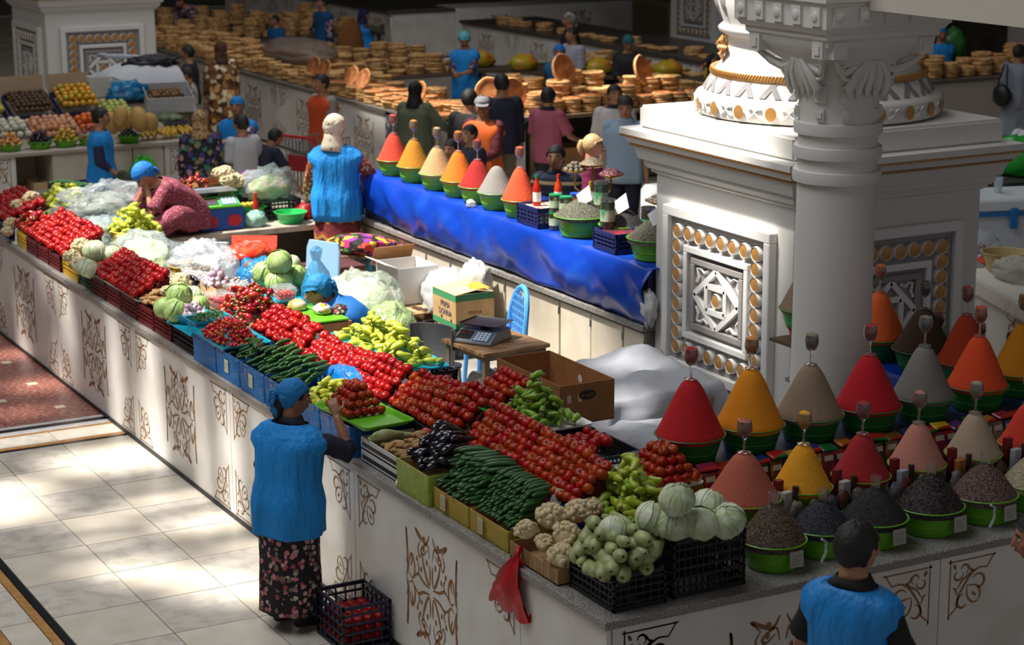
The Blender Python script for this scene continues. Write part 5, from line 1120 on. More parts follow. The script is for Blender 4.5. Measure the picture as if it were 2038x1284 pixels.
# cherry tomatoes, chillies, garlic
tray('turquoise plastic tray heaped with cherry tomatoes on the vine', .16, 5.52, 1.208, .36, .68, .03, TURQ, 0)
nch = 0
for k in range(6):
    f = 1-.13*k; n1, n2 = int(9*f), int(18*f)
    for i in range(n1):
        for j in range(n2):
            if ((i+.5)/n1-.5)**2+((j+.5)/n2-.5)**2 > .29 or nch > 296: continue
            if k < 4 and .22 < (i+.5)/n1 < .78 and .22 < (j+.5)/n2 < .78: continue
            nch += 1; spawn('cherry', (.16+.32*f*((i+.5)/n1-.5)+rnd.uniform(-.018, .018), 5.52+.62*f*((j+.5)/n2-.5)+rnd.uniform(-.018, .018), 1.232+.022*k), (0, 0, 0), rnd.uniform(.85, 1.2), 'small cherry tomato on the turquoise tray', 'cherry tomatoes on the turquoise tray')
g = G()
for i in range(46):
    x, y = .16+rnd.uniform(-.13, .13), 5.52+rnd.uniform(-.28, .28); z = 1.37-.9*((x-.16)**2*2+(y-5.52)**2*.8); a = rnd.uniform(0, 6); g.tube([(x, y, z), (x+.02*cos(a), y+.02*sin(a), z+.012), (x+.045*cos(a+.5), y+.045*sin(a+.5), z)], [.002]*3, 4)
tag(g.obj('tomato_vines', M('#5c6a2c', .7)), 'thin green vines tangled over the cherry tomatoes', 'vine', kind='stuff')
tray('blue tray of small green chillies behind the cherry tomatoes', .17, 5.98, 1.215, .3, .24, .06, TURQ, 0)
g = G()
for i in range(150):
    x, y, z, a = .17+rnd.uniform(-.12, .12), 5.98+rnd.uniform(-.1, .1), 1.25+rnd.uniform(0, .06), rnd.uniform(0, 6.28); g.tube([(x, y, z), (x+.02*cos(a), y+.02*sin(a), z+.006), (x+.04*cos(a+.4), y+.04*sin(a+.4), z)], [.0045, .005, .001], 5)
tag(g.obj('green_chillies', M('#2c5a1e', .35), smooth=180), 'heap of thin dark green chillies in the blue tray', 'chillies', kind='stuff')
CR = crate('black crate with a turquoise lid beside the maroon crates', .02, .38, 5.88, 6.36, T0, .16, BLACKP, 10, 4)
g = G(); g.box(-.22, .20, -.26, .26, .162, .18); g.obj('plastic_lid', TURQ, CR, smooth=0, bevel=.006)
def bowl(label, loc, r, h, mat, cat='bowl', rim=1.0, group=None, name='plastic_bowl'):
    g = G(); g.lathe([(.001, .004), (r*.7, .0), (r*.74, .006), (r*.8, h*.35), (r*.9, h*.75), (r*.97, h*.93), (r*1.02, h*.97), (r*1.04, h), (r*1.02, h*1.02), (r*.97, h), (r*.88, h*.7), (r*.72, .012), (.001, .012)], 36)
    g.lathe([(r*.805, h*.36), (r*.82, h*.37), (r*.82, h*.4), (r*.815, h*.41)], 36)
    return tag(g.obj(name, mat, None, loc, smooth=40), label, cat, group)
bowl('blue plastic bowl of purple garlic by the black crate', (.13, 6.24, T0+.182), .14, .07, TURQ)
mound('garlic', .13, 6.24, .1, .1, T0+.255, 3, .025, (.045, .045), 'purple streaked garlic bulb in the blue bowl', 'garlic in the blue bowl', tilt=.6)
mound('garlic', .36, 6.15, .08, .16, T0+.16, 2, .03, (.05, .05), 'garlic bulb spilled beside the blue bowl', 'garlic beside the blue bowl', tilt=.6)
# maroon crates with tomatoes, cabbages, ginger
for i in range(5): crate('maroon plastic crate %s' % ['nearest the garlic bowl', 'second from the garlic bowl', 'in the middle of the five under cabbages and tomatoes', 'fourth from the garlic bowl, under tomatoes', 'last of five, next to the green crate'][i], .02, .38, 6.4+.405*i, 6.797+.405*i, T0, .155, MAROON, 12, 5)
tray('grey shallow tray along the maroon crates under the ginger and tomatoes', .2, 7.75, 1.17, .38, 1.3, .02, M('#8a8078', .6))
terraces([(.03, 8.34, 1.215), (.03, 7.2, 1.215), (.27, 7.15, 1.36), (.27, 8.3, 1.36)], 15, 6, '', '', ind=False, sc=1.05, jit=.014)
fillbox('packing', .06, .3, 7.2, 8.33, 1.19, 1.195, 1.33, M('#5a1c18', .9)); tag(bpy.data.objects['packing'], 'dark sloped packing under the tomatoes on the maroon crates', 'packing')
mound('ginger', .17, 7.02, .14, .14, 1.2, 3, .03, (.07, .06), 'pale ginger root beside the tomatoes on the maroon crates', 'ginger on the maroon crates', tilt=.3, sc=1.1)
for i, (px, py, z, r, k) in enumerate(((357, 587, 1.37, .095, 1), (352, 620, 1.27, .095, 1), (328, 612, 1.26, .08, 1), (386, 590, 1.3, .07, 0), (397, 606, 1.26, .07, 1), (384, 583, 1.3, .06, 0))):
    cab(at(px, py, z), r, ['round green cabbage on top of the heap over the maroon crates', 'green cabbage at the front of the heap over the maroon crates', 'leafy green cabbage next to the ginger', 'pale cabbage behind the green heap', 'small green cabbage by the purple garlic', 'pale cabbage half hidden beneath the garlic carton'][i], None, k)
cauli(at(360, 562, 1.36), .085, 'leafy cauliflower behind the green cabbages', 5); cauli(at(333, 582, 1.3), .06, 'small cauliflower beside the ginger and green cabbages', 4)
crate('dark green crate next to the maroon row', .03, .38, 8.44, 8.78, T0, .13, M('#143c2c', .5), 10, 4); crate('mustard yellow crate under the cauliflowers', .03, .38, 8.8, 9.26, T0, .14, YELP, 10, 4)
for i, (px, py, z, r) in enumerate(((162, 492, 1.3, .09), (143, 512, 1.24, .075), (158, 528, 1.22, .085))): cauli(at(px, py, z), r, ['creamy cauliflower at the top of the heap on the yellow crate', 'leafy cauliflower at the left end of the yellow crate', 'pale cauliflower low on the yellow crate front'][i], 4)
for i, (px, py, z, r) in enumerate(((188, 500, 1.31, .098), (222, 506, 1.28, .085), (174, 534, 1.24, .085))): cab(at(px, py, z), r, ['big pale cabbage on top beside the cauliflowers', 'pale cabbage right of the big one by the sack of peppers', 'pale cabbage at the front next to the tomato heap'][i], None, 0)
for i in range(3): crate('maroon crate at the far left, %s' % ['nearest the yellow crate', 'middle one under the tomatoes', 'farthest one by the white holder'][i], .02, .38, 9.3+.36*i, 9.65+.36*i, T0, .14, MAROON, 12, 5)
crate('small mustard crate at the far left by the white holder', .03, .38, 10.4, 10.74, T0, .13, YELP, 10, 4)
g = G(); g.box(-.0, .1, 10.72, 10.84, T0, T0+.012); g.lathe([(.03, .012), (.022, .1), (.02, .14)], 10, (.05, 10.78, T0), cap=(True, True)); tag(g.obj('bag_holder', WHITE), 'small white plastic holder on the counter edge at far left', 'holder')
terraces([(.04, 10.4, 1.2), (.04, 9.15, 1.2), (.34, 9.05, 1.37), (.34, 10.35, 1.37)], 16, 7, '', '', ind=False, sc=1.05, jit=.014)
fillbox('packing.001', .07, .36, 9.15, 10.38, 1.155, 1.18, 1.34, M('#5a1c18', .9)); tag(bpy.data.objects['packing.001'], 'dark sloped packing under the far left tomatoes', 'packing')
mound('pepr', .2, 10.66, .17, .22, 1.19, 3, .045, (.09, .06), 'shiny red pepper beside the far left tomatoes', 'red peppers at far left', tilt=.5, sc=1.2)
for i, (px, py, z, r) in enumerate(((22, 447, 1.17, .075), (36, 412, 1.27, .08), (62, 397, 1.33, .09), (14, 462, 1.12, .06))): cauli(at(px, py, z), r, ['leafy cauliflower by the left picture edge below the red peppers', 'leafy cauliflower between tomatoes and red peppers at far left', 'white cauliflower on top at far left beside the green peppers', 'small leafy cauliflower lowest at the left picture edge'][i], 4)
crate('navy crate at the left picture edge under tomatoes', .03, .4, 11.0, 11.5, T0, .13, NAVY, 9, 4); crate('second navy crate at the left picture edge', .03, .4, 11.52, 12.0, T0, .13, NAVY, 9, 4)
terraces([(.04, 11.95, 1.2), (.04, 11.0, 1.2), (.38, 11.0, 1.34), (.38, 11.95, 1.34)], 12, 7, '', '', ind=False, sc=1.08, jit=.014)
fillbox('packing.002', .07, .4, 11.0, 11.93, 1.145, 1.17, 1.31, M('#5a1c18', .9)); tag(bpy.data.objects['packing.002'], 'dark packing under the tomatoes at the left picture edge', 'packing')

# ------------------------------------------------------------------ second row: the long climbing tomato display
def tomatobox(label, ya, yb, col, label_front=True):
    t = carton(label, .40, .74, ya, yb, T0, 1.205, M(col, .6))
    if label_front:
        q = G(); c = -.1735
        for s_ in (-.28, .28): q.add([(c, s_*(yb-ya)+.075*(yb-ya)/.45*cos(a), .085+.055*sin(a)) for a in [2*pi*i/14 for i in range(14)]], [tuple(range(14))])
        q.obj('printed_tomatoes', M('#b81c24', .6), t, smooth=0)
    return t
tomatobox('blue printed tomato box behind the first cucumber carton', 1.0, 1.42, '#16408c'); tomatobox('blue printed tomato box behind the cucumber cartons, near a price card', 1.43, 1.92, '#173f86'); tomatobox('blue tomato box under the crimson tray', 1.93, 2.37, '#15305e')
for i, (ya, yb, c, l) in enumerate(((2.4, 3.35, '#2c3a34', 'dark green tray box under the tomatoes behind the ginger'), (3.37, 4.05, '#22262c', 'dark carton under the long tomato row by the lime tray'), (4.06, 4.73, '#3a3f2c', 'printed dark carton behind the cucumbers'), (4.75, 5.66, '#1c4a78', 'blue carton under the tomatoes next to the cherry tomatoes'))):
    tomatobox(l, ya, yb, c, False)
tray('crimson plastic tray edge under the tomatoes behind the eggplants', .57, 2.15, 1.2, .36, .46, .022, M('#a01838', .35)); tray('grey plastic tray under the tomatoes behind the long cucumbers', .57, 1.62, 1.2, .36, .58, .022, M('#77777c', .5)); tray('crimson plastic tray under the tomatoes by the cauliflowers', .57, 1.14, 1.17, .36, .36, .025, M('#a01838', .35))
for ya, yb, l in ((2.42, 3.35, 'long dark shallow tray below tomatoes behind the ginger'), (3.37, 4.72, 'long black shallow tray below the tomatoes behind the lime tray'), (4.75, 5.68, 'long grey shallow tray below the sunlit tomatoes')): tray(l, .57, (ya+yb)/2, 1.2, .36, yb-ya-.02, .022, M('#3a3c40', .45))
for i, (ya, yb) in enumerate(((1.0, 2.38), (2.4, 3.36), (3.37, 4.73), (4.75, 5.66))):
    fillbox('packing', .43, (.60, .60, .52, .52)[i], ya+.02, yb-.02, 1.212, 1.215, (1.37, 1.38, 1.32, 1.33)[i], M('#4a1614', .9)); tag(bpy.data.objects['packing.%03d' % (3+i)], ['dark packing under the nearest long tomato heap', 'dark packing under the second long tomato heap', 'dark packing under the third long tomato heap', 'dark packing under the sunlit tomato heap'][i], 'packing')
terraces([(.41, 2.36, 1.255), (.41, 1.0, 1.245), (.62, .97, 1.415), (.63, 2.34, 1.43)], 20, 6, 'ripe tomato, %s from left in the %s row of the nearest long heap', 'tomatoes in the nearest long heap', humps=.02)
terraces([(.41, 3.34, 1.255), (.41, 2.42, 1.255), (.66, 2.40, 1.49), (.60, 3.34, 1.41)], 13, 6, 'ripe tomato, %s from left in the %s row of the heap behind ginger', 'tomatoes in the second long heap', humps=.05, mxr=5)
terraces([(.41, 4.72, 1.255), (.41, 3.39, 1.255), (.56, 3.37, 1.42), (.53, 4.72, 1.37)], 20, 5, '', '', ind=False, humps=.04, jit=.011)
terraces([(.41, 5.64, 1.255), (.41, 4.77, 1.255), (.55, 4.77, 1.40), (.55, 5.62, 1.39)], 13, 5, '', '', ind=False, humps=.04, jit=.012)
lift = G()
mound('pepr', .56, 6.08, .18, .34, 1.23, 5, .045, (.085, .062), 'shiny dark red pepper heaped behind the cherry tomatoes', 'red peppers behind the cherry tomatoes', tilt=.5, shrink=.86)
tomatobox('dark carton under the heap of red peppers', 5.68, 6.45, '#3a3430', False); tray('grey shallow tray under the red peppers', .57, 6.07, 1.2, .36, .76, .02, M('#6a6864', .5))
# third row
crate('black crate under the turquoise tray of light peppers', .86, 1.2, 3.95, 4.35, T0, .2, BLACKP, 12, 5)
crate('second black crate under the turquoise pepper tray', .86, 1.2, 4.4, 4.95, T0, .2, BLACKP, 12, 5)
tray('turquoise tray heaped with light yellow green peppers', .96, 4.56, 1.215, .42, 1.22, .03, TURQ, radians(-4))
mound('pepy', .96, 4.58, .18, .56, 1.26, 5, .043, (.105, .058), 'light yellow green pepper on the big turquoise tray', 'peppers on the turquoise tray', tilt=.4, shrink=.83)
tomatobox('small carton under the green tray of tomatoes', 2.85, 3.25, '#2c3a34', False).location = (1.0, 3.07, T0)
tray('small green tray with a block of tomatoes before the open carton', 1.0, 3.05, 1.2, .26, .46, .02, GRN)
terraces([(.93, 3.24, 1.255), (.93, 2.84, 1.255), (1.14, 2.84, 1.38), (1.14, 3.24, 1.38)], 6, 5, 'dark red tomato, %s from left in the %s row before the open carton', 'tomatoes on the small green tray')
fillbox('packing', .96, 1.12, 2.86, 3.22, 1.21, 1.22, 1.35, M('#4a1614', .9)); tag(bpy.data.objects['packing.007'], 'packing under the tomato block before the open carton', 'packing')
g = G(); carton('low black box under the white tray of green peppers', .98, 1.36, 2.40, 2.80, T0, 1.17, M('#15181f', .5))
tray('white shallow tray under the pile of green peppers', 1.13, 2.64, 1.18, .42, .46, .02, WHITE)
mound('pepd', 1.10, 2.66, .19, .22, 1.23, 8, .036, (.09, .048), 'light green pepper in the tall pile before the open carton', 'peppers in the tall pile', tilt=.5, shrink=.84, sc=1.1)
CBX = carton('large open brown carton with a round hole behind the pepper pile', 1.45, 1.86, 3.0, 3.86, T0, 1.28, M('#a06c3e', .8, n2='#94623a', ns=5), rz=0)
g = G(); g.lathe([(.001, 0), (.028, 0)], 18, (0, 0, 0)); g.v = [V((.197, p.x, .17+p.y)) for p in g.v]; g.obj('round_hole', M('#d8d0c4', .8), CBX, smooth=0)
for z in (-.02, .06): g = G(); g.box(-.13+z, -.10+z, -.4305, -.4295, .15, .2); g.obj('hand_hole', M('#d0c8bc', .8), CBX, smooth=0)
def text(s, size, mat, parent, loc, rot, ext=.0006, name='lettering', sx=1):
    cu = bpy.data.curves.new('t', 'FONT'); cu.body = s; cu.size = size; cu.extrude = ext; cu.align_x = 'CENTER'; cu.align_y = 'CENTER'; cu.resolution_u = 2
    o = bpy.data.objects.new('t', cu); COL.objects.link(o); me = bpy.data.meshes.new_from_object(o.evaluated_get(bpy.context.evaluated_depsgraph_get())); bpy.data.objects.remove(o)
    me.materials.clear(); me.materials.append(mat); q = ob(name, me, parent, loc, rot); q.scale = (sx, 1, 1); return q
g = G(); g.lathe([(.001, 0), (.065, 0)], 20); g.v = [V((p.x*1.0, -.432, .19+p.y*.5)) for p in g.v]; g.obj('stamp', M('#2c2622', .8), CBX, smooth=0)
text('google', .035, M('#8a6a4a', .8), CBX, (0, -.4335, .19), (radians(90), 0, 0))
crate('black crate of tomatoes with empty corner by the white scale tray', 1.0, 1.4, 1.9, 2.36, T0, .14, BLACKP, 16, 3)
terraces([(.98, 2.28, 1.15), (.98, 1.98, 1.15), (1.22, 1.98, 1.2), (1.22, 2.30, 1.2)], 5, 5, '', '', jit=.012, ind=False)
t = thing('scale', 'white scale tray between the black crate and the tomato pyramid', 'scale', (1.28, 1.78, T0)); g = G(); g.box(-.11, .11, -.14, .14, 0, .07, tx=.01, ty=.01); g.obj('body', M('#c8c8cc', .4), t, smooth=0, bevel=.01); g = G(); g.loft([rr(.26, .32, .03, 4, .085), rr(.28, .34, .03, 4, .1), rr(.27, .33, .03, 4, .1), rr(.25, .31, .03, 4, .089)], cap=True); g.obj('pan', M('#b8bcc4', .3), t, smooth=30)
carton('dark crate box under the crimson tray of light green peppers', .50, .90, .55, 1.02, T0, 1.15, M('#4a1420', .5))
t = tray('crimson tray heaped with light green peppers', .70, .84, 1.155, .42, .66, .03, M('#a01838', .35)); t.location.x = .74
mound('pepl', .72, .95, .21, .30, 1.21, 7, .04, (.1, .056), 'light green pepper in the crimson tray beside the cabbages', 'peppers in the crimson tray', tilt=.45, shrink=.84)
carton('white foam box under the pyramid of tomatoes', .92, 1.07, .95, 1.35, T0, 1.235, WHITE)
tray('white tray with a pyramid of tomatoes beside the red spice cone', 1.03, 1.14, 1.24, .30, .40, .022, WHITE)
for k in range(4):
    for i in range(5-k):
        for j in range(6-k):
            if k < 3 and 0 < i < 4-k and 0 < j < 5-k: continue
            spawn('tomato', (.92+.031*k+.058*i, .99+.031*k+.06*j, 1.287+.046*k), (rnd.uniform(-.6, .6), rnd.uniform(-.8, .2), rnd.uniform(0, 6)), .95, 'glossy tomato in the %s layer of the pyramid beside the red spice cone' % OD[k], 'tomatoes in the pyramid')
# red carrier bag hanging from the edge
g = G(); rows = []
for j in range(13):
    v = j/12; wd = .04+.34*v**.8; row = []
    for i in range(17):
        u = i/16-.5; row.append((-.03-.05*sin(pi*v)*(.6+.4*cos(u*9))-.02*noise.noise(V((u*5, v*3, 0))), (.88+wd*u*1.15+.09*v)+.01*sin(u*25)*v, 1.06-.31*v-.035*v*abs(sin(u*7+1))))
    rows.append(row)
g.sheet(rows); rows2 = [[(x+.05*sin(pi*(j/12))+.012, y, z+.004) for x, y, z in r] for j, r in enumerate(rows)]; g.sheet(rows2)
g.tube([(-.03, .88, 1.05), (.01, .9, 1.1), (.04, .93, 1.08)], [.02, .014, .008], 7)
tag(g.obj('carrier_bag', M('#b8101c', .35, bump=.3, bs=30), smooth=180), 'red plastic carrier bag tied to the counter edge below the cauliflowers', 'bag')
for i, (p, l) in enumerate((((.36, 1.72, 1.22), 'price card leaning on the blue tomato box'), ((.38, 1.18, 1.2), 'price card standing before the crimson tray'), ((.47, .68, 1.17), 'price card leaning on the crimson pepper tray'))): price(p, radians(-70), .075, .085, -28, l, M('#b4b49a', .8), None)
for k in range(3):
    for i in range(4):
        for j in range(5): stuff_add('tomato', (-.30+.07*i+.01*k, 2.52+.065*j, .06+.055*k), (0, 0, i+j), 1.0)
# ================================================================== behind the display: bags, scales, cartons and the stall interior
CF = film('#dfe6ea', .2, .1); CF2 = film('#cfe0e4', .26, .1); BF = film('#1b86cc', .7, .2)
def topat(x, y): return T0
bowl_ = bowl
# far left part
crate('navy crate under the green peppers at far left', .55, .95, 11.4, 11.95, T0, .12, NAVY, 9, 4)
mound('pepl', .80, 11.75, .26, .34, 1.15, 5, .045, (.11, .07), '', '', ind=False, tilt=.5, shrink=.85, sc=1.15)
g = G(); g.tube([(0, 0, 0), (0, 0, .12), (0, 0, .15), (0, 0, .2)], [.03, .03, .012, .012], 10); o = tag(g.obj('plastic_bottle', film('#d0e4dc', .4), None, (.42, 10.95, T0)), 'clear plastic bottle with a green cap at far left', 'bottle'); q = G(); q.tube([(0, 0, .195), (0, 0, .22)], [.016, .016], 10); q.obj('cap', GRN, o)
for i in range(14): spawn_loc = (.47+.05*(i % 3)+.01*(i//6), 10.62-.06*(i//3)+.01*i, 1.16+.035*(i//5)); o = ob('plum', MESH['cherry'], None, spawn_loc, None, 2.0); o.data = o.data; tag(o, 'dark purple plum in the pile before the clear plastic bags', 'plum', 'plums on the long counter'); o.material_slots[0].link = 'OBJECT'; o.material_slots[0].material = M('#1c0c1e', .2, coat=.4)
lump('plastic_bag', 'crumpled clear plastic over greens next to the dark plums', (.62, 9.98, T0), (.26, .34, .2), CF2, 2, .3); lump('leafy_greens', 'dim green leaves inside the bag next to the plums', (.62, 9.98, T0), (.2, .27, .15), M('#4c6a3c', .7, n2='#86945c', ns=12), 3, .3)
lump('plastic_bag', 'big crumpled clear plastic sheet over vegetables at the back left', (1.12, 11.3, T0), (.55, .42, .26), CF, 4, .35, n=34); lump('leafy_greens', 'bundle of greens beneath the clear sheet at the back left', (1.12, 11.3, T0), (.46, .34, .19), M('#3f4c3a', .8, n2='#8a8c84', ns=10), 5, .3)
lump('plastic_bag', 'blue knotted plastic bag beside the seated woman in maroon', (1.02, 10.55, T0), (.12, .12, .14), BF, 6, .35)
for k in range(5): spawn('cucumber', (.9+.06*k, 12.3-.03*k, 1.3-.01*k), (0, 0, .3), 1.5, 'dark green cucumber behind the far left green peppers', 'cucumbers at far left')
crate('navy crate behind the far left peppers', .85, 1.25, 12.05, 12.5, T0, .26, NAVY, 9, 5)
SACK = M('#c2a02c', .6, n2='#a8842a', ns=7, bump=.3, bs=20)
def sack(label, x, y, r, h, mat=SACK, z=T0):
    g = G(); prof = [(r*.8, 0), (r*.98, h*.2), (r*1.02, h*.55), (r*.95, h*.85), (r*1.04, h), (r*1.0, h*1.03), (r*.9, h*.9)]
    g.lathe(prof, 28, sq=lambda a, zz: 1+.04*sin(5*a+zz*20)+.03*sin(9*a)); q = g.obj('woven_sack', mat, None, (x, y, z)); tag(q, label, 'sack'); b = G()
    for s_ in range(7): b.box(-.045+.013*s_, -.037+.013*s_, -r*1.06, -r*1.03, h*.62, h*.72)
    o = b.obj('printed_mark', M('#2c5a3a', .7), q, smooth=0, rot=(0, 0, radians(-30))); return q
sack('yellow printed sack brimming with light peppers in the sun', .78, 9.5, .2, .27)
mound('pepy', .78, 9.5, .22, .25, 1.27, 6, .042, (.105, .06), '', '', ind=False, tilt=.5, shrink=.86)
sack('yellow printed sack wrapped in clear plastic left of the pepper sack', .62, 9.92, .15, .24)
sack('second yellow sack under clear plastic, half hidden', .52, 10.2, .13, .2)
lump('plastic_bag', 'shiny clear plastic bag lying over the left yellow sack', (.6, 9.9, 1.17), (.17, .24, .12), CF2, 8, .3)
lump('plastic_bag', 'large shiny clear bag of light peppers behind the tomatoes', (.62, 8.75, T0), (.28, .5, .25), CF2, 9, .28, n=36); lump('bagged_peppers', 'pale green peppers seen through the large clear bag', (.64, 8.8, T0), (.22, .4, .2), M('#a9b476', .6, n2='#d2d4b0', ns=16), 10, .25)
lump('plastic_bag', 'large clear bag over a yellow sack beside the garlic carton', (.92, 8.15, 1.08), (.26, .42, .2), film('#e8edf2', .4, .12), 11, .25, n=36)
sack('yellow sack under the clear bag beside the garlic carton', .80, 8.15, .17, .2)
for i in range(9): spawn('eggplant', (.66+.02*(i % 3), 7.62+.03*i, 1.06+.05*(i % 3)), (0, .4, i), .8, 'dark round eggplant squeezed left of the garlic carton', 'eggplants by the garlic carton')
t = carton('small open carton of garlic behind the green cabbages', .70, 1.18, 7.25, 7.62, T0, 1.18, CARDL)
mound('garlic', .80, 7.5, .11, .12, 1.18, 4, .035, (.05, .05), 'purple white garlic bulb in the small carton', 'garlic in the carton', tilt=.7, sc=1.15)
g = G()
for i in range(50): x, y, a = .95+rnd.uniform(-.1, .18), 7.42+rnd.uniform(-.12, .12), rnd.uniform(0, 6); g.ball((x, y, 1.165+rnd.uniform(0, .03)), (.012, .009, .009), 7, 5)
tag(g.obj('garlic_cloves', M('#d8d0c8', .7), smooth=180), 'loose garlic cloves in the small carton', 'garlic', kind='stuff')
def scale_dev(label, loc, rz, body, pan, kz=.1, disp='#1c2428', keys='#3a7ac0'):
    t = thing('digital_scale', label, 'scale', loc, rz); g = G()
    g.loft([[(-.16, -.17, 0), (.16, -.17, 0), (.16, .15, 0), (-.16, .15, 0)], [(-.16, -.175, .02), (.16, -.175, .02), (.16, .15, .02), (-.16, .15, .02)], [(-.15, -.06, kz*.85), (.15, -.06, kz*.85), (.15, .14, kz*.85), (-.15, .14, kz*.85)]]); g.obj('housing', body, t, smooth=0, bevel=.006)
    R_ = atan2(kz*.85-.02, .115); u = V((0, .115, kz*.85-.02)).normalized(); n_ = V((0, -u.z, u.y)); o_ = V((0, -.175, .02))
    def pad(name, xa, xb, va, vb, m_, hgt=.004):
        g = G(); c = [o_+u*(.115/cos(R_))*v+V((x, 0, 0))+n_*h_ for h_ in (0, hgt) for x, v in ((xa, va), (xb, va), (xb, vb), (xa, vb))]; g.add(c, [(4, 5, 6, 7), (0, 1, 5, 4), (1, 2, 6, 5), (2, 3, 7, 6), (3, 0, 4, 7)]); return g.obj(name, m_, t, smooth=0)
    pad('display', -.135, -.02, .2, .85, M('#20262c', .2)); pad('display', .0, .14, .12, .88, M(keys, .4))
    for i in range(4):
        for j in range(4): pad('key', .012+.03*i, .034+.03*i, .17+.17*j, .3+.17*j, M('#d8dade', .5), .007)
    for k in range(2): pad('readout', -.125+.055*k, -.08+.055*k, .55, .75, M('#5a2c2c', .2), .006)
    g = G(); g.cb((0, .05, kz*.85+.012), (.06, .06, .03)); g.obj('spindle', DARK, t, smooth=0)
    g = G(); z = kz*.85+.03; g.loft([rr(.30, .24, .02, 3, z), rr(.33, .27, .025, 3, z+.012), rr(.335, .275, .025, 3, z+.012), rr(.305, .245, .02, 3, z+.004)], cap=False); g.add(rr(.305, .245, .02, 3, z+.003), [tuple(range(16))]); g.v = [V((p.x, p.y+.05, p.z)) for p in g.v]; g.obj('pan', pan, t, smooth=30)
    return t
scale_dev('white digital scale with a steel pan behind the clear bags', (1.22, 9.05, T0), radians(-35), M('#d0d2ce', .4), M('#a8adb2', .3, metal=.8), .1, keys='#b8c4b0').scale = (1.3, 1.3, 1.2)
crate('dark crate of tomatoes beneath the red bag', 1.2, 1.62, 8.1, 8.5, .99, .16, M('#3a1a18', .5), 12, 4)
lump('plastic_bag', 'glossy red plastic bag of tomatoes behind the garlic carton', (1.42, 8.35, 1.13), (.22, .2, .12), M('#d0301c', .2, n2='#e85a3c', ns=9, bump=.5, bs=18), 12, .2)
g = G(); g.box(-.2, .2, -.005, .005, 0, .11); tag(g.obj('red_board', M('#e03c20', .5), None, (1.56, 8.6, 1.2), (radians(-25), 0, radians(-30)), smooth=0), 'bright red plastic flap behind the red bag', 'board')
for i in range(6): spawn('tomato', (1.16+.05*i, 7.95-.03*i, 1.05+.03*(i % 2)), (0, 0, i), 1.0, 'tomato lying beside the dark crate near the red bag', 'tomatoes by the red bag')
lump('plastic_bag', 'shiny blue plastic bag holding dark roots beside the cabbages', (1.22, 7.55, T0), (.2, .24, .2), BF, 13, .3, n=30); g = G(); g.ball((0, 0, 0), (.06, .09, .05), 12, 8); tag(g.obj('root_vegetable', M('#6a5a50', .8, bump=.4, bs=30), None, (1.14, 7.6, 1.26)), 'brown root sticking out of the blue bag', 'root')
tray('turquoise tray carrying green cabbages before the blue chair', 1.1, 6.78, 1.16, .4, .56, .03, TURQ, radians(-8))
carton('dark red box under the turquoise cabbage tray', .93, 1.27, 6.5, 7.05, T0, 1.155, M('#4c1c1e', .6))
for i, (px, py, z, r, k) in enumerate(((556, 522, 1.43, .1, 1), (528, 545, 1.3, .1, 1), (555, 562, 1.27, .105, 1), (588, 548, 1.29, .095, 1), (580, 525, 1.36, .07, 0))): cab(at(px, py, z), r, ['green cabbage on top of the pile before the blue chair', 'green cabbage at the left of the pile before the blue chair', 'large wrinkled green cabbage at the front of the turquoise tray', 'green cabbage at the right of the pile by the upright blue bag', 'small pale cabbage at the back of the turquoise tray'][i], None, k)
def punnet(label, x, y, z, rz=0):
    t = thing('punnet', label, 'punnet', (x, y, z), rz); g = G(); g.loft([rr(.13, .19, .02, 3, 0), rr(.16, .22, .025, 3, .075), rr(.175, .235, .025, 3, .077)], cap=False); g.add(rr(.13, .19, .02, 3, 0), [tuple(range(16))]); g.obj('tub', film('#e8f0f0', .25, .08), t)
    for k in range(2):
        for i in range(4):
            for j in range(6): ob('cherry_tomato', MESH['cherry'], t, (-.052+.034*i+.004*k, -.082+.033*j, .018+.03*k))
    g = G(); g.loft([rr(.175, .235, .025, 3, .079), rr(.165, .225, .025, 3, .1)], cap=False); g.add(rr(.165, .225, .025, 3, .1), [tuple(range(16))]); g.obj('lid', film('#f0f4f4', .2, .06), t)
punnet('clear punnet of cherry tomatoes before the garlic carton', .80, 7.0, 1.16, .3); punnet('clear punnet of cherry tomatoes on the turquoise cabbage tray', 1.03, 6.62, 1.19, -.1); punnet('clear punnet of cherry tomatoes beside the ginger and cauliflower', .36, 7.5, 1.2, 0); punnet('clear bag like punnet of small tomatoes by the purple garlic', .50, 6.6, 1.2, .2)
carton('carton base under the clear punnet by the garlic carton', .68, .95, 6.85, 7.18, T0, 1.155, CARD); carton('low carton under the punnet by the purple garlic', .42, .62, 6.48, 6.75, T0, 1.195, CARD)
g = G()
for (p, r) in (((0, 0, 0), .115), ((0, 0, .2), .105), ((.0, .0, .34), .05), ((.0, .01, .44), .055)): pass
g.lathe([(.1, 0), (.13, .06), (.125, .2), (.085, .33), (.03, .42), (.05, .5), (.02, .53)], 24, sq=lambda a, z: 1+.08*sin(5*a+z*14)+.05*sin(9*a)); tag(g.obj('plastic_bag', film('#2c9ccc', .45, .12), None, (1.2, 6.35, T0+.1)), 'upright twisted blue plastic bag behind the seated woman', 'bag')
carton('carton under the upright blue bag', 1.08, 1.27, 6.25, 6.48, T0, T0+.1, CARDL)
carton('carton with a cream card holding the lime board', .80, 1.22, 5.75, 6.35, T0, 1.17, CARD); g = G(); g.box(-.2, .2, -.3, .3, 0, .018); tag(g.obj('plastic_board', LIME, None, (1.0, 6.05, 1.178), smooth=0, bevel=.005), 'lime green board on the carton before the seated woman', 'board')
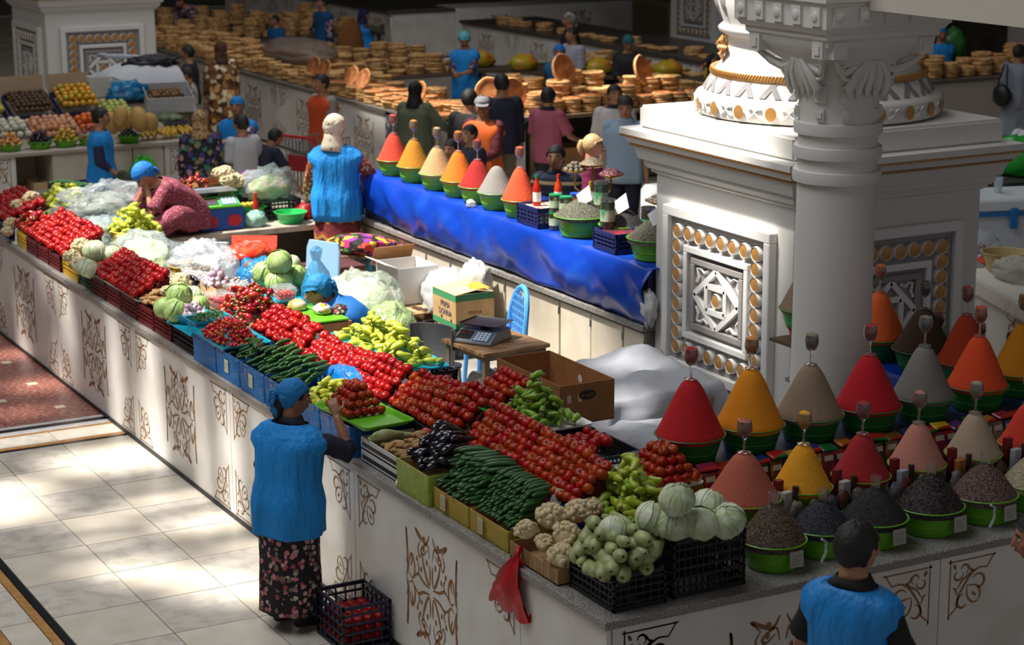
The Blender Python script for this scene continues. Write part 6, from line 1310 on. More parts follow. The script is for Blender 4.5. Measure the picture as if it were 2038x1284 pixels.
price((.79, 5.86, 1.08), radians(-90), .07, .11, 0, 'large cream price card on the carton under the lime board', M('#c8b888', .8), None); price((.9, 6.47, 1.06), radians(-90), .05, .12, 0, 'narrow price card by the turquoise cabbage tray', M('#c8c8c0', .8), None)
for p, l in (((.97, 6.2, 1.2), 'bag of peeled orange carrots on the lime board'), ((1.08, 5.98, 1.2), 'colourful packet on the lime board beside the woman\'s face')):
    lump('food_packet', l, p, (.07, .08, .05), M('#c88a3c', .3, n2='#e0c8a8', ns=9) if 'orange' in l else PR('#d8d4dc', ['#c8a02c', '#7a4a9a', '#3a8ac0'], 18, .5, .3), 14, .2, cat='packet', n=16)

# ------------------------------------------------------------------ inside the stall (raised floor at .35)
Z1 = .352
def legs4(t, xs, ys, z0, z1, w_, mat, nm='leg'):
    for x in xs:
        for y in ys: g = G(); g.box(x-w_, x+w_, y-w_, y+w_, z0, z1); g.obj(nm, mat, t, smooth=0)
t = thing('wooden_table', 'small rough wooden table carrying the grey scale', 'table', (2.27, 5.42, Z1), radians(5))
WD = M('#a07c50', .7, n2='#6a4a2c', ns=5, ani=(1, 7, 1)); g = G(); g.box(-.3, .3, -.3, .3, .575, .605); g.obj('table_top', WD, t, smooth=0, bevel=.003)
g = G(); 
for b in ((-.27, .27, -.27, -.25), (-.27, .27, .25, .27), (-.27, -.25, -.25, .25), (.25, .27, -.25, .25)): g = G(); g.box(*b, .535, .575); g.obj('rail', M('#7a6a54', .6), t, smooth=0)
legs4(t, (-.255, .255), (-.255, .255), 0, .575, .022, M('#6e6250', .6))
scale_dev('grey digital scale with a dark steel pan on the wooden table', (2.2, 5.5, Z1+.607), radians(-58), M('#8a8c90', .35, metal=.3), M('#3a3c40', .3, metal=.7), .1, keys='#2a5a9a').scale = (1.05, 1.05, 1.05)
lump('plastic_bag', 'pile of white and printed plastic bags under the wooden table', (2.3, 5.5, Z1), (.26, .26, .22), M('#c4c8cc', .4, n2='#5a5e66', ns=7, nt=(.5, .62)), 15, .3, n=30); lump('plastic_bag', 'black and clear bags hanging behind the wooden table', (2.62, 5.6, Z1), (.2, .2, .26), M('#4a4c52', .4, n2='#b8bcc0', ns=6), 16, .3, n=26)
t = thing('bucket', 'pale plastic bucket below the wooden table', 'bucket', (2.05, 5.2, Z1)); g = G(); g.lathe([(.09, 0), (.115, .2), (.12, .2), (.11, .19), (.086, .01)], 24); g.obj('pail', M('#c0c4c8', .5), t)
def chair_plastic(label, loc, rz, mat, mesh_back=False, h=.5):
    t = thing('plastic_chair', label, 'chair', loc, rz); g = G(); g.loft([rr(.4, .4, .06, 4, .40), rr(.42, .42, .06, 4, .43)]); g.obj('seat', mat, t, smooth=30)
    for x in (-.17, .17):
        for y in (-.17, .17): q = G(); q.tube([(x, y, .41), (x*1.15, y*1.15, 0)], [.022, .016], 8); q.obj('leg', mat, t)
    n = 9; rows = []
    if not mesh_back:
        for k, yo in enumerate((0, .03)):
            pass
        g = G(); g.loft([rr(.36, .028, .012, 3, .46), rr(.39, .03, .013, 3, .62), rr(.39, .03, .013, 3, .80), rr(.34, .028, .012, 3, .87)]); g.v = [V((p.x, p.y-.19-.1*(p.z-.45), p.z)) for p in g.v]; g.obj('backrest', mat, t, smooth=50)
        for x in (-.15, .15): q = G(); q.tube([(x, -.18, .41), (x, -.19, .5)], .02, 8); q.obj('back_post', mat, t)
    else:
        g = G(); pts = [(.2*cos(a), -.19-.06*sin(a), .45+.42*max(0, sin(a))**.6) for a in [pi*i/20 for i in range(21)]]; g.tube(pts, .022, 8); g.obj('back_frame', mat, t)
        for i in range(7):
            x = -.15+.05*i; zt = .45+.42*sqrt(max(0, 1-(x/.2)**2))**.6; q = G(); q.box(x-.008, x+.008, -.215, -.205, .45, zt-.02); q.obj('back_slat', mat, t, smooth=0)
        for j in range(6): zz = .5+.06*j; w_ = .2*sqrt(max(.05, 1-((zz-.45)/.42)**3)); q = G(); q.box(-w_+.01, w_-.01, -.213, -.207, zz-.008, zz+.008); q.obj('back_slat', mat, t, smooth=0)
    return t
chair_plastic('light blue plastic chair with a solid back behind the cabbages', (1.95, 8.35, Z1), radians(115), M('#8fb4dc', .4))
chair_plastic('sky blue plastic chair with a lattice back against the cupboard doors', (2.55, 5.98, Z1), radians(80), M('#4f9ee0', .35), True)
t = thing('metal_chair', 'grey curved metal chair beside the wooden table', 'chair', (1.86, 5.72, Z1), radians(115)); g = G()
g.sheet([[(.2*cos(a), -.2*sin(a)*.6, z) for a in [pi*i/16 for i in range(17)]] for z in (.42, .52, .62, .70)]); g.obj('backrest', M('#77797c', .35, metal=.5), t, solid=.012)
g = G(); g.loft([rr(.4, .38, .08, 4, .38), rr(.4, .38, .08, 4, .40)]); g.obj('seat', M('#77797c', .35, metal=.5), t, smooth=30); 
for x in (-.16, .16):
    for y in (-.15, .15): g = G(); g.tube([(x, y, .38), (x*1.1, y*1.1, 0)], .012, 8); g.obj('leg', STEEL, t)
crate('black crate of light peppers by the grey metal chair', 1.95, 2.35, 6.45, 6.95, Z1, .3, BLACKP, 9, 5); mound('pepl', 2.15, 6.7, .17, .2, Z1+.24, 2, .04, (.1, .07), '', '', ind=False)
lump('plastic_bag', 'green netted bag of cabbage beside the printed carton', (2.25, 7.25, Z1+.1), (.2, .24, .28), film('#b4cc8c', .6, .2), 17, .25); lump('plastic_bag', 'blue white plastic bag beside the netted cabbage', (2.0, 6.75, Z1+.25), (.12, .14, .12), film('#a8d4e4', .6, .15), 18, .3)
# printed cartons
GB = carton('green and tan printed carton with slanted open flaps', 2.83, 3.2, 7.2, 7.64, .60, .90, M('#c0a070', .8, n2='#b49264', ns=8)); crate('dark crate of cabbage under the green printed carton', 2.72, 3.22, 7.15, 7.66, Z1, .245, BLACKP, 8, 4)
for z0, z1 in ((.24, .30), (.0, .05)): g = G(); g.box(-.1865, -.1845, -.22, .22, z0, z1); g.obj('printed_band', M('#3f8c5a', .7), GB, smooth=0); g = G(); g.box(-.185, .185, -.2215, -.2195, z0, z1); g.obj('printed_band', M('#356e4c', .7), GB, smooth=0)
text('PRIMA', .075, M('#2c2a4a', .7), GB, (-.187, -.02, .185), (radians(90), 0, radians(-90)), sx=.85); text('DONNA', .075, M('#2c2a4a', .7), GB, (-.187, -.02, .115), (radians(90), 0, radians(-90)), sx=.85)
text('PRIMA', .05, M('#7a5a34', .7), GB, (.0, -.2225, .13), (radians(90), 0, 0))
for y, z in ((.05, .07), (-.13, .06)): g = G(); g.lathe([(.001, 0), (.016, 0)], 12); g.v = [V((-.1872, y+p.x, z+p.y)) for p in g.v]; g.obj('vent_hole', M('#3a2416', .9), GB, smooth=0)
for x, y, rx, ry, l in ((-.09, 0, 0, radians(-8), .2), (.1, .0, 0, radians(10), .18)): g = G(); g.box(-l/2, l/2, -.215, .215, 0, .005); g.obj('flap', M('#c8a878', .8, n2='#9cb48c', ns=6), GB, (x, y, .308), (rx, ry, 0), smooth=0)
g = G(); g.add([(-.02, -.17, .325), (.16, -.2, .33), (.12, -.02, .36), (.01, -.06, .35)], [(0, 1, 2, 3)]); g.obj('torn_flap', M('#d8942c', .7), GB, smooth=0, solid=.004)
PB = thing('patterned_chest', 'low chest covered with brown and cream floral carpet', 'chest', (2.98, 8.35, Z1)); g = G(); g.box(-.26, .3, -.42, .42, 0, .26); g.obj('carpet_cover', M('#3a1c14', .9, n2='#b89a6c', ns=7, nd=5, nt=(.47, .53)), PB, smooth=0, bevel=.02)
BB = carton('white fruit carton with a yellow gourd picture and open flaps', 2.76, 3.16, 8.2, 8.66, Z1+.262, Z1+.60, M('#d4d0ca', .7), name='printed_carton')
text('dates', .09, M('#1c1c20', .7), BB, (-.201, .16, .04), (radians(90), 0, radians(-90)))
g = G(); g.box(-.2015, -.2, -.22, -.02, .01, .2); g.obj('printed_panel', M('#34506e', .7), BB, smooth=0); g = G(); g.ball((-.2, -.11, .08), (.003, .07, .055), 14, 8); g.ball((-.2, -.07, .12), (.003, .035, .06), 12, 8); g.obj('printed_gourd', M('#d89a34', .7), BB)
g = G(); g.box(-.2015, -.2, .0, .12, .22, .26); g.obj('hand_hole', M('#5a2c1a', .9), BB, smooth=0)
for x, y, rot, l in ((-.25, 0, (0, radians(22), 0), .13), (0, .3, (radians(-60), 0, 0), .2)): g = G(); g.box(-l/2 if y == 0 else -.2, l/2 if y == 0 else .2, -.23 if y == 0 else -l/2, .23 if y == 0 else l/2, 0, .005); g.obj('flap', M('#dcd8d2', .7) if y == 0 else CARD, BB, (x, y, .36), rot, smooth=0)
carton('flat white carton lying behind the bag of cabbage', 2.5, 2.9, 8.8, 9.4, Z1, Z1+.28, M('#d0ccc4', .7), open_=False)
lump('plastic_bag', 'big clear bag stuffed with pale cabbage in the middle of the stall', (2.2, 7.75, Z1+.2), (.36, .42, .34), film('#e2ecdc', .28, .1), 19, .2, n=40); lump('bagged_cabbage', 'pale cabbage leaves inside the big clear bag', (2.2, 7.75, Z1+.2), (.31, .36, .29), M('#b8c890', .7, n2='#d8dcc0', ns=10), 20, .2)
crate('black crate under the big clear bag of cabbage', 1.95, 2.5, 7.4, 8.1, Z1, .2, BLACKP, 9, 4)
lump('woven_sack', 'white sack slumped against the cupboard doors', (3.14, 7.98, Z1+.2), (.2, .34, .26), M('#b9babb', .8, bump=.5, bs=9), 21, .16, n=36, cat='sack'); lump('woven_sack', 'crumpled white plastic sheet bunched by the cupboard hinge', (3.24, 7.62, Z1+.42), (.13, .2, .2), M('#bdb9b0', .6, bump=.6, bs=12), 22, .24, n=30, cat='sack')
carton('low carton supporting the white sacks', 2.98, 3.34, 7.78, 7.92, Z1, Z1+.2, CARD, open_=False)
t = thing('plastic_stool', 'teal plastic stool under the flowered cushion', 'stool', (3.12, 9.62, Z1), radians(20)); TEAL = M('#3f8494', .5)
g = G(); g.loft([rr(.34, .34, .04, 4, .42), rr(.32, .32, .04, 4, .45)]); g.obj('seat', TEAL, t, smooth=30)
for sx in (-1, 1):
    for sy in (-1, 1): g = G(); g.loft([rr(.06, .06, .012, 2, 0), rr(.05, .05, .012, 2, .42)]); g.v = [V((p.x+sx*(.165-.03*p.z/.42), p.y+sy*(.165-.03*p.z/.42), p.z)) for p in g.v]; g.obj('leg', TEAL, t, smooth=30)
for a in range(4): g = G(); g.box(-.14, .14, -.155, -.145, .24, .3); q = g.obj('crossbar', TEAL, t, smooth=0); q.rotation_euler = (0, 0, a*pi/2)
g = G()
def cush(p):
    q = V(p); k = .28; return V((q.x*(1+.12*abs(q.x*q.y)*60*.2), q.y, q.z*(1-.25*((q.x/.3)**2+(q.y/.26)**2))+.015*noise.noise(q*9)))
g.ball((0, 0, 0), (.34, .3, .11), 28, 14, fn=cush); g.v = [V((max(-.29, min(.29, p.x*1.15)), max(-.26, min(.26, p.y*1.15)), p.z)) for p in g.v]
tag(g.obj('floral_cushion', PR('#15130f', ['#c82c7a', '#e07a1c', '#2c7a3c', '#8a2c9a', '#d8b02c', '#c83c2c'], 11, .55), None, (3.08, 9.62, Z1+.545), (0, radians(8), radians(20))), 'black cushion with bright pink and orange flowers on the teal stool', 'cushion')
lump('cloth', 'folded tan cloth under the flowered cushion', (3.06, 9.6, Z1+.452), (.26, .22, .04), M('#a08468', .9, n2='#7a5a4a', ns=9), 23, .15, cat='cloth')
t = thing('thermos', 'violet blue thermos flask by the cupboard doors', 'thermos', (3.3, 9.12, Z1)); g = G(); g.lathe([(.001, 0), (.085, 0), (.09, .02), (.09, .26), (.082, .3), (.055, .34), (.04, .36)], 26); g.obj('body', M('#4a52b0', .35), t); g = G(); g.lathe([(.04, .35), (.045, .36), (.042, .42), (.02, .43), (.001, .43)], 20); g.obj('cup_lid', M('#3c44a0', .35), t)
g = G(); g.tube([(.085, -.02, .26), (.13, -.04, .24), (.13, -.04, .1), (.088, -.02, .07)], .011, 7); g.obj('handle', M('#4a52b0', .35), t)
for k in range(3): g = G(); g.lathe([(.09, .262-.012*k), (.0935, .266-.012*k), (.09, .27-.012*k)], 26); g.obj('ring', M('#5a62c0', .35), t)
carton('maroon and brown carton on top of the plain one by the blue chair', 2.35, 2.85, 9.1, 9.5, Z1+.30, Z1+.46, M('#4a1e22', .7), open_=False); carton('plain brown carton under the maroon one', 2.28, 2.9, 8.95, 9.45, Z1, Z1+.295, M('#a4804e', .8), open_=False)
lump('cloth', 'white cloth bundle behind the blue chair', (2.2, 8.75, Z1+.35), (.12, .14, .16), M('#c8c4be', .8), 24, .3, cat='cloth'); carton('pale box under the white cloth bundle', 2.1, 2.27, 8.6, 8.9, Z1, Z1+.35, CARDL, open_=False)
# white cloth covered table in front of the plinth
t = thing('cloth_covered_table', 'table under a rumpled white cloth in front of the plinth', 'table', (2.75, 4.35, Z1)); g = G(); g.box(-.36, .48, -.44, .5, .44, .47); g.obj('table_top', WD, t, smooth=0); legs4(t, (-.4, .45), (-.5, .5), 0, .42, .025, WD)
def drapery(label, x0, x1, y0, y1, zt, drop, seed, bumps=()):
    g = G(); rows = []; n1, n2 = 46, 46; e = .3
    for i in range(n1+1):
        row = []
        for j in range(n2+1):
            x = x0-e+(x1-x0+2*e)*i/n1; y = y0-e+(y1-y0+2*e)*j/n2
            dx = max(x0-x, 0, x-x1); dy = max(y0-y, 0, y-y1); d = sqrt(dx*dx+dy*dy)
            xx = min(max(x, x0), x1); yy = min(max(y, y0), y1)
            z = zt-min(drop, d*1.25); f = min(1, d/.1)
            nx_ = .05*f*noise.noise(V((y*5+seed, x*5, z*1.5))); out = .05*f+nx_+.03*f*sin((x-y)*16+seed)
            if d > 1e-6: xx += (x-xx)/d*out*(dx > 0); yy += (y-yy)/d*out*(dy > 0)
            zz = z+.035*noise.noise(V((x*3.5+seed, y*3.5, 0)))-.03*abs(noise.noise(V((x*5+y*3, y*5-x*2, seed))))+.02*noise.noise(V((x*9, y*9, seed)))*(1-f*.5)
            for (bx, by, br, bh) in bumps: zz += bh*math.exp(-((xx-bx)**2+(yy-by)**2)/(br*br))*(1-f*.6)
            row.append((xx, yy, max(zz, Z1+.01)))
        rows.append(row)
    g.sheet(rows); return tag(g.obj('white_cloth', M('#9c9fa7', .85, bump=.3, bs=9), smooth=180, solid=.004), label, 'cloth')
drapery('rumpled white cloth draped over the table before the plinth', 2.35, 3.3, 3.85, 4.92, .865, .45, 1, ((3.15, 4.75, .2, .09), (2.9, 4.2, .15, .05)))
carton('low box hidden under the nearer white cloth', 2.0, 2.55, 3.1, 3.75, Z1, Z1+.3, CARD, open_=False); drapery('second white cloth heap tumbling toward the spice counter', 1.95, 2.75, 2.75, 3.75, .72, .35, 4, ((2.3, 3.2, .2, .07),))
# ================================================================== spice counter
BOWLG = M('#66ac1e', .35); BOWLG2 = M('#2a9440', .35)
def cone(label, x, y, zb, r, h, col, bowl_h=.15, bl=None, blabel=None, glass=True, gcol=None, bowlmat=None, gl=None):
    bowl(blabel or 'green bowl under the '+label, (x, y, zb), r*.985, bowl_h, bowlmat or BOWLG)
    g = G(); n = 40; prof = []
    prof = [(r*a, h*b) for a, b in ((.985, 0), (.985, .03), (.93, .1), (.845, .2), (.75, .32), (.65, .45), (.55, .58), (.46, .7), (.37, .81), (.28, .9), (.19, .96), (.1, .99), (.005, 1))]; seed = x*7+y
    g.lathe([(r*.8, -.04)]+prof, n, (0, 0, 0), sq=lambda a, z: 1+.018*noise.noise(V((cos(a)*2, sin(a)*2, z*6+seed))))
    tag(g.obj('spice_cone', M(col, .95, n2=None, bump=.35, bs=55), None, (x, y, zb+bowl_h-.01), smooth=180), label, 'spice')
    if glass:
        zt = zb+bowl_h-.01+h*.985; wine(gl or 'stemmed glass on the '+label, (x, y, zt), gcol or col)
def wine(label, loc, col):
    t = thing('wine_glass', label, 'glass', loc); t.scale = (1.22,)*3; g = G()
    g.lathe([(.001, 0), (.03, .0), (.031, .003), (.006, .01), (.0045, .05), (.006, .062), (.022, .075), (.033, .098), (.034, .12), (.029, .15), (.0275, .15), (.032, .12), (.031, .099), (.02, .078), (.001, .068)], 20); g.obj('goblet', M('#eef2f2', .03, trans=.96), t)
    g = G(); g.lathe([(.001, .071), (.019, .08), (.0295, .1), (.0305, .12), (.0272, .143), (.012, .152), (.001, .153)], 18); g.obj('spice_fill', M(col, .95, bump=.3, bs=60), t)
def grain(label, x, y, zb, r, h, c1, c2, scale=120, blabel=None, bh=.13, glass=False, card=None, cl=None, bm=None, big=0):
    bowl(blabel or 'lime bowl under the '+label, (x, y, zb), r, bh, bm or BOWLG)
    g = G(); rows = []; n = 56; K = 22
    for j in range(K+1):
        t = j/K; rr_ = r*1.0*(1-t)**.95; row = []
        for i in range(n):
            a = 2*pi*i/n; zz = h*(1-((rr_/r)**1.55)); d = (.003+big)*noise.noise(V((cos(a)*rr_*90, sin(a)*rr_*90, x)))
            row.append((rr_*cos(a), rr_*sin(a), zz+d))
        rows.append([V(q) for q in row])
    g.loft([[V((p.x*.98, p.y*.98, -.03)) for p in rows[0]]]+rows, cap=False)
    tag(g.obj('grain_heap', M(c1, .7, n2=c2, ns=scale, nd=2, nt=(.46, .56), bump=1.0, bs=scale), None, (x, y, zb+bh-.005), smooth=180), label, 'spice', None, 'stuff')
    g = G()
    for i in range(420):   # loose grains on the surface
        a = rnd.uniform(0, 6.28); q = sqrt(rnd.random())*r*.96; z = h*(1-((q/r)**1.55))+.002; s_ = (.0035+big*.7)*rnd.uniform(.7, 1.3); c = V((q*cos(a), q*sin(a), z)); u = V((rnd.uniform(-1, 1), rnd.uniform(-1, 1), rnd.uniform(-1, 1))).normalized(); v_ = u.orthogonal().normalized(); w_ = u.cross(v_)
        g.add([c+u*s_*1.5, c+v_*s_*.7, c+w_*s_*.7, c-v_*s_*.7, c-w_*s_*.7, c-u*s_*1.5], [(0, 1, 2), (0, 2, 3), (0, 3, 4), (0, 4, 1), (5, 2, 1), (5, 3, 2), (5, 4, 3), (5, 1, 4)])
    tag(g.obj('loose_grains', M(c2, .6), None, (x, y, zb+bh-.005)), 'loose grains on the '+label, 'spice', None, 'stuff')
    if glass:
        t = thing('shot_glass', 'clear glass in the '+label, 'glass', (x, y, zb+bh+h*.8)); g = G(); g.lathe([(.001, 0), (.02, 0), (.022, .01), (.03, .09), (.028, .09), (.02, .012), (.001, .012)], 18); g.obj('tumbler', M('#eef2f2', .03, trans=.96), t)
    if card:
        price((x+card[0], y-r*1.02-.012, zb+.045), card[1], .085, .085, -6, cl or 'price card below the '+label, M('#a8a498', .8), None)
# nearest row of grains (front bowls)
FR = [('cumin seed heap in the lime bowl next to the tall crate', 1.15, .24, .175, .20, '#2a2018', '#6e5a44', 130, 0), ('glossy black seed heap hidden behind the man in blue', 1.49, .27, .165, .15, '#0c0d12', '#2c303c', 90, 0), ('black tea heap right of the man in blue', 1.83, .26, .18, .17, '#100e0e', '#2a2624', 140, 0), ('dark raisin heap with large wrinkled grains', 2.22, .27, .185, .18, '#120c0c', '#3a2a28', 60, .004), ('coarse pinkish brown seed heap', 2.61, .28, .185, .18, '#3c2c28', '#7c6058', 110, 0), ('cream coloured grain heap at the right edge', 3.0, .3, .185, .17, '#8f8468', '#c0b494', 120, 0)]
for i, (l, x, y, r, h, c1, c2, sc_, bg) in enumerate(FR):
    grain(l, x, y, T0, r, h, c1, c2, sc_, None, .15, i != 5, (.02 if i % 2 == 0 else .05, 0) if i != 1 else None, None, None, bg)
g = G(); g.box(-.018, .018, -.0025, -.001, .008, .028); q = g.obj('red_print', M('#c83c1c', .7), bpy.data.objects['price_card.013'] if 'price_card.013' in bpy.data.objects else None)
for i, x in enumerate((1.36, 2.5, 2.86)): g = G(); g.tube([(0, 0, 0), (.03, 0, .05), (.03, 0, .11), (0, 0, .13)], .008, 7); tag(g.obj('scoop_handle', film('#d8dcdc', .5), None, (x, .1, T0+.02)), ['clear scoop hanging beside the cumin bowl', 'clear scoop between the raisin and pink seed bowls', 'clear scoop right of the pink seed bowl'][i], 'scoop')
# second row on the low step
R2 = [('pale brick red spice cone in the second row', 1.21, .60, .205, .26, '#b05c48'), ('golden turmeric cone in the second row', 1.60, .60, .165, .25, '#e09a1c'), ('dark crimson paprika cone in the second row', 2.0, .60, .165, .25, '#a02024'), ('dusty rose spice cone in the second row', 2.41, .62, .165, .25, '#b87a68'), ('beige spice cone in the second row', 2.82, .62, .165, .25, '#a8947a'), ('bright red spice cone cut by the right edge', 3.22, .62, .165, .25, '#c83828')]
for l, x, y, r, h, c in R2: cone(l, x, y, 1.142, r, h, c, .13)
# third row, tall cones
R3 = [('large crimson spice cone at the left end of the tall row', 1.30, 1.26, .20, .33, '#b3161c'), ('large golden yellow spice cone in the tall row', 1.71, 1.26, .20, .34, '#d8860f'), ('large grey brown spice cone in the tall row', 2.13, 1.26, .20, .31, '#8a7862'), ('deep carmine red spice cone before the round column', 2.54, 1.24, .20, .32, '#b4101f'), ('slate grey spice cone in the tall row', 2.96, 1.25, .19, .32, '#77736f'), ('orange red spice cone right of the grey one', 3.41, 1.28, .19, .32, '#d8481c'), ('mustard yellow spice cone at the right edge', 3.87, 1.4, .19, .32, '#c8820f')]
for l, x, y, r, h, c in R3: cone(l, x, y, 1.292, r, h, c, .15, bowlmat=M('#20702c', .4))
# row on the tarp shelf behind the column
R4 = [('warm orange spice cone right behind the round column', 3.66, 2.56, .19, .32, '#e0642a'), ('dark olive brown spice cone behind the carmine one', 3.70, 2.15, .20, .28, '#4a382a'), ('rust red spice cone at the back', 3.72, 1.76, .18, .32, '#b03a18')]
for l, x, y, r, h, c in R4: cone(l, x, y, 1.292, r, h, c, .15, bowlmat=M('#1e7a30', .4))
bowl('upside down red bowl on the plank left of the column', (3.46, 3.1, 1.317), .13, .1, M('#c02c20', .4)); cone('pale brown spice cone peeping out left of the round column', 3.46, 3.1, 1.42, .19, .3, '#8a7662', .13, bowlmat=M('#3aa84c', .35), glass=False)
for i, (x, y) in enumerate(((4.05, 2.0), (4.06, 1.7), (4.0, 2.35))): wine(['small goblet of dark red powder behind the olive cone', 'small goblet of brown seeds behind the orange red cone', 'goblet of crimson powder by the plinth panel'][i], (x, y, 1.42-.0), ['#a02024', '#2a1a14', '#6a1418'][i]); carton(['small box under the goblet of dark red powder', 'small box under the goblet of brown seeds', 'small box under the goblet of crimson powder'][i], x-.05, x+.05, y-.05, y+.05, 1.292, 1.415, M('#8a8a86', .6), open_=False)
# packets and boxes leaning on the risers
PK = ['#8c1c14', '#a8641c', '#2c2a6a', '#a82418', '#6a4a1c', '#7a1c3a', '#1c5a2c', '#b08a1c', '#14285a']
for i in range(30):
    x = 1.07+.09*i; c = PK[(i*7) % 9]; g = G(); g.box(-.043, .043, -.006, .006, 0, .152); o = g.obj('spice_packet', M(c, .3, n2=PK[(i*5+2) % 9], ns=9, nt=(.5, .55)), None, (x, .95, 1.145), (radians(-14), 0, rnd.uniform(-.12, .12)), smooth=0, bevel=.004)
    tag(o, 'small glossy printed spice packet in the row below the tall cones', 'packet', 'spice packets below the tall cones'); q = G(); q.box(-.03, .03, -.0075, -.006, .1, .13); q.obj('printed_label', M('#d0c8b8', .6), o, smooth=0)
for i in range(22):
    x = 1.14+.118*i; g = G(); g.box(-.055, .055, -.04, .04, 0, .02); o = g.obj('spice_packet', M(PK[(i*4+1) % 9], .3, n2=PK[(i*3) % 9], ns=9, nt=(.5, .55)), None, (x, 1.02, 1.293+.012*(i % 2)), (radians(12), rnd.uniform(-.1, .1), rnd.uniform(-.25, .25)), smooth=0, bevel=.006); tag(o, 'printed spice packet lying flat along the front edge of the tall cones', 'packet', 'flat spice packets')
for i in range(18):
    x = 1.45+.11*i; o = lump('seasoning_bag', 'small clear zip bag of seeds behind the front bowls', (x, .45+rnd.uniform(-.02, .03), 1.145), (.05, .03, .07), film(['#8a8478', '#5a4a34', '#7a7a80', '#6a2c24'][i % 4], .6, .15), 30+i, .25, cat='packet', n=14, group='zip bags behind the front bowls')
for i, x in enumerate((1.42, 1.81, 2.21, 2.62, 3.03)):
    g = G(); g.box(-.03, .03, -.02, .02, 0, .15); o = tag(g.obj('spice_box', M(['#b8b4ac', '#b0aca4', '#9aa0a8', '#a8642c', '#a4a8ac'][i], .6, n2='#7a4a2c', ns=7, nt=(.55, .6)), None, (x, .50, 1.145), (0, 0, .2), smooth=0, bevel=.003), ['tall narrow spice box right of the brick red cone', 'tall narrow spice box right of the golden cone', 'tall narrow spice box right of the crimson cone', 'orange spice box between the rose and beige cones', 'silver spice box right of the beige cone'][i], 'box')
    q = G(); q.tube([(.055, -.01, 0), (.06, 0, .17)], [.014, .018], 9, cap=True); q = tag(q.obj('cinnamon_stick', M('#3c2416', .85), None, (x, .5, 1.145)), 'dark cinnamon stick standing by the box right of the %s cone' % ['brick red', 'golden', 'crimson', 'rose', 'beige'][i], 'cinnamon')
    b = G(); b.box(-.022, .022, -.018, .018, 0, .2); tag(b.obj('spice_box', M('#7a1418', .5), None, (x-.01, .56, 1.145), (0, 0, .1), smooth=0), 'thin dark red box behind the narrow box right of the %s cone' % ['brick red', 'golden', 'crimson', 'rose', 'beige'][i], 'box')
# ================================================================== goods on the tarp counter
ZT = 1.472
TC = [('coral red spice cone at the left end of the tarp counter', 10.08, '#c8402c', .165, .27), ('ochre spice cone second from the left on the tarp', 9.62, '#b87a1c', .17, .27), ('pale tan spice cone third from the left on the tarp', 9.12, '#b89468', .175, .26), ('bright orange spice cone in the middle of the tarp row', 8.68, '#d8701c', .17, .28), ('brick red spice cone right of the bright orange one', 8.30, '#a42420', .175, .25), ('light grey spice cone on the tarp', 7.93, '#8a8680', .175, .24), ('vivid orange red spice cone next to the navy basket', 7.50, '#d8502c', .165, .29)]
for i, (l, y, c, r, h) in enumerate(TC): cone(l, 3.62, y, ZT, r, h, c, .15, glass=i != 5, bowlmat=BOWLG)
grain('dark green tea heap with a white paper card', 3.64, 6.48, ZT, .22, .14, '#33332a', '#7c7c66', 130, 'lime bowl of green tea beside the jars', .17, bm=BOWLG)
grain('black tea heap behind the glass jar', 3.78, 6.05, ZT, .19, .14, '#141212', '#3a3634', 140, 'lime bowl of black tea behind the navy basket', .15, bm=BOWLG)
grain('grey green tea heap against the plinth', 3.66, 5.36, ZT, .22, .15, '#3c3a30', '#807c68', 120, 'big lime bowl of tea cut off by the plinth', .17, bm=BOWLG)
crate('navy basket of packets next to the vivid orange cone', 3.46, 3.78, 6.88, 7.26, ZT, .17, NAVY, 7, 5); crate('second navy basket in front of the glass jar', 3.46, 3.76, 5.62, 5.98, ZT, .16, NAVY, 7, 5)
g = G(); g.box(3.48, 3.76, 6.9, 7.24, ZT+.01, ZT+.15); tag(g.obj('paper_packets', M('#c8c0b0', .7, n2='#a84a34', ns=14, nt=(.55, .6)), smooth=0), 'white and red paper packets filling the navy basket', 'packets'); g = G(); g.box(3.48, 3.74, 5.64, 5.96, ZT+.01, ZT+.14); tag(g.obj('sweet_packets', M('#8a1c2c', .4, n2='#3a2c34', ns=14), smooth=0), 'dark red packets filling the second navy basket', 'packets')
def bottle(label, x, y, z, col, capc, h=.24, r=.035, cat='bottle'):
    t = thing('glass_bottle', label, cat, (x, y, z)); g = G(); g.lathe([(.001, 0), (r, 0), (r, h*.55), (r*.8, h*.68), (r*.4, h*.8), (r*.38, h*.93)], 16); g.obj('bottle_body', M(col, .15), t); g = G(); g.lathe([(r*.42, h*.9), (r*.42, h), (.001, h)], 12); g.obj('cap', M(capc, .4), t); g = G(); g.lathe([(r*1.01, h*.15), (r*1.01, h*.45)], 16); g.obj('paper_label', PAPER, t)
bottle('bottle of red sauce with a green cap in the navy basket', 3.58, 7.12, ZT+.15, '#b82a1c', '#1c7a4a', .27); bottle('bottle of orange red sauce with a red cap', 3.75, 7.05, ZT+.15, '#c83c1c', '#c82c20', .27); bottle('bottle of red sauce behind the other two with a blue cap', 3.85, 7.22, ZT, '#3a5a9a', '#1c4a9a', .3); bottle('tall golden oil bottle beside the sweet stand', 3.98, 6.9, ZT, '#b8901c', '#c8a02c', .36)
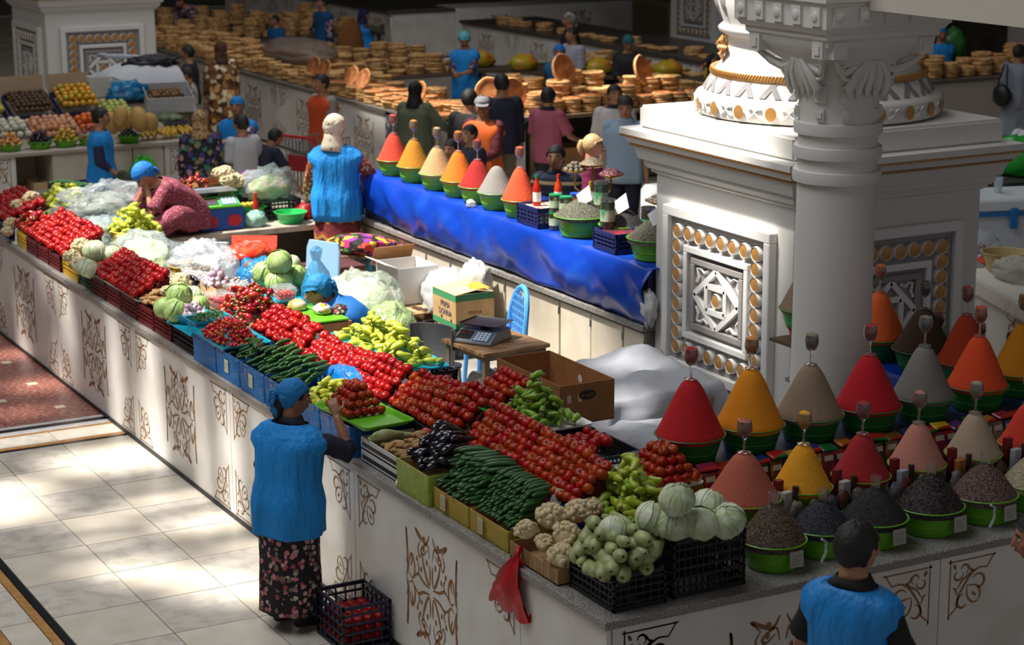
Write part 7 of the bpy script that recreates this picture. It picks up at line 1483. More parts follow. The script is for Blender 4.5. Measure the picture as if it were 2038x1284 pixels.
def jar(label, x, y, z, r, h, fill, lid):
    t = thing('jar', label, 'jar', (x, y, z)); g = G(); g.lathe([(.001, 0), (r*.93, 0), (r, h*.06), (r, h*.85), (r*.9, h*.93)], 22); g.obj('contents', M(fill, .15, n2='#2a2a20', ns=30, coat=.8), t); g = G(); g.lathe([(r*.98, h*.9), (r*1.0, h*.92), (r*1.0, h), (.001, h*1.01)], 22); g.obj('lid', lid, t); g = G(); g.lathe([(r*1.01, h*.25), (r*1.01, h*.65)], 22); g.obj('printed_label', M('#b8c0a0', .6, n2='#3a8a5a', ns=12), t)
GL_ = M('#1c8a5a', .4); BL_ = M('#1c4aa8', .4)
for i, (x, y, z, r, h, f, l, lb) in enumerate(((3.58, 6.80, ZT, .055, .15, '#5a5a44', GL_, 'green lidded jar at the bottom beside the navy basket'), (3.58, 6.80, ZT+.152, .055, .15, '#6a6450', GL_, 'green lidded jar stacked on the jar beside the navy basket'), (3.6, 6.66, ZT, .055, .15, '#3a6a8a', GL_, 'turquoise labelled jar next to the green tea bowl'), (3.6, 6.66, ZT+.152, .055, .15, '#5a6450', GL_, 'green lidded jar stacked beside the green tea bowl'), (3.76, 6.76, ZT+.1, .055, .2, '#7a4a34', BL_, 'blue lidded jar behind the green ones'), (3.86, 6.52, ZT+.17, .06, .26, '#2c5a3a', STEEL, 'tall steel lidded jar of green leaves'), (4.0, 6.0, ZT, .06, .28, '#3a2a2a', STEEL, 'tall dark jar behind the black tea'), (3.6, 5.98, ZT+.145, .06, .24, '#3c4a34', STEEL, 'tall glass jar of green tea in the second basket'), (3.98, 5.82, ZT, .058, .22, '#7a7a74', BL_, 'blue lidded jar of pale seeds behind the second basket'))): jar(lb, x, y, z, r, h, f, l)
g = G(); g.box(3.7, 3.82, 6.7, 6.82, ZT, ZT+.1); tag(g.obj('wooden_block', WD, smooth=0), 'small block lifting the blue lidded jar', 'block')
for i, p in enumerate(((3.62, 6.42, ZT+.28), (3.72, 6.0, ZT+.27), (3.6, 5.28, ZT+.3))):
    g = G(); g.add([(-.07, 0, .05), (0, 0, -.03), (.07, 0, .05), (.01, .0, .16)], [(0, 1, 2, 3)]); tag(g.obj('paper_card', M('#d8d8da', .7), None, p, (radians(-20), .25, radians(-40)), smooth=0, solid=.002), ['white pointed paper card stuck in the green tea', 'white pointed paper card stuck in the black tea', 'white pointed paper card stuck in the tea against the plinth'][i], 'paper card')
def stand(label, x, y, dishes):
    t = thing('sweet_stand', label, 'stand', (x, y, ZT)); GO = M('#c89a34', .25, metal=.9); g = G(); g.lathe([(.001, 0), (.09, 0), (.08, .02), (.03, .05), (.025, .1), (.06, .12), (.07, .14), (.02, .15), (.001, .15)], 18); g.obj('foot', GO, t)
    for dx, dy, z, r, col, ball in dishes:
        g = G(); g.tube([(0, 0, .13), (dx*.3, dy*.3, z*.55), (dx*.95, dy*.95, z*.7), (dx, dy, z)], [.012, .009, .008, .012], 7); g.obj('arm', GO, t)
        g = G(); g.lathe([(.001, 0), (r*.5, .004), (r, .03), (r*1.04, .03), (r, .022), (r*.5, -.004), (.001, -.006)], 24, (dx, dy, z)); d = g.obj('dish', GO, t); g = G()
        if ball:
            for k in range(3):
                for i in range(10-3*k): a = 2*pi*i/(10-3*k); q = r*(.72-.27*k); g.ball((dx+q*cos(a), dy+q*sin(a), z+.035+.024*k), .02, 7, 5)
        else: g.lathe([(r*.95, .028), (r*.7, .05), (r*.35, .075), (.001, .085)], 20, (dx, dy, z), sq=lambda a, zz: 1+.06*sin(11*a+zz*200))
        tag(g.obj('sweets', M(col, .6, n2='#d8c8b0', ns=60, nt=(.55, .65)) if not ball else M(col, .6), d), None, None, None, 'stuff')
stand('gold three armed stand of walnuts and sweets before the striped man', 4.0, 6.95, [(-.1, .08, .42, .11, '#7a7464', 1), (.05, .03, .47, .12, '#8a7a60', 0), (.12, -.16, .40, .11, '#7a3044', 0), (-.06, -.1, .20, .17, '#3a3430', 0)])
stand('gold three armed stand of dark seeds and berries by the plinth', 3.98, 5.5, [(-.06, .2, .36, .12, '#3a3630', 0), (.0, .03, .40, .11, '#3c3630', 1), (.08, -.14, .34, .11, '#5a1c2c', 0), (-.1, .02, .18, .19, '#3c3a34', 0)])
lump('plastic_bag', 'crumpled white plastic hanging at the tarp end beside the plinth', (3.42, 5.05, 1.16), (.06, .07, .13), M('#c8c8c8', .5), 40, .4, flat=False, cat='bag', n=20)
lump('plastic_bag', 'small clear bag tucked under the grey spice cone', (3.46, 8.12, ZT), (.04, .05, .04), film('#e8e8ec', .6), 41, .4, n=14)
# far seller's table end next to the tarp: bagged greens, scale on a printed box
t = tomatobox('tall printed tomato box with a small scale beside the white scarf woman', 10.42, 10.75, '#1c2c7a'); t.location = (3.52, 10.72, 1.01); 
scale_dev('small white scale on the printed box by the white scarf woman', (3.5, 10.7, 1.21), radians(-35), M('#c8ccd0', .4), M('#b8bcc0', .3, metal=.7), .08).scale = (.8, .8, .8)
lump('plastic_bag', 'silvery plastic bag at the woman\'s right hand', (3.75, 10.95, 1.0), (.16, .2, .14), CF2, 42, .3); g = G(); g.box(3.45, 4.3, 10.62, 11.4, 0, 1.0); tag(g.obj('side_cabinet', CREAM, smooth=0), 'cream cabinet at the far end of the tarp counter', 'cabinet')
# ================================================================== goods on the far bench
ZB = .952
t = tomatobox('blue and red tomato box under the green scale on the bench', 10.7, 11.1, '#1a4a98'); t.location = (2.06, 10.9, ZB); t.rotation_euler = (0, 0, radians(90)); t.scale = (1.1, 1.1, 1.1)
q = G(); q.box(-.19, .0, -.2005, -.199, .0, .19); 
scale_dev('lime green digital scale with a steel pan on the tomato box', (2.06, 10.9, ZB+.217), radians(0), M('#58b030', .4), M('#8a8e92', .3, metal=.7), .1, keys='#2c8a9a').scale = (1.25, 1.1, 1.2)
lump('plastic_bag', 'blue shiny bag squeezed behind the seated woman\'s back', (1.83, 10.88, ZB), (.07, .1, .14), BF, 50, .3, n=18)
for i in range(26): spawn('pepr', (2.02+rnd.uniform(-.17, .17), 11.6+rnd.uniform(-.16, .16), 1.22+.04*(i//8)), (rnd.uniform(0, 6), rnd.uniform(-.6, .6), rnd.uniform(0, 6)), .95, 'bright red pepper heaped on the bench behind the seated woman', 'red peppers on the bench')
carton('box under the bright red peppers on the bench', 1.85, 2.2, 11.42, 11.8, ZB, 1.21, M('#7a4a4a', .7))
crate('dark green crate with a purple bag on the bench', 2.42, 2.86, 11.35, 11.7, 1.16, .13, M('#146a3c', .4), 8, 3); carton('box lifting the dark green crate on the bench', 2.45, 2.84, 11.37, 11.68, ZB, 1.155, M('#2c2c30', .6)); lump('plastic_bag', 'purple net bag of onions in the green crate', (2.68, 11.52, 1.2), (.16, .13, .12), M('#7a4a6a', .4, n2='#b08aa8', ns=12), 51, .25)
for i, (px, py, z) in enumerate(((448, 345, 1.42), (455, 358, 1.36), (470, 360, 1.33), (438, 348, 1.36))): cauli(at(px, py, z), .09, ['creamy cauliflower on top in front of the white shirted boy', 'big cauliflower at the front of the bench heap', 'pale cauliflower right of the bench heap', 'leafy cauliflower left of the bench heap'][i], 4)
carton('carton under the cauliflowers on the bench', 2.2, 2.6, 11.75, 12.15, ZB, 1.24, CARD); g = G(); 
tray('small green basket of lemons on the bench', 2.48, 11.05, ZB+.1, .26, .2, .05, GRN); carton('box under the lemon basket', 2.38, 2.58, 10.98, 11.12, ZB, ZB+.1, M('#2a2a2c', .6))
for i in range(7): o = ob('lemon', MESH['cherry'], None, (2.42+.05*(i % 4), 11.02+.06*(i//4), ZB+.17), None, (2.2, 1.7, 1.7)); tag(o, 'yellow lemon in the small green basket', 'lemon', 'lemons in the green basket'); o.material_slots[0].link = 'OBJECT'; o.material_slots[0].material = M('#c8a428', .4)
lump('plastic_bag', 'knotted clear bag of green apples on the bench', (2.42, 10.78, ZB), (.12, .11, .1), film('#a8d8d0', .5, .12), 52, .2, n=22); lump('apple_heap', 'green apples inside the knotted bag', (2.42, 10.78, ZB), (.1, .09, .08), M('#6a8a4a', .5, n2='#98b070', ns=12), 53, .2, n=16)
bowl('bright green plastic basin on the bench edge', (2.80, 10.78, ZB), .16, .11, M('#28b85c', .35), name='plastic_basin')
crate('dark grey crate under bags of greens on the bench', 2.55, 3.0, 10.98, 11.3, ZB, .2, M('#2a2c2c', .5), 10, 4)
lump('plastic_bag', 'clear bag of green cucumbers over the grey crate', (2.75, 11.2, ZB+.2), (.28, .22, .2), CF2, 54, .28, n=30); lump('leafy_greens', 'green leaves inside the clear bag over the grey crate', (2.75, 11.2, ZB+.2), (.22, .17, .14), M('#7a9a44', .6, n2='#c8b080', ns=9), 55, .2)
lump('plastic_bag', 'red bag of peppers beside the green basin', (3.02, 10.95, ZB), (.1, .12, .1), M('#a81c1c', .4), 56, .2, n=18); bottle('red capped sauce bottle on the bench', 2.5, 10.95, ZB, '#a82c20', '#c82c24', .3)
# ================================================================== shopping trolley in the aisle
t = thing('shopping_trolley', 'wire shopping trolley with red handle in the aisle', 'trolley', (5.2, 15.7, 0), radians(25)); WI = M('#b0aeaa', .3, metal=.8); RH = M('#c02024', .4)
for sx in (-1, 1):
    g = G()
    for i in range(11): x = -.3+.06*i; g.tube([(x, sx*.24, .35), (x, sx*.27, 1.0)], .008, 5)
    for z in (.36, .6, .8, 1.0): g.tube([(-.32, sx*.26, z), (.32, sx*.26, z)], .008, 5)
    tag(g.obj('side_basket', WI, t), None, None, None, 'stuff')
g = G()
for i in range(9): y = -.24+.06*i; g.tube([(-.31, y, .35), (-.33, y, 1.0)], .008, 5); g.tube([(.31, y, .35), (.33, y, .9)], .008, 5); g.tube([(-.31, y, .36), (.31, y, .36)], .008, 5)
tag(g.obj('end_basket', WI, t), None, None, None, 'stuff')
g = G(); g.tube([(-.36, -.28, .98), (-.38, -.28, 1.06), (-.38, .28, 1.06), (-.36, .28, .98)], .02, 8); g.obj('handle', RH, t); g = G(); g.box(-.345, -.325, -.2, .2, .62, .82); g.obj('child_seat', M('#a8282c', .5), t, smooth=0)
for x in (-.25, .28):
    for y in (-.2, .2): g = G(); g.tube([(x, y-.012, .06), (x, y+.012, .06)], .055, 12); g.obj('wheel', DARK, t); q = G(); q.tube([(x, y, .08), (x*.95, y, .36)], .012, 6); q.obj('strut', WI, t)
# ================================================================== fruit stall
def fheap(mat_, nm, label, grp, cx, cy, hx, hy, z0, slope, r, n1, n2, sc=(1, 1, 1), cat='fruit', lay=2):
    for k in range(lay):
        for i in range(n1-k):
            for j in range(n2-k):
                x = cx-hx+2*hx*(i+.5+.5*k)/n1+rnd.uniform(-.3, .3)*r; y = cy-hy+2*hy*(j+.5+.5*k)/n2+rnd.uniform(-.3, .3)*r
                o = ob(nm, MESH['cherry'], None, (x, y, z0+slope*(y-cy+hy)+r+k*r*1.4), (0, 0, rnd.uniform(0, 6)), (r/.0145*sc[0], r/.0145*sc[1], r/.0145*sc[2])); o.material_slots[0].link = 'OBJECT'; o.material_slots[0].material = mat_; tag(o, label, cat, grp)
def zs(y): return 1.0+(y-16.85)/1.45*.52 if y > 16.85 else 1.0
PEAR = M('#c8bc4c', .45, n2='#a8a83c', ns=30, var=.12); KIWI = M('#5a4430', .8, var=.15); MAND = M('#d8901c', .4, n2='#a8a02c', ns=20, var=.12); APR = M('#d89a5c', .5, var=.1); PLUM = M('#34203a', .35, var=.25); PEACH = M('#c07a54', .6, n2='#d8b088', ns=20, var=.12); NECT = M('#8c2420', .35, n2='#c0604a', ns=20, var=.1); WHF = M('#c8c4b0', .6, var=.1); GREEN = M('#b0b860', .45, var=.1); BLKG = M('#15151f', .35, var=.3)
TI = .52/1.45
for l, x0, x1, y0, y1, m_, side in (('dark blue sided box of pears at the left', .95, 1.78, 17.5, 18.1, PEAR, 0), ('navy edged carton of brown kiwis', 1.84, 2.42, 17.5, 18.1, KIWI, 0), ('navy edged carton of yellow green mandarins', 2.46, 3.0, 17.5, 18.1, MAND, 0)):
    t = carton(l, x0, x1, y0, y1, zs(17.4)+.02, zs(17.4)+.22, M('#2a2c54', .6)); t.rotation_euler = (atan2(.52, 1.45), 0, 0)
    g = G(); g.box(x0+.01, x1-.01, y1-.01, y1, zs(18.1), zs(18.1)+.28); g2 = g.obj('back_flap', M('#b0987c', .8), None, smooth=0); g2.parent = t; g2.matrix_parent_inverse = t.matrix_basis.inverted()
fheap(PEAR, 'pear', 'yellow green pear in the left box of the fruit stall', 'pears', 1.36, 17.75, .38, .25, zs(17.5)+.1, TI, .042, 9, 6, (1, 1.1, 1.2)); fheap(KIWI, 'kiwi', 'brown kiwi in the navy edged carton', 'kiwis', 2.13, 17.75, .26, .25, zs(17.5)+.08, TI, .032, 8, 6); fheap(MAND, 'mandarin', 'yellow orange mandarin in the navy edged carton', 'mandarins', 2.73, 17.75, .25, .25, zs(17.5)+.1, TI, .042, 6, 5)
fheap(WHF, 'wrapped_pear', 'white paper wrapped fruit left of the peaches', 'wrapped fruit', 1.7, 17.2, .24, .2, zs(17.0)+.01, TI, .045, 5, 4); fheap(PEACH, 'peach', 'pinkish peach in the middle heap of the fruit stall', 'peaches', 2.25, 17.18, .3, .22, zs(17.0), TI, .04, 8, 5); fheap(M('#d86a1c', .45, var=.1), 'orange', 'bright orange behind the boy in blue', 'oranges', 2.75, 17.25, .16, .16, zs(17.1), TI, .045, 4, 3); fheap(GREEN, 'green_apple', 'pale green apple behind the melons', 'green apples', 3.15, 17.45, .2, .2, zs(17.2)+.05, TI, .04, 5, 5)
for i, (nm, m_, x, grp, l, r) in enumerate((('grape', BLKG, 1.18, 'black grapes', 'black grape in the leftmost front bowl', .016), ('apricot', APR, 1.55, 'apricots', 'pale apricot in the second front bowl', .028), ('plum', PLUM, 1.92, 'plums in the front bowl', 'dark blue plum in the third front bowl', .026), ('apricot', MAND, 2.24, 'golden apricots', 'golden apricot in the fourth front bowl', .028), ('nectarine', NECT, 2.55, 'nectarines', 'dark red nectarine in the bowl next to the boy', .034))):
    bowl('lime bowl of %s on the fruit counter front' % grp, (x, 16.62, 1.002), .155, .09, LIME)
    for k in range(3):
        n = int((.15-.035*k)/r*1.5)
        for a in range(n):
            for q in ((.85-.2*k, .5-.1*k) if r < .03 else (.8-.25*k,)):
                if q < 0: continue
                an = 2*pi*a/n+k; o = ob(nm, MESH['cherry'], None, (x+.15*q*cos(an), 16.62+.15*q*sin(an), 1.08+k*r*1.6+(.0 if q > .6 else r)), None, r/.0145); o.material_slots[0].link = 'OBJECT'; o.material_slots[0].material = m_; tag(o, l, 'fruit', grp)
lump('plastic_bag', 'black plastic bag beside the grapes on the fruit stall', (1.2, 17.0, zs(17.0)), (.18, .2, .26), M('#14141a', .3), 60, .3)
fheap(NECT, 'nectarine', 'nectarine at the left edge of the fruit stall', 'nectarines at left', .78, 16.75, .14, .16, 1.0, .1, .035, 4, 4)
MEL = M('#c09a58', .7, n2='#b08848', ns=40, bump=.3, bs=60)
for i, (px, py, z, r) in enumerate(((222, 245, 1.3, .13), (250, 243, 1.22, .14), (240, 232, 1.4, .12), (277, 238, 1.3, .14), (300, 243, 1.26, .11))):
    p = at(px, py, z); g = G(); g.ball((0, 0, 0), (r*.8, r*.8, r*1.15), 18, 12); tag(g.obj('melon', MEL, None, (p.x, p.y, max(p.z, zs(p.y)+r)), (radians(12), radians(8*(i-2)), i), smooth=180), ['netted tan melon at the left of the group behind the boy', 'large netted melon in the front middle of the group', 'netted melon standing at the back of the group', 'large upright melon right of the middle', 'smaller melon at the right of the group by the bananas'][i], 'melon')
bowl('lime bowl of black cherries in front of the melons', (3.02, 16.55, 1.002), .15, .09, LIME)
for k in range(4):
    for a in range(9-2*k): an = 2*pi*a/(9-2*k); o = ob('cherry', MESH['cherry'], None, (3.02+(.11-.03*k)*cos(an), 16.55+(.11-.03*k)*sin(an), 1.09+.025*k), None, 1.5); o.material_slots[0].link = 'OBJECT'; o.material_slots[0].material = BLKG; tag(o, 'black cherry in the bowl in front of the melons', 'fruit', 'black cherries')
BAN = M('#c8a428', .45, n2='#b88c1c', ns=30, var=.1); g = G(); g.tube([(0, .1, .0), (0, .06, .045), (0, 0, .065), (0, -.06, .05), (0, -.11, .0)], [.006, .017, .019, .017, .006], 7); BM = g.mesh('banana', BAN, smooth=180)
for i in range(26): o = ob('banana', BM, None, (3.22+.026*i+.0*(i % 2), 16.62-.0*i+.03*(i % 3), 1.0+.02*(i % 3)+.02), (0, rnd.uniform(-.4, .4), rnd.uniform(-.3, .3)), 1.15); tag(o, 'ripe yellow banana in the row at the end of the fruit stall', 'banana', 'bananas')
fheap(BLKG, 'grape', 'dark grape in the pile at the right end of the fruit stall', 'dark grapes', 3.85, 17.05, .2, .2, zs(17.0)-.05, TI*.5, .022, 9, 8); lump('leafy_greens', 'green leaves over the dark grapes', (3.8, 17.3, zs(17.1)), (.2, .14, .09), M('#3c4a34', .7, n2='#6a7a54', ns=12), 61, .3, n=18)
t = carton('white lined box of brown figs at the right of the fruit stall', 3.62, 4.22, 17.45, 17.9, 1.28, 1.5, M('#c4c6c8', .6)); t.rotation_euler = (radians(20), 0, radians(-8)); fheap(M('#7a5a34', .7, var=.2), 'fig', 'brown fig in the white lined box', 'figs', 3.9, 17.65, .24, .15, 1.33, .3, .032, 8, 4)
carton('crate lifting the white lined box', 3.65, 4.15, 17.5, 17.95, 1.0, 1.27, M('#8a6a44', .8), open_=False)
lump('plastic_bag', 'blue crumpled plastic on the fruit stall', (3.45, 17.85, 1.36), (.26, .2, .16), M('#1478a8', .4, n2='#0c5a8c', ns=6), 62, .35, n=28); carton('empty white flapped box behind the green apples', 2.98, 3.4, 17.95, 18.3, 1.4, 1.62, M('#c0bab0', .7))
t = thing('white_cover', 'white sheet covering goods with a dark cloth on top, right of the left plinth', 'cloth', (0, 0, 0)); g = G(); rows = [[(3.3+1.25*u, 18.1+1.3*v, 1.55+.22*sin(pi*min(1, v*1.2))*sin(pi*u)**.5-.9*max(0, u-.86)*4-.5*max(0, .1-v)*6+.05*noise.noise(V((u*6, v*6, 1)))) for u in [i/20 for i in range(21)]] for v in [j/16 for j in range(17)]]; g.sheet(rows); g.obj('sheet', M('#b8bac0', .8), t)
g = G(); g.box(3.35, 4.45, 18.2, 19.3, 0, 1.5); g.obj('stacked_boxes', M('#77706a', .8), t, smooth=0)
lump('cloth', 'black crumpled cloth lying on the white sheet', (4.05, 18.6, 1.7), (.35, .22, .09), M('#1c1c22', .6), 63, .35, n=26, cat='cloth'); g = G(); g.box(-.3, .3, -.12, .12, 0, .05); tag(g.obj('flat_packet', M('#a8acb4', .6), None, (3.75, 19.0, 1.78), (0, .1, .2), smooth=0, bevel=.01), 'flat grey white packet on the white sheet', 'packet')
t = thing('wooden_crate', 'pale slatted wooden crate stacked at the far left', 'crate', (1.1, 19.0, 0)); 
for k in range(7): g = G(); g.box(-.7, .62, -.02, .0, 1.45+.085*k, 1.525+.085*k); g.obj('slat', M('#b09a7c', .8), t, smooth=0)
g = G(); g.box(-.7, .62, .0, .45, .0, 2.02); g.obj('crate_body', M('#8a745a', .8), t, smooth=0); carton('brown carton on the pale wooden crate', .5, 1.45, 19.02, 19.4, 2.022, 2.25, CARD, open_=False)
lump('plastic_bag', 'lime green plastic bag hanging from the fruit counter', (3.1, 16.28, .62), (.17, .05, .24), M('#2ca01c', .3, n2='#5ad03c', ns=6), 64, .25, flat=False, n=28)
for b, l in (((1.6, 1.75, 16.5, 16.9, 0, .35), 'small box in the gap of the fruit counter'), ((1.78, 1.95, 16.5, 16.9, 0, .6), 'pale crate in the gap of the fruit counter')): carton(l, b[0], b[1], b[2], b[3], b[4], b[5], CARDL)
# ================================================================== bread
nb = [0]
def loaf(x, y, z, k, rot=(0, 0, 0), label=None, group=None):
    nb[0] += 1
    o = ob('flat_bread', BREADS[k], None, (x, y, z), rot, rnd.uniform(.92, 1.08)); tag(o, label, 'bread', group); return o
def stack(x, y, z, n, k=0, label='', group=''):
    hh = (.034, .038, .038)[k]
    for i in range(n): loaf(x+rnd.uniform(-.015, .015), y+rnd.uniform(-.015, .015), z+hh*i*.93, k, (rnd.uniform(-.05, .05), rnd.uniform(-.05, .05), rnd.uniform(0, 6)), label, group)
yb = 25.4; zc = 1.012
BS = G()
def stuff_stack(x, y, z, n, k=0):
    me = BREADS[k]; hh = (.034, .038, .038)[k]
    for i in range(n):
        Mx = Matrix.LocRotScale(V((x+rnd.uniform(-.015, .015), y+rnd.uniform(-.015, .015), z+hh*i*.93)), Euler((rnd.uniform(-.05, .05), rnd.uniform(-.05, .05), rnd.uniform(0, 6))), V((1, 1, 1)))
        BS.M = Mx; BS.add([v.co for v in me.vertices], [tuple(p.vertices) for p in me.polygons]); BS.M = None
# near part of the long counter and the plank table: individual loaves
g1 = 'flat breads on the long counter'
for i, y in enumerate([16.25+.31*k for k in range(15)]):
    stack(7.24, y, zc, rnd.randint(3, 6), i % 2, 'flat bread in the %s stack from the near end, front row of the long counter' % OD[i], g1)
for i, y in enumerate([16.4+.33*k for k in range(12)]): stack(7.6, y, zc, rnd.randint(4, 7), (i+1) % 2, 'flat bread in the %s stack from the near end, second row of the long counter' % OD[i], g1)
for y in (18.7, 19.1, 20.1, 20.5, 16.9): loaf(7.22, y, zc+.3, 1, (0, radians(-68), .2), 'round flat bread propped upright facing the aisle', 'propped flat breads')
g2 = 'flat breads on the plank table'
for i, x in enumerate([8.62+.29*k for k in range(10)]): stack(x, 16.22, 1.002, rnd.randint(4, 9), i % 2, 'round flat bread in the %s stack from the left on the plank table' % OD[i], g2)
for p, r, l in (((9.35, 16.75, 1.52), (radians(72), 0, .25), 'big round bread standing upright above the plank table'), ((8.05, 16.45, 1.3), (radians(70), 0, -.3), 'round bread bowl tilted toward us at the counter corner'), ((8.38, 16.4, 1.28), (radians(72), 0, .2), 'darker round bread tilted beside the bread bowl'), ((10.55, 16.6, 1.45), (radians(70), .2, .4), 'round bread leaning on the right bread pile')):
    o = loaf(*p, 2, r, l); o.scale = (1.3, 1.3, 1.3)
for i, x in enumerate([8.6+.3*k for k in range(9)]): stuff_stack(x, 16.6, 1.002, rnd.randint(7, 12), i % 3)
for i, x in enumerate([8.7+.33*k for k in range(8)]): stuff_stack(x, 17.05, 1.002, rnd.randint(5, 13), (i+1) % 3)
for y in [20.6+.32*k for k in range(26)]:
    stuff_stack(7.25, y, zc, rnd.randint(3, 7), int(y*3) % 2); stuff_stack(7.62, y+.1, zc, rnd.randint(4, 8), int(y*5) % 2)
    if y > 21: stuff_stack(8.0, y, zc, rnd.randint(3, 8), 2)
for y in [16.5+.36*k for k in range(22)]: stuff_stack(8.0, y, zc, rnd.randint(2, 8), 1)
for y in [20.5+.4*k for k in range(20)]: stuff_stack(14.55, y, 1.02, rnd.randint(0, 4) if y < 27 else rnd.randint(2, 6), 2)
for x in [15.95+.33*k for k in range(14)]: stuff_stack(x, 16.75, 1.01, rnd.randint(3, 9), 1); stuff_stack(x, 17.15, 1.01, rnd.randint(4, 11), 2)
# tables of bread inside the U of the stall
t = thing('bread_bench', 'low bench of bread behind the counter seller', 'bench', (9.6, 23.6, 0)); g = G(); g.box(-.6, 1.9, -.5, 3.4, .7, .75); g.obj('bench_top', M('#5a4a3c', .7), t, smooth=0); legs4(t, (-.5, 1.8), (-.4, 3.3), 0, .7, .03, M('#5a4a3c', .7))
for x in [9.2+.36*k for k in range(6)]:
    for y in (23.4, 24.0, 24.8, 25.6, 26.4): stuff_stack(x, y, .752, rnd.randint(2, 9), 2)
t = thing('bread_bench', 'dark bench of bread stacks before the far counter', 'bench', (12.2, 31.0, 0)); g = G(); g.box(-3.4, .8, -.6, 4, .7, .75); g.obj('bench_top', M('#4a3c30', .7), t, smooth=0); legs4(t, (-3.3, .7), (-.5, 3.9), 0, .7, .03, M('#4a3c30', .7))
for x in [9.0+.4*k for k in range(10)]:
    for y in (30.7, 31.4, 32.4, 33.6): stuff_stack(x, y, .752, rnd.randint(1, 12), 2)
t = thing('bread_bench', 'bread bench beside the woman with the teal headscarf', 'bench', (12.3, 20.0, 0)); g = G(); g.box(-.4, 1.2, -1.6, 3.4, .75, .8); g.obj('bench_top', M('#4a3c30', .7), t, smooth=0); legs4(t, (-.3, 1.1), (-1.5, 3.3), 0, .75, .03, M('#4a3c30', .7))
for x in (12.6, 12.95, 13.3):
    for y in [18.6+.4*k for k in range(11)]: stuff_stack(x, y, .802, rnd.randint(2, 8), 2)
for j in range(7):   # golden yellow film over loaves behind the sellers
    lump('plastic_bag', 'yellow plastic bag of bread behind the sellers', (10.9+.38*j, 22.0-.55*j+rnd.uniform(-.2, .2), .96), (.24, .2, .16), M('#a89a1c', .4, n2='#c87a2c', ns=6), 70+j, .25, n=16, group='yellow bread bags')
t = thing('bread_bench', 'low shelf under the yellow bread bags', 'bench', (12.0, 20.6, 0), radians(-55)); g = G(); g.box(-2.2, 2.2, -.35, .35, .9, .95); g.obj('bench_top', M('#4a3c30', .7), t, smooth=0); legs4(t, (-2.1, 2.1), (-.3, .3), 0, .9, .03, M('#4a3c30', .7))
tag(BS.obj('flat_breads', BREDR, smooth=60), 'countless stacked flat breads filling the bread stalls behind', 'bread', None, 'stuff')
lump('plastic_sheet', 'dusty clear sheet covering bread on the long counter', (7.85, 22.6, 1.2), (.5, 1.0, .22), film('#8a7a70', .6, .3), 80, .15, n=26, cat='plastic sheet')
g = G(); g.box(7.02, 7.04, 16.2, 17.6, .62, 1.0); tag(g.obj('patterned_cloth', PR('#4a4650', ['#8a3c44', '#a09aa0', '#2c2c34'], 9, .45), smooth=0, bevel=.004), 'dark patterned cloth hung over the near end of the bread counter', 'cloth')
carton('large brown carton under the plank table', 8.9, 9.6, 16.25, 16.7, 0, .5, CARD); carton('blue plastic box under the plank table', 9.75, 10.4, 16.25, 16.7, 0, .45, M('#1c4a7a', .5)); carton('patterned box under the plank table at right', 10.5, 11.2, 16.3, 16.7, 0, .55, M('#7a6a44', .7, n2='#3a3428', ns=6))
t = thing('covered_pallet', 'pale cloth covered block behind the blonde woman', 'pallet', (6.75, 9.4, 0)); g = G(); g.box(-.35, .55, -.6, .6, 0, 1.15); g.obj('cloth_block', M('#c4c6c8', .8), t, smooth=60, bevel=.05); ob('scroll_ornament', ORN_TR, t, (-.355, -.3, .95), (0, 0, radians(-90)))
t = thing('wooden_chair', 'wooden chair with a brown coat hung on it among the bread sellers', 'chair', (10.6, 26.6, 0)); g = G(); g.box(-.22, .22, -.22, .22, .43, .46); g.obj('seat', M('#5a4430', .7), t, smooth=0); legs4(t, (-.2, .2), (-.2, .2), 0, .43, .02, M('#5a4430', .7)); g = G(); g.box(-.22, .22, .2, .23, .46, 1.0); g.obj('backrest', M('#5a4430', .7), t, smooth=0)
lump('coat', 'brown coat draped over the wooden chair', (10.6, 26.78, .62), (.26, .1, .5), M('#7a4e22', .9, bump=.3, bs=9), 81, .2, cat='coat', n=22)
# ================================================================== right hand side
t = thing('cool_box', 'white cool box with blue lid edges on the right', 'cool box', (8.55, 6.75, .0), radians(-18)); g = G(); g.box(-.5, .6, -.32, .32, .0, 1.22); g.obj('body', M('#c4cad2', .5), t, smooth=0, bevel=.02); g = G(); g.box(-.53, .63, -.35, .35, 1.24, 1.36); g.obj('lid', M('#d0d6dc', .5), t, smooth=0, bevel=.02); g = G(); g.box(-.525, .625, -.345, .345, 1.2, 1.245); g.obj('blue_edge', M('#1470b4', .4), t, smooth=0)
for x in (-.1, .45): g = G(); g.box(x-.04, x+.04, -.375, -.34, 1.08, 1.28); g.obj('latch', M('#1470b4', .4), t, smooth=0, bevel=.01)
bowl('cream plastic tub covered with gauze on the lace counter', (7.22, 5.3, 1.006), .2, .17, M('#c0ac78', .5)); lump('gauze', 'thin white gauze thrown over the cream tub and counter', (7.15, 4.95, 1.0), (.26, .3, .13), film('#e2ded6', .55, .6), 82, .2, cat='cloth', n=28)
lump('plastic_bag', 'clear bag of garlic and onions by the cool box', (7.55, 5.95, 1.0), (.14, .16, .14), CF2, 83, .25, n=22); mound('garlic', 7.5, 5.92, .12, .12, 1.02, 3, .04, (.06, .06), 'garlic bulb in the clear bag by the cool box', 'garlic by the cool box'); 
g = G(); g.box(-.16, .16, -.11, .11, 0, .03); tag(g.obj('orange_tray', M('#c8401c', .5), None, (7.42, 5.62, 1.0), (0, 0, -.4), smooth=0, bevel=.008), 'orange tray before the clear bag of onions', 'tray'); carton('small white folded box on the lace counter', 7.5, 7.7, 5.3, 5.5, 1.0, 1.06, PAPER, open_=False)
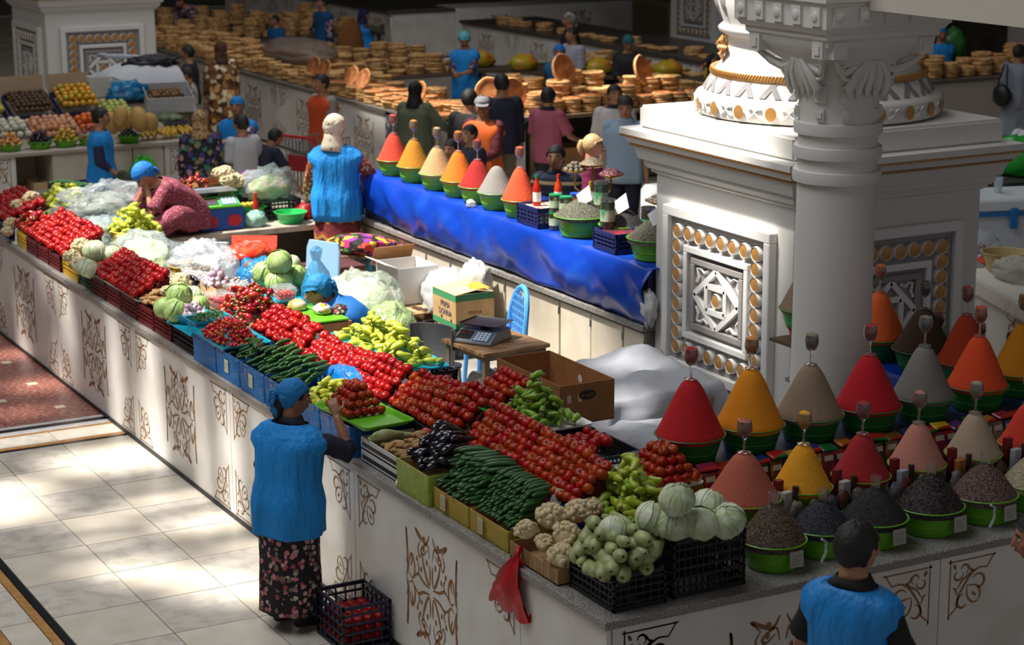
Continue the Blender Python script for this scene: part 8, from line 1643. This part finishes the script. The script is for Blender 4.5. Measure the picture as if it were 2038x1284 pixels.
lump('plastic_bag', 'bright green plastic bag on the far right cool box', (9.4, 7.6, 1.36), (.22, .3, .24), M('#1c9a2c', .4), 84, .25, n=22); g = G(); g.box(8.9, 10.2, 7.2, 8.3, 0, 1.35); tag(g.obj('side_table', M('#30302f', .6), smooth=0), 'dark table behind the cool box at right', 'table')
t = thing('drinking_glass', 'clear plastic cup on the cool box', 'cup', (8.45, 6.8, 1.362)); g = G(); g.lathe([(.001, 0), (.035, 0), (.045, .15), (.043, .15), (.033, .006)], 18); g.obj('cup', film('#d8e4ea', .4, .1), t)
t = thing('shoulder_bag', 'black shoulder bag carried by the woman in grey', 'bag', (15.72, 14.92, .95)); g = G(); g.ball((0, 0, 0), (.1, .17, .17), 14, 10); g.obj('bag_body', M('#101014', .5), t); g = G(); g.tube([(0, -.1, .14), (.06, -.02, .45), (.06, .04, .45), (0, .1, .14)], .014, 6); g.obj('strap', M('#101014', .5), t)
lump('plastic_bag', 'dim green plastic bag behind the seller at far right', (17.75, 18.4, 1.05), (.2, .2, .34), M('#2c6a2c', .4), 85, .25, n=20); g = G(); g.box(17.5, 18.2, 18.2, 18.7, 0, 1.04); tag(g.obj('side_cabinet', M('#4c4640', .7), smooth=0), 'dim cabinet behind the seller at far right', 'cabinet')
t = thing('display_case', 'pale shelf cabinet with a red grid crate at the top right', 'cabinet', (19.9, 18.6, 0)); g = G(); g.box(-.1, 2.5, 0, .8, 0, 1.65); g.obj('body', M('#8f8a86', .6), t, smooth=0); crate('brown lattice crate on the pale cabinet at top right', 20.9, 21.8, 18.7, 19.2, 1.66, .6, M('#7a4a24', .7), 6, 7)
# woman at the counter: crate of tomatoes on the floor
crate('navy plastic crate of tomatoes on the floor beside the woman', -.34, .0-.02, 2.45, 2.85, .003, .29, M('#121a34', .45), 7, 5, rz=0)

tag(RESTS['tom'].obj('tomatoes', [TOM, CALYX], smooth=50), 'remaining tomatoes heaped along the far half of the counter and in crates', 'tomato', kind='stuff')
tag(RESTS['pep'].obj('long_peppers', [PEPY, STEMG], smooth=180), 'remaining light peppers in the yellow sack, far left heap and black crate', 'pepper', kind='stuff')
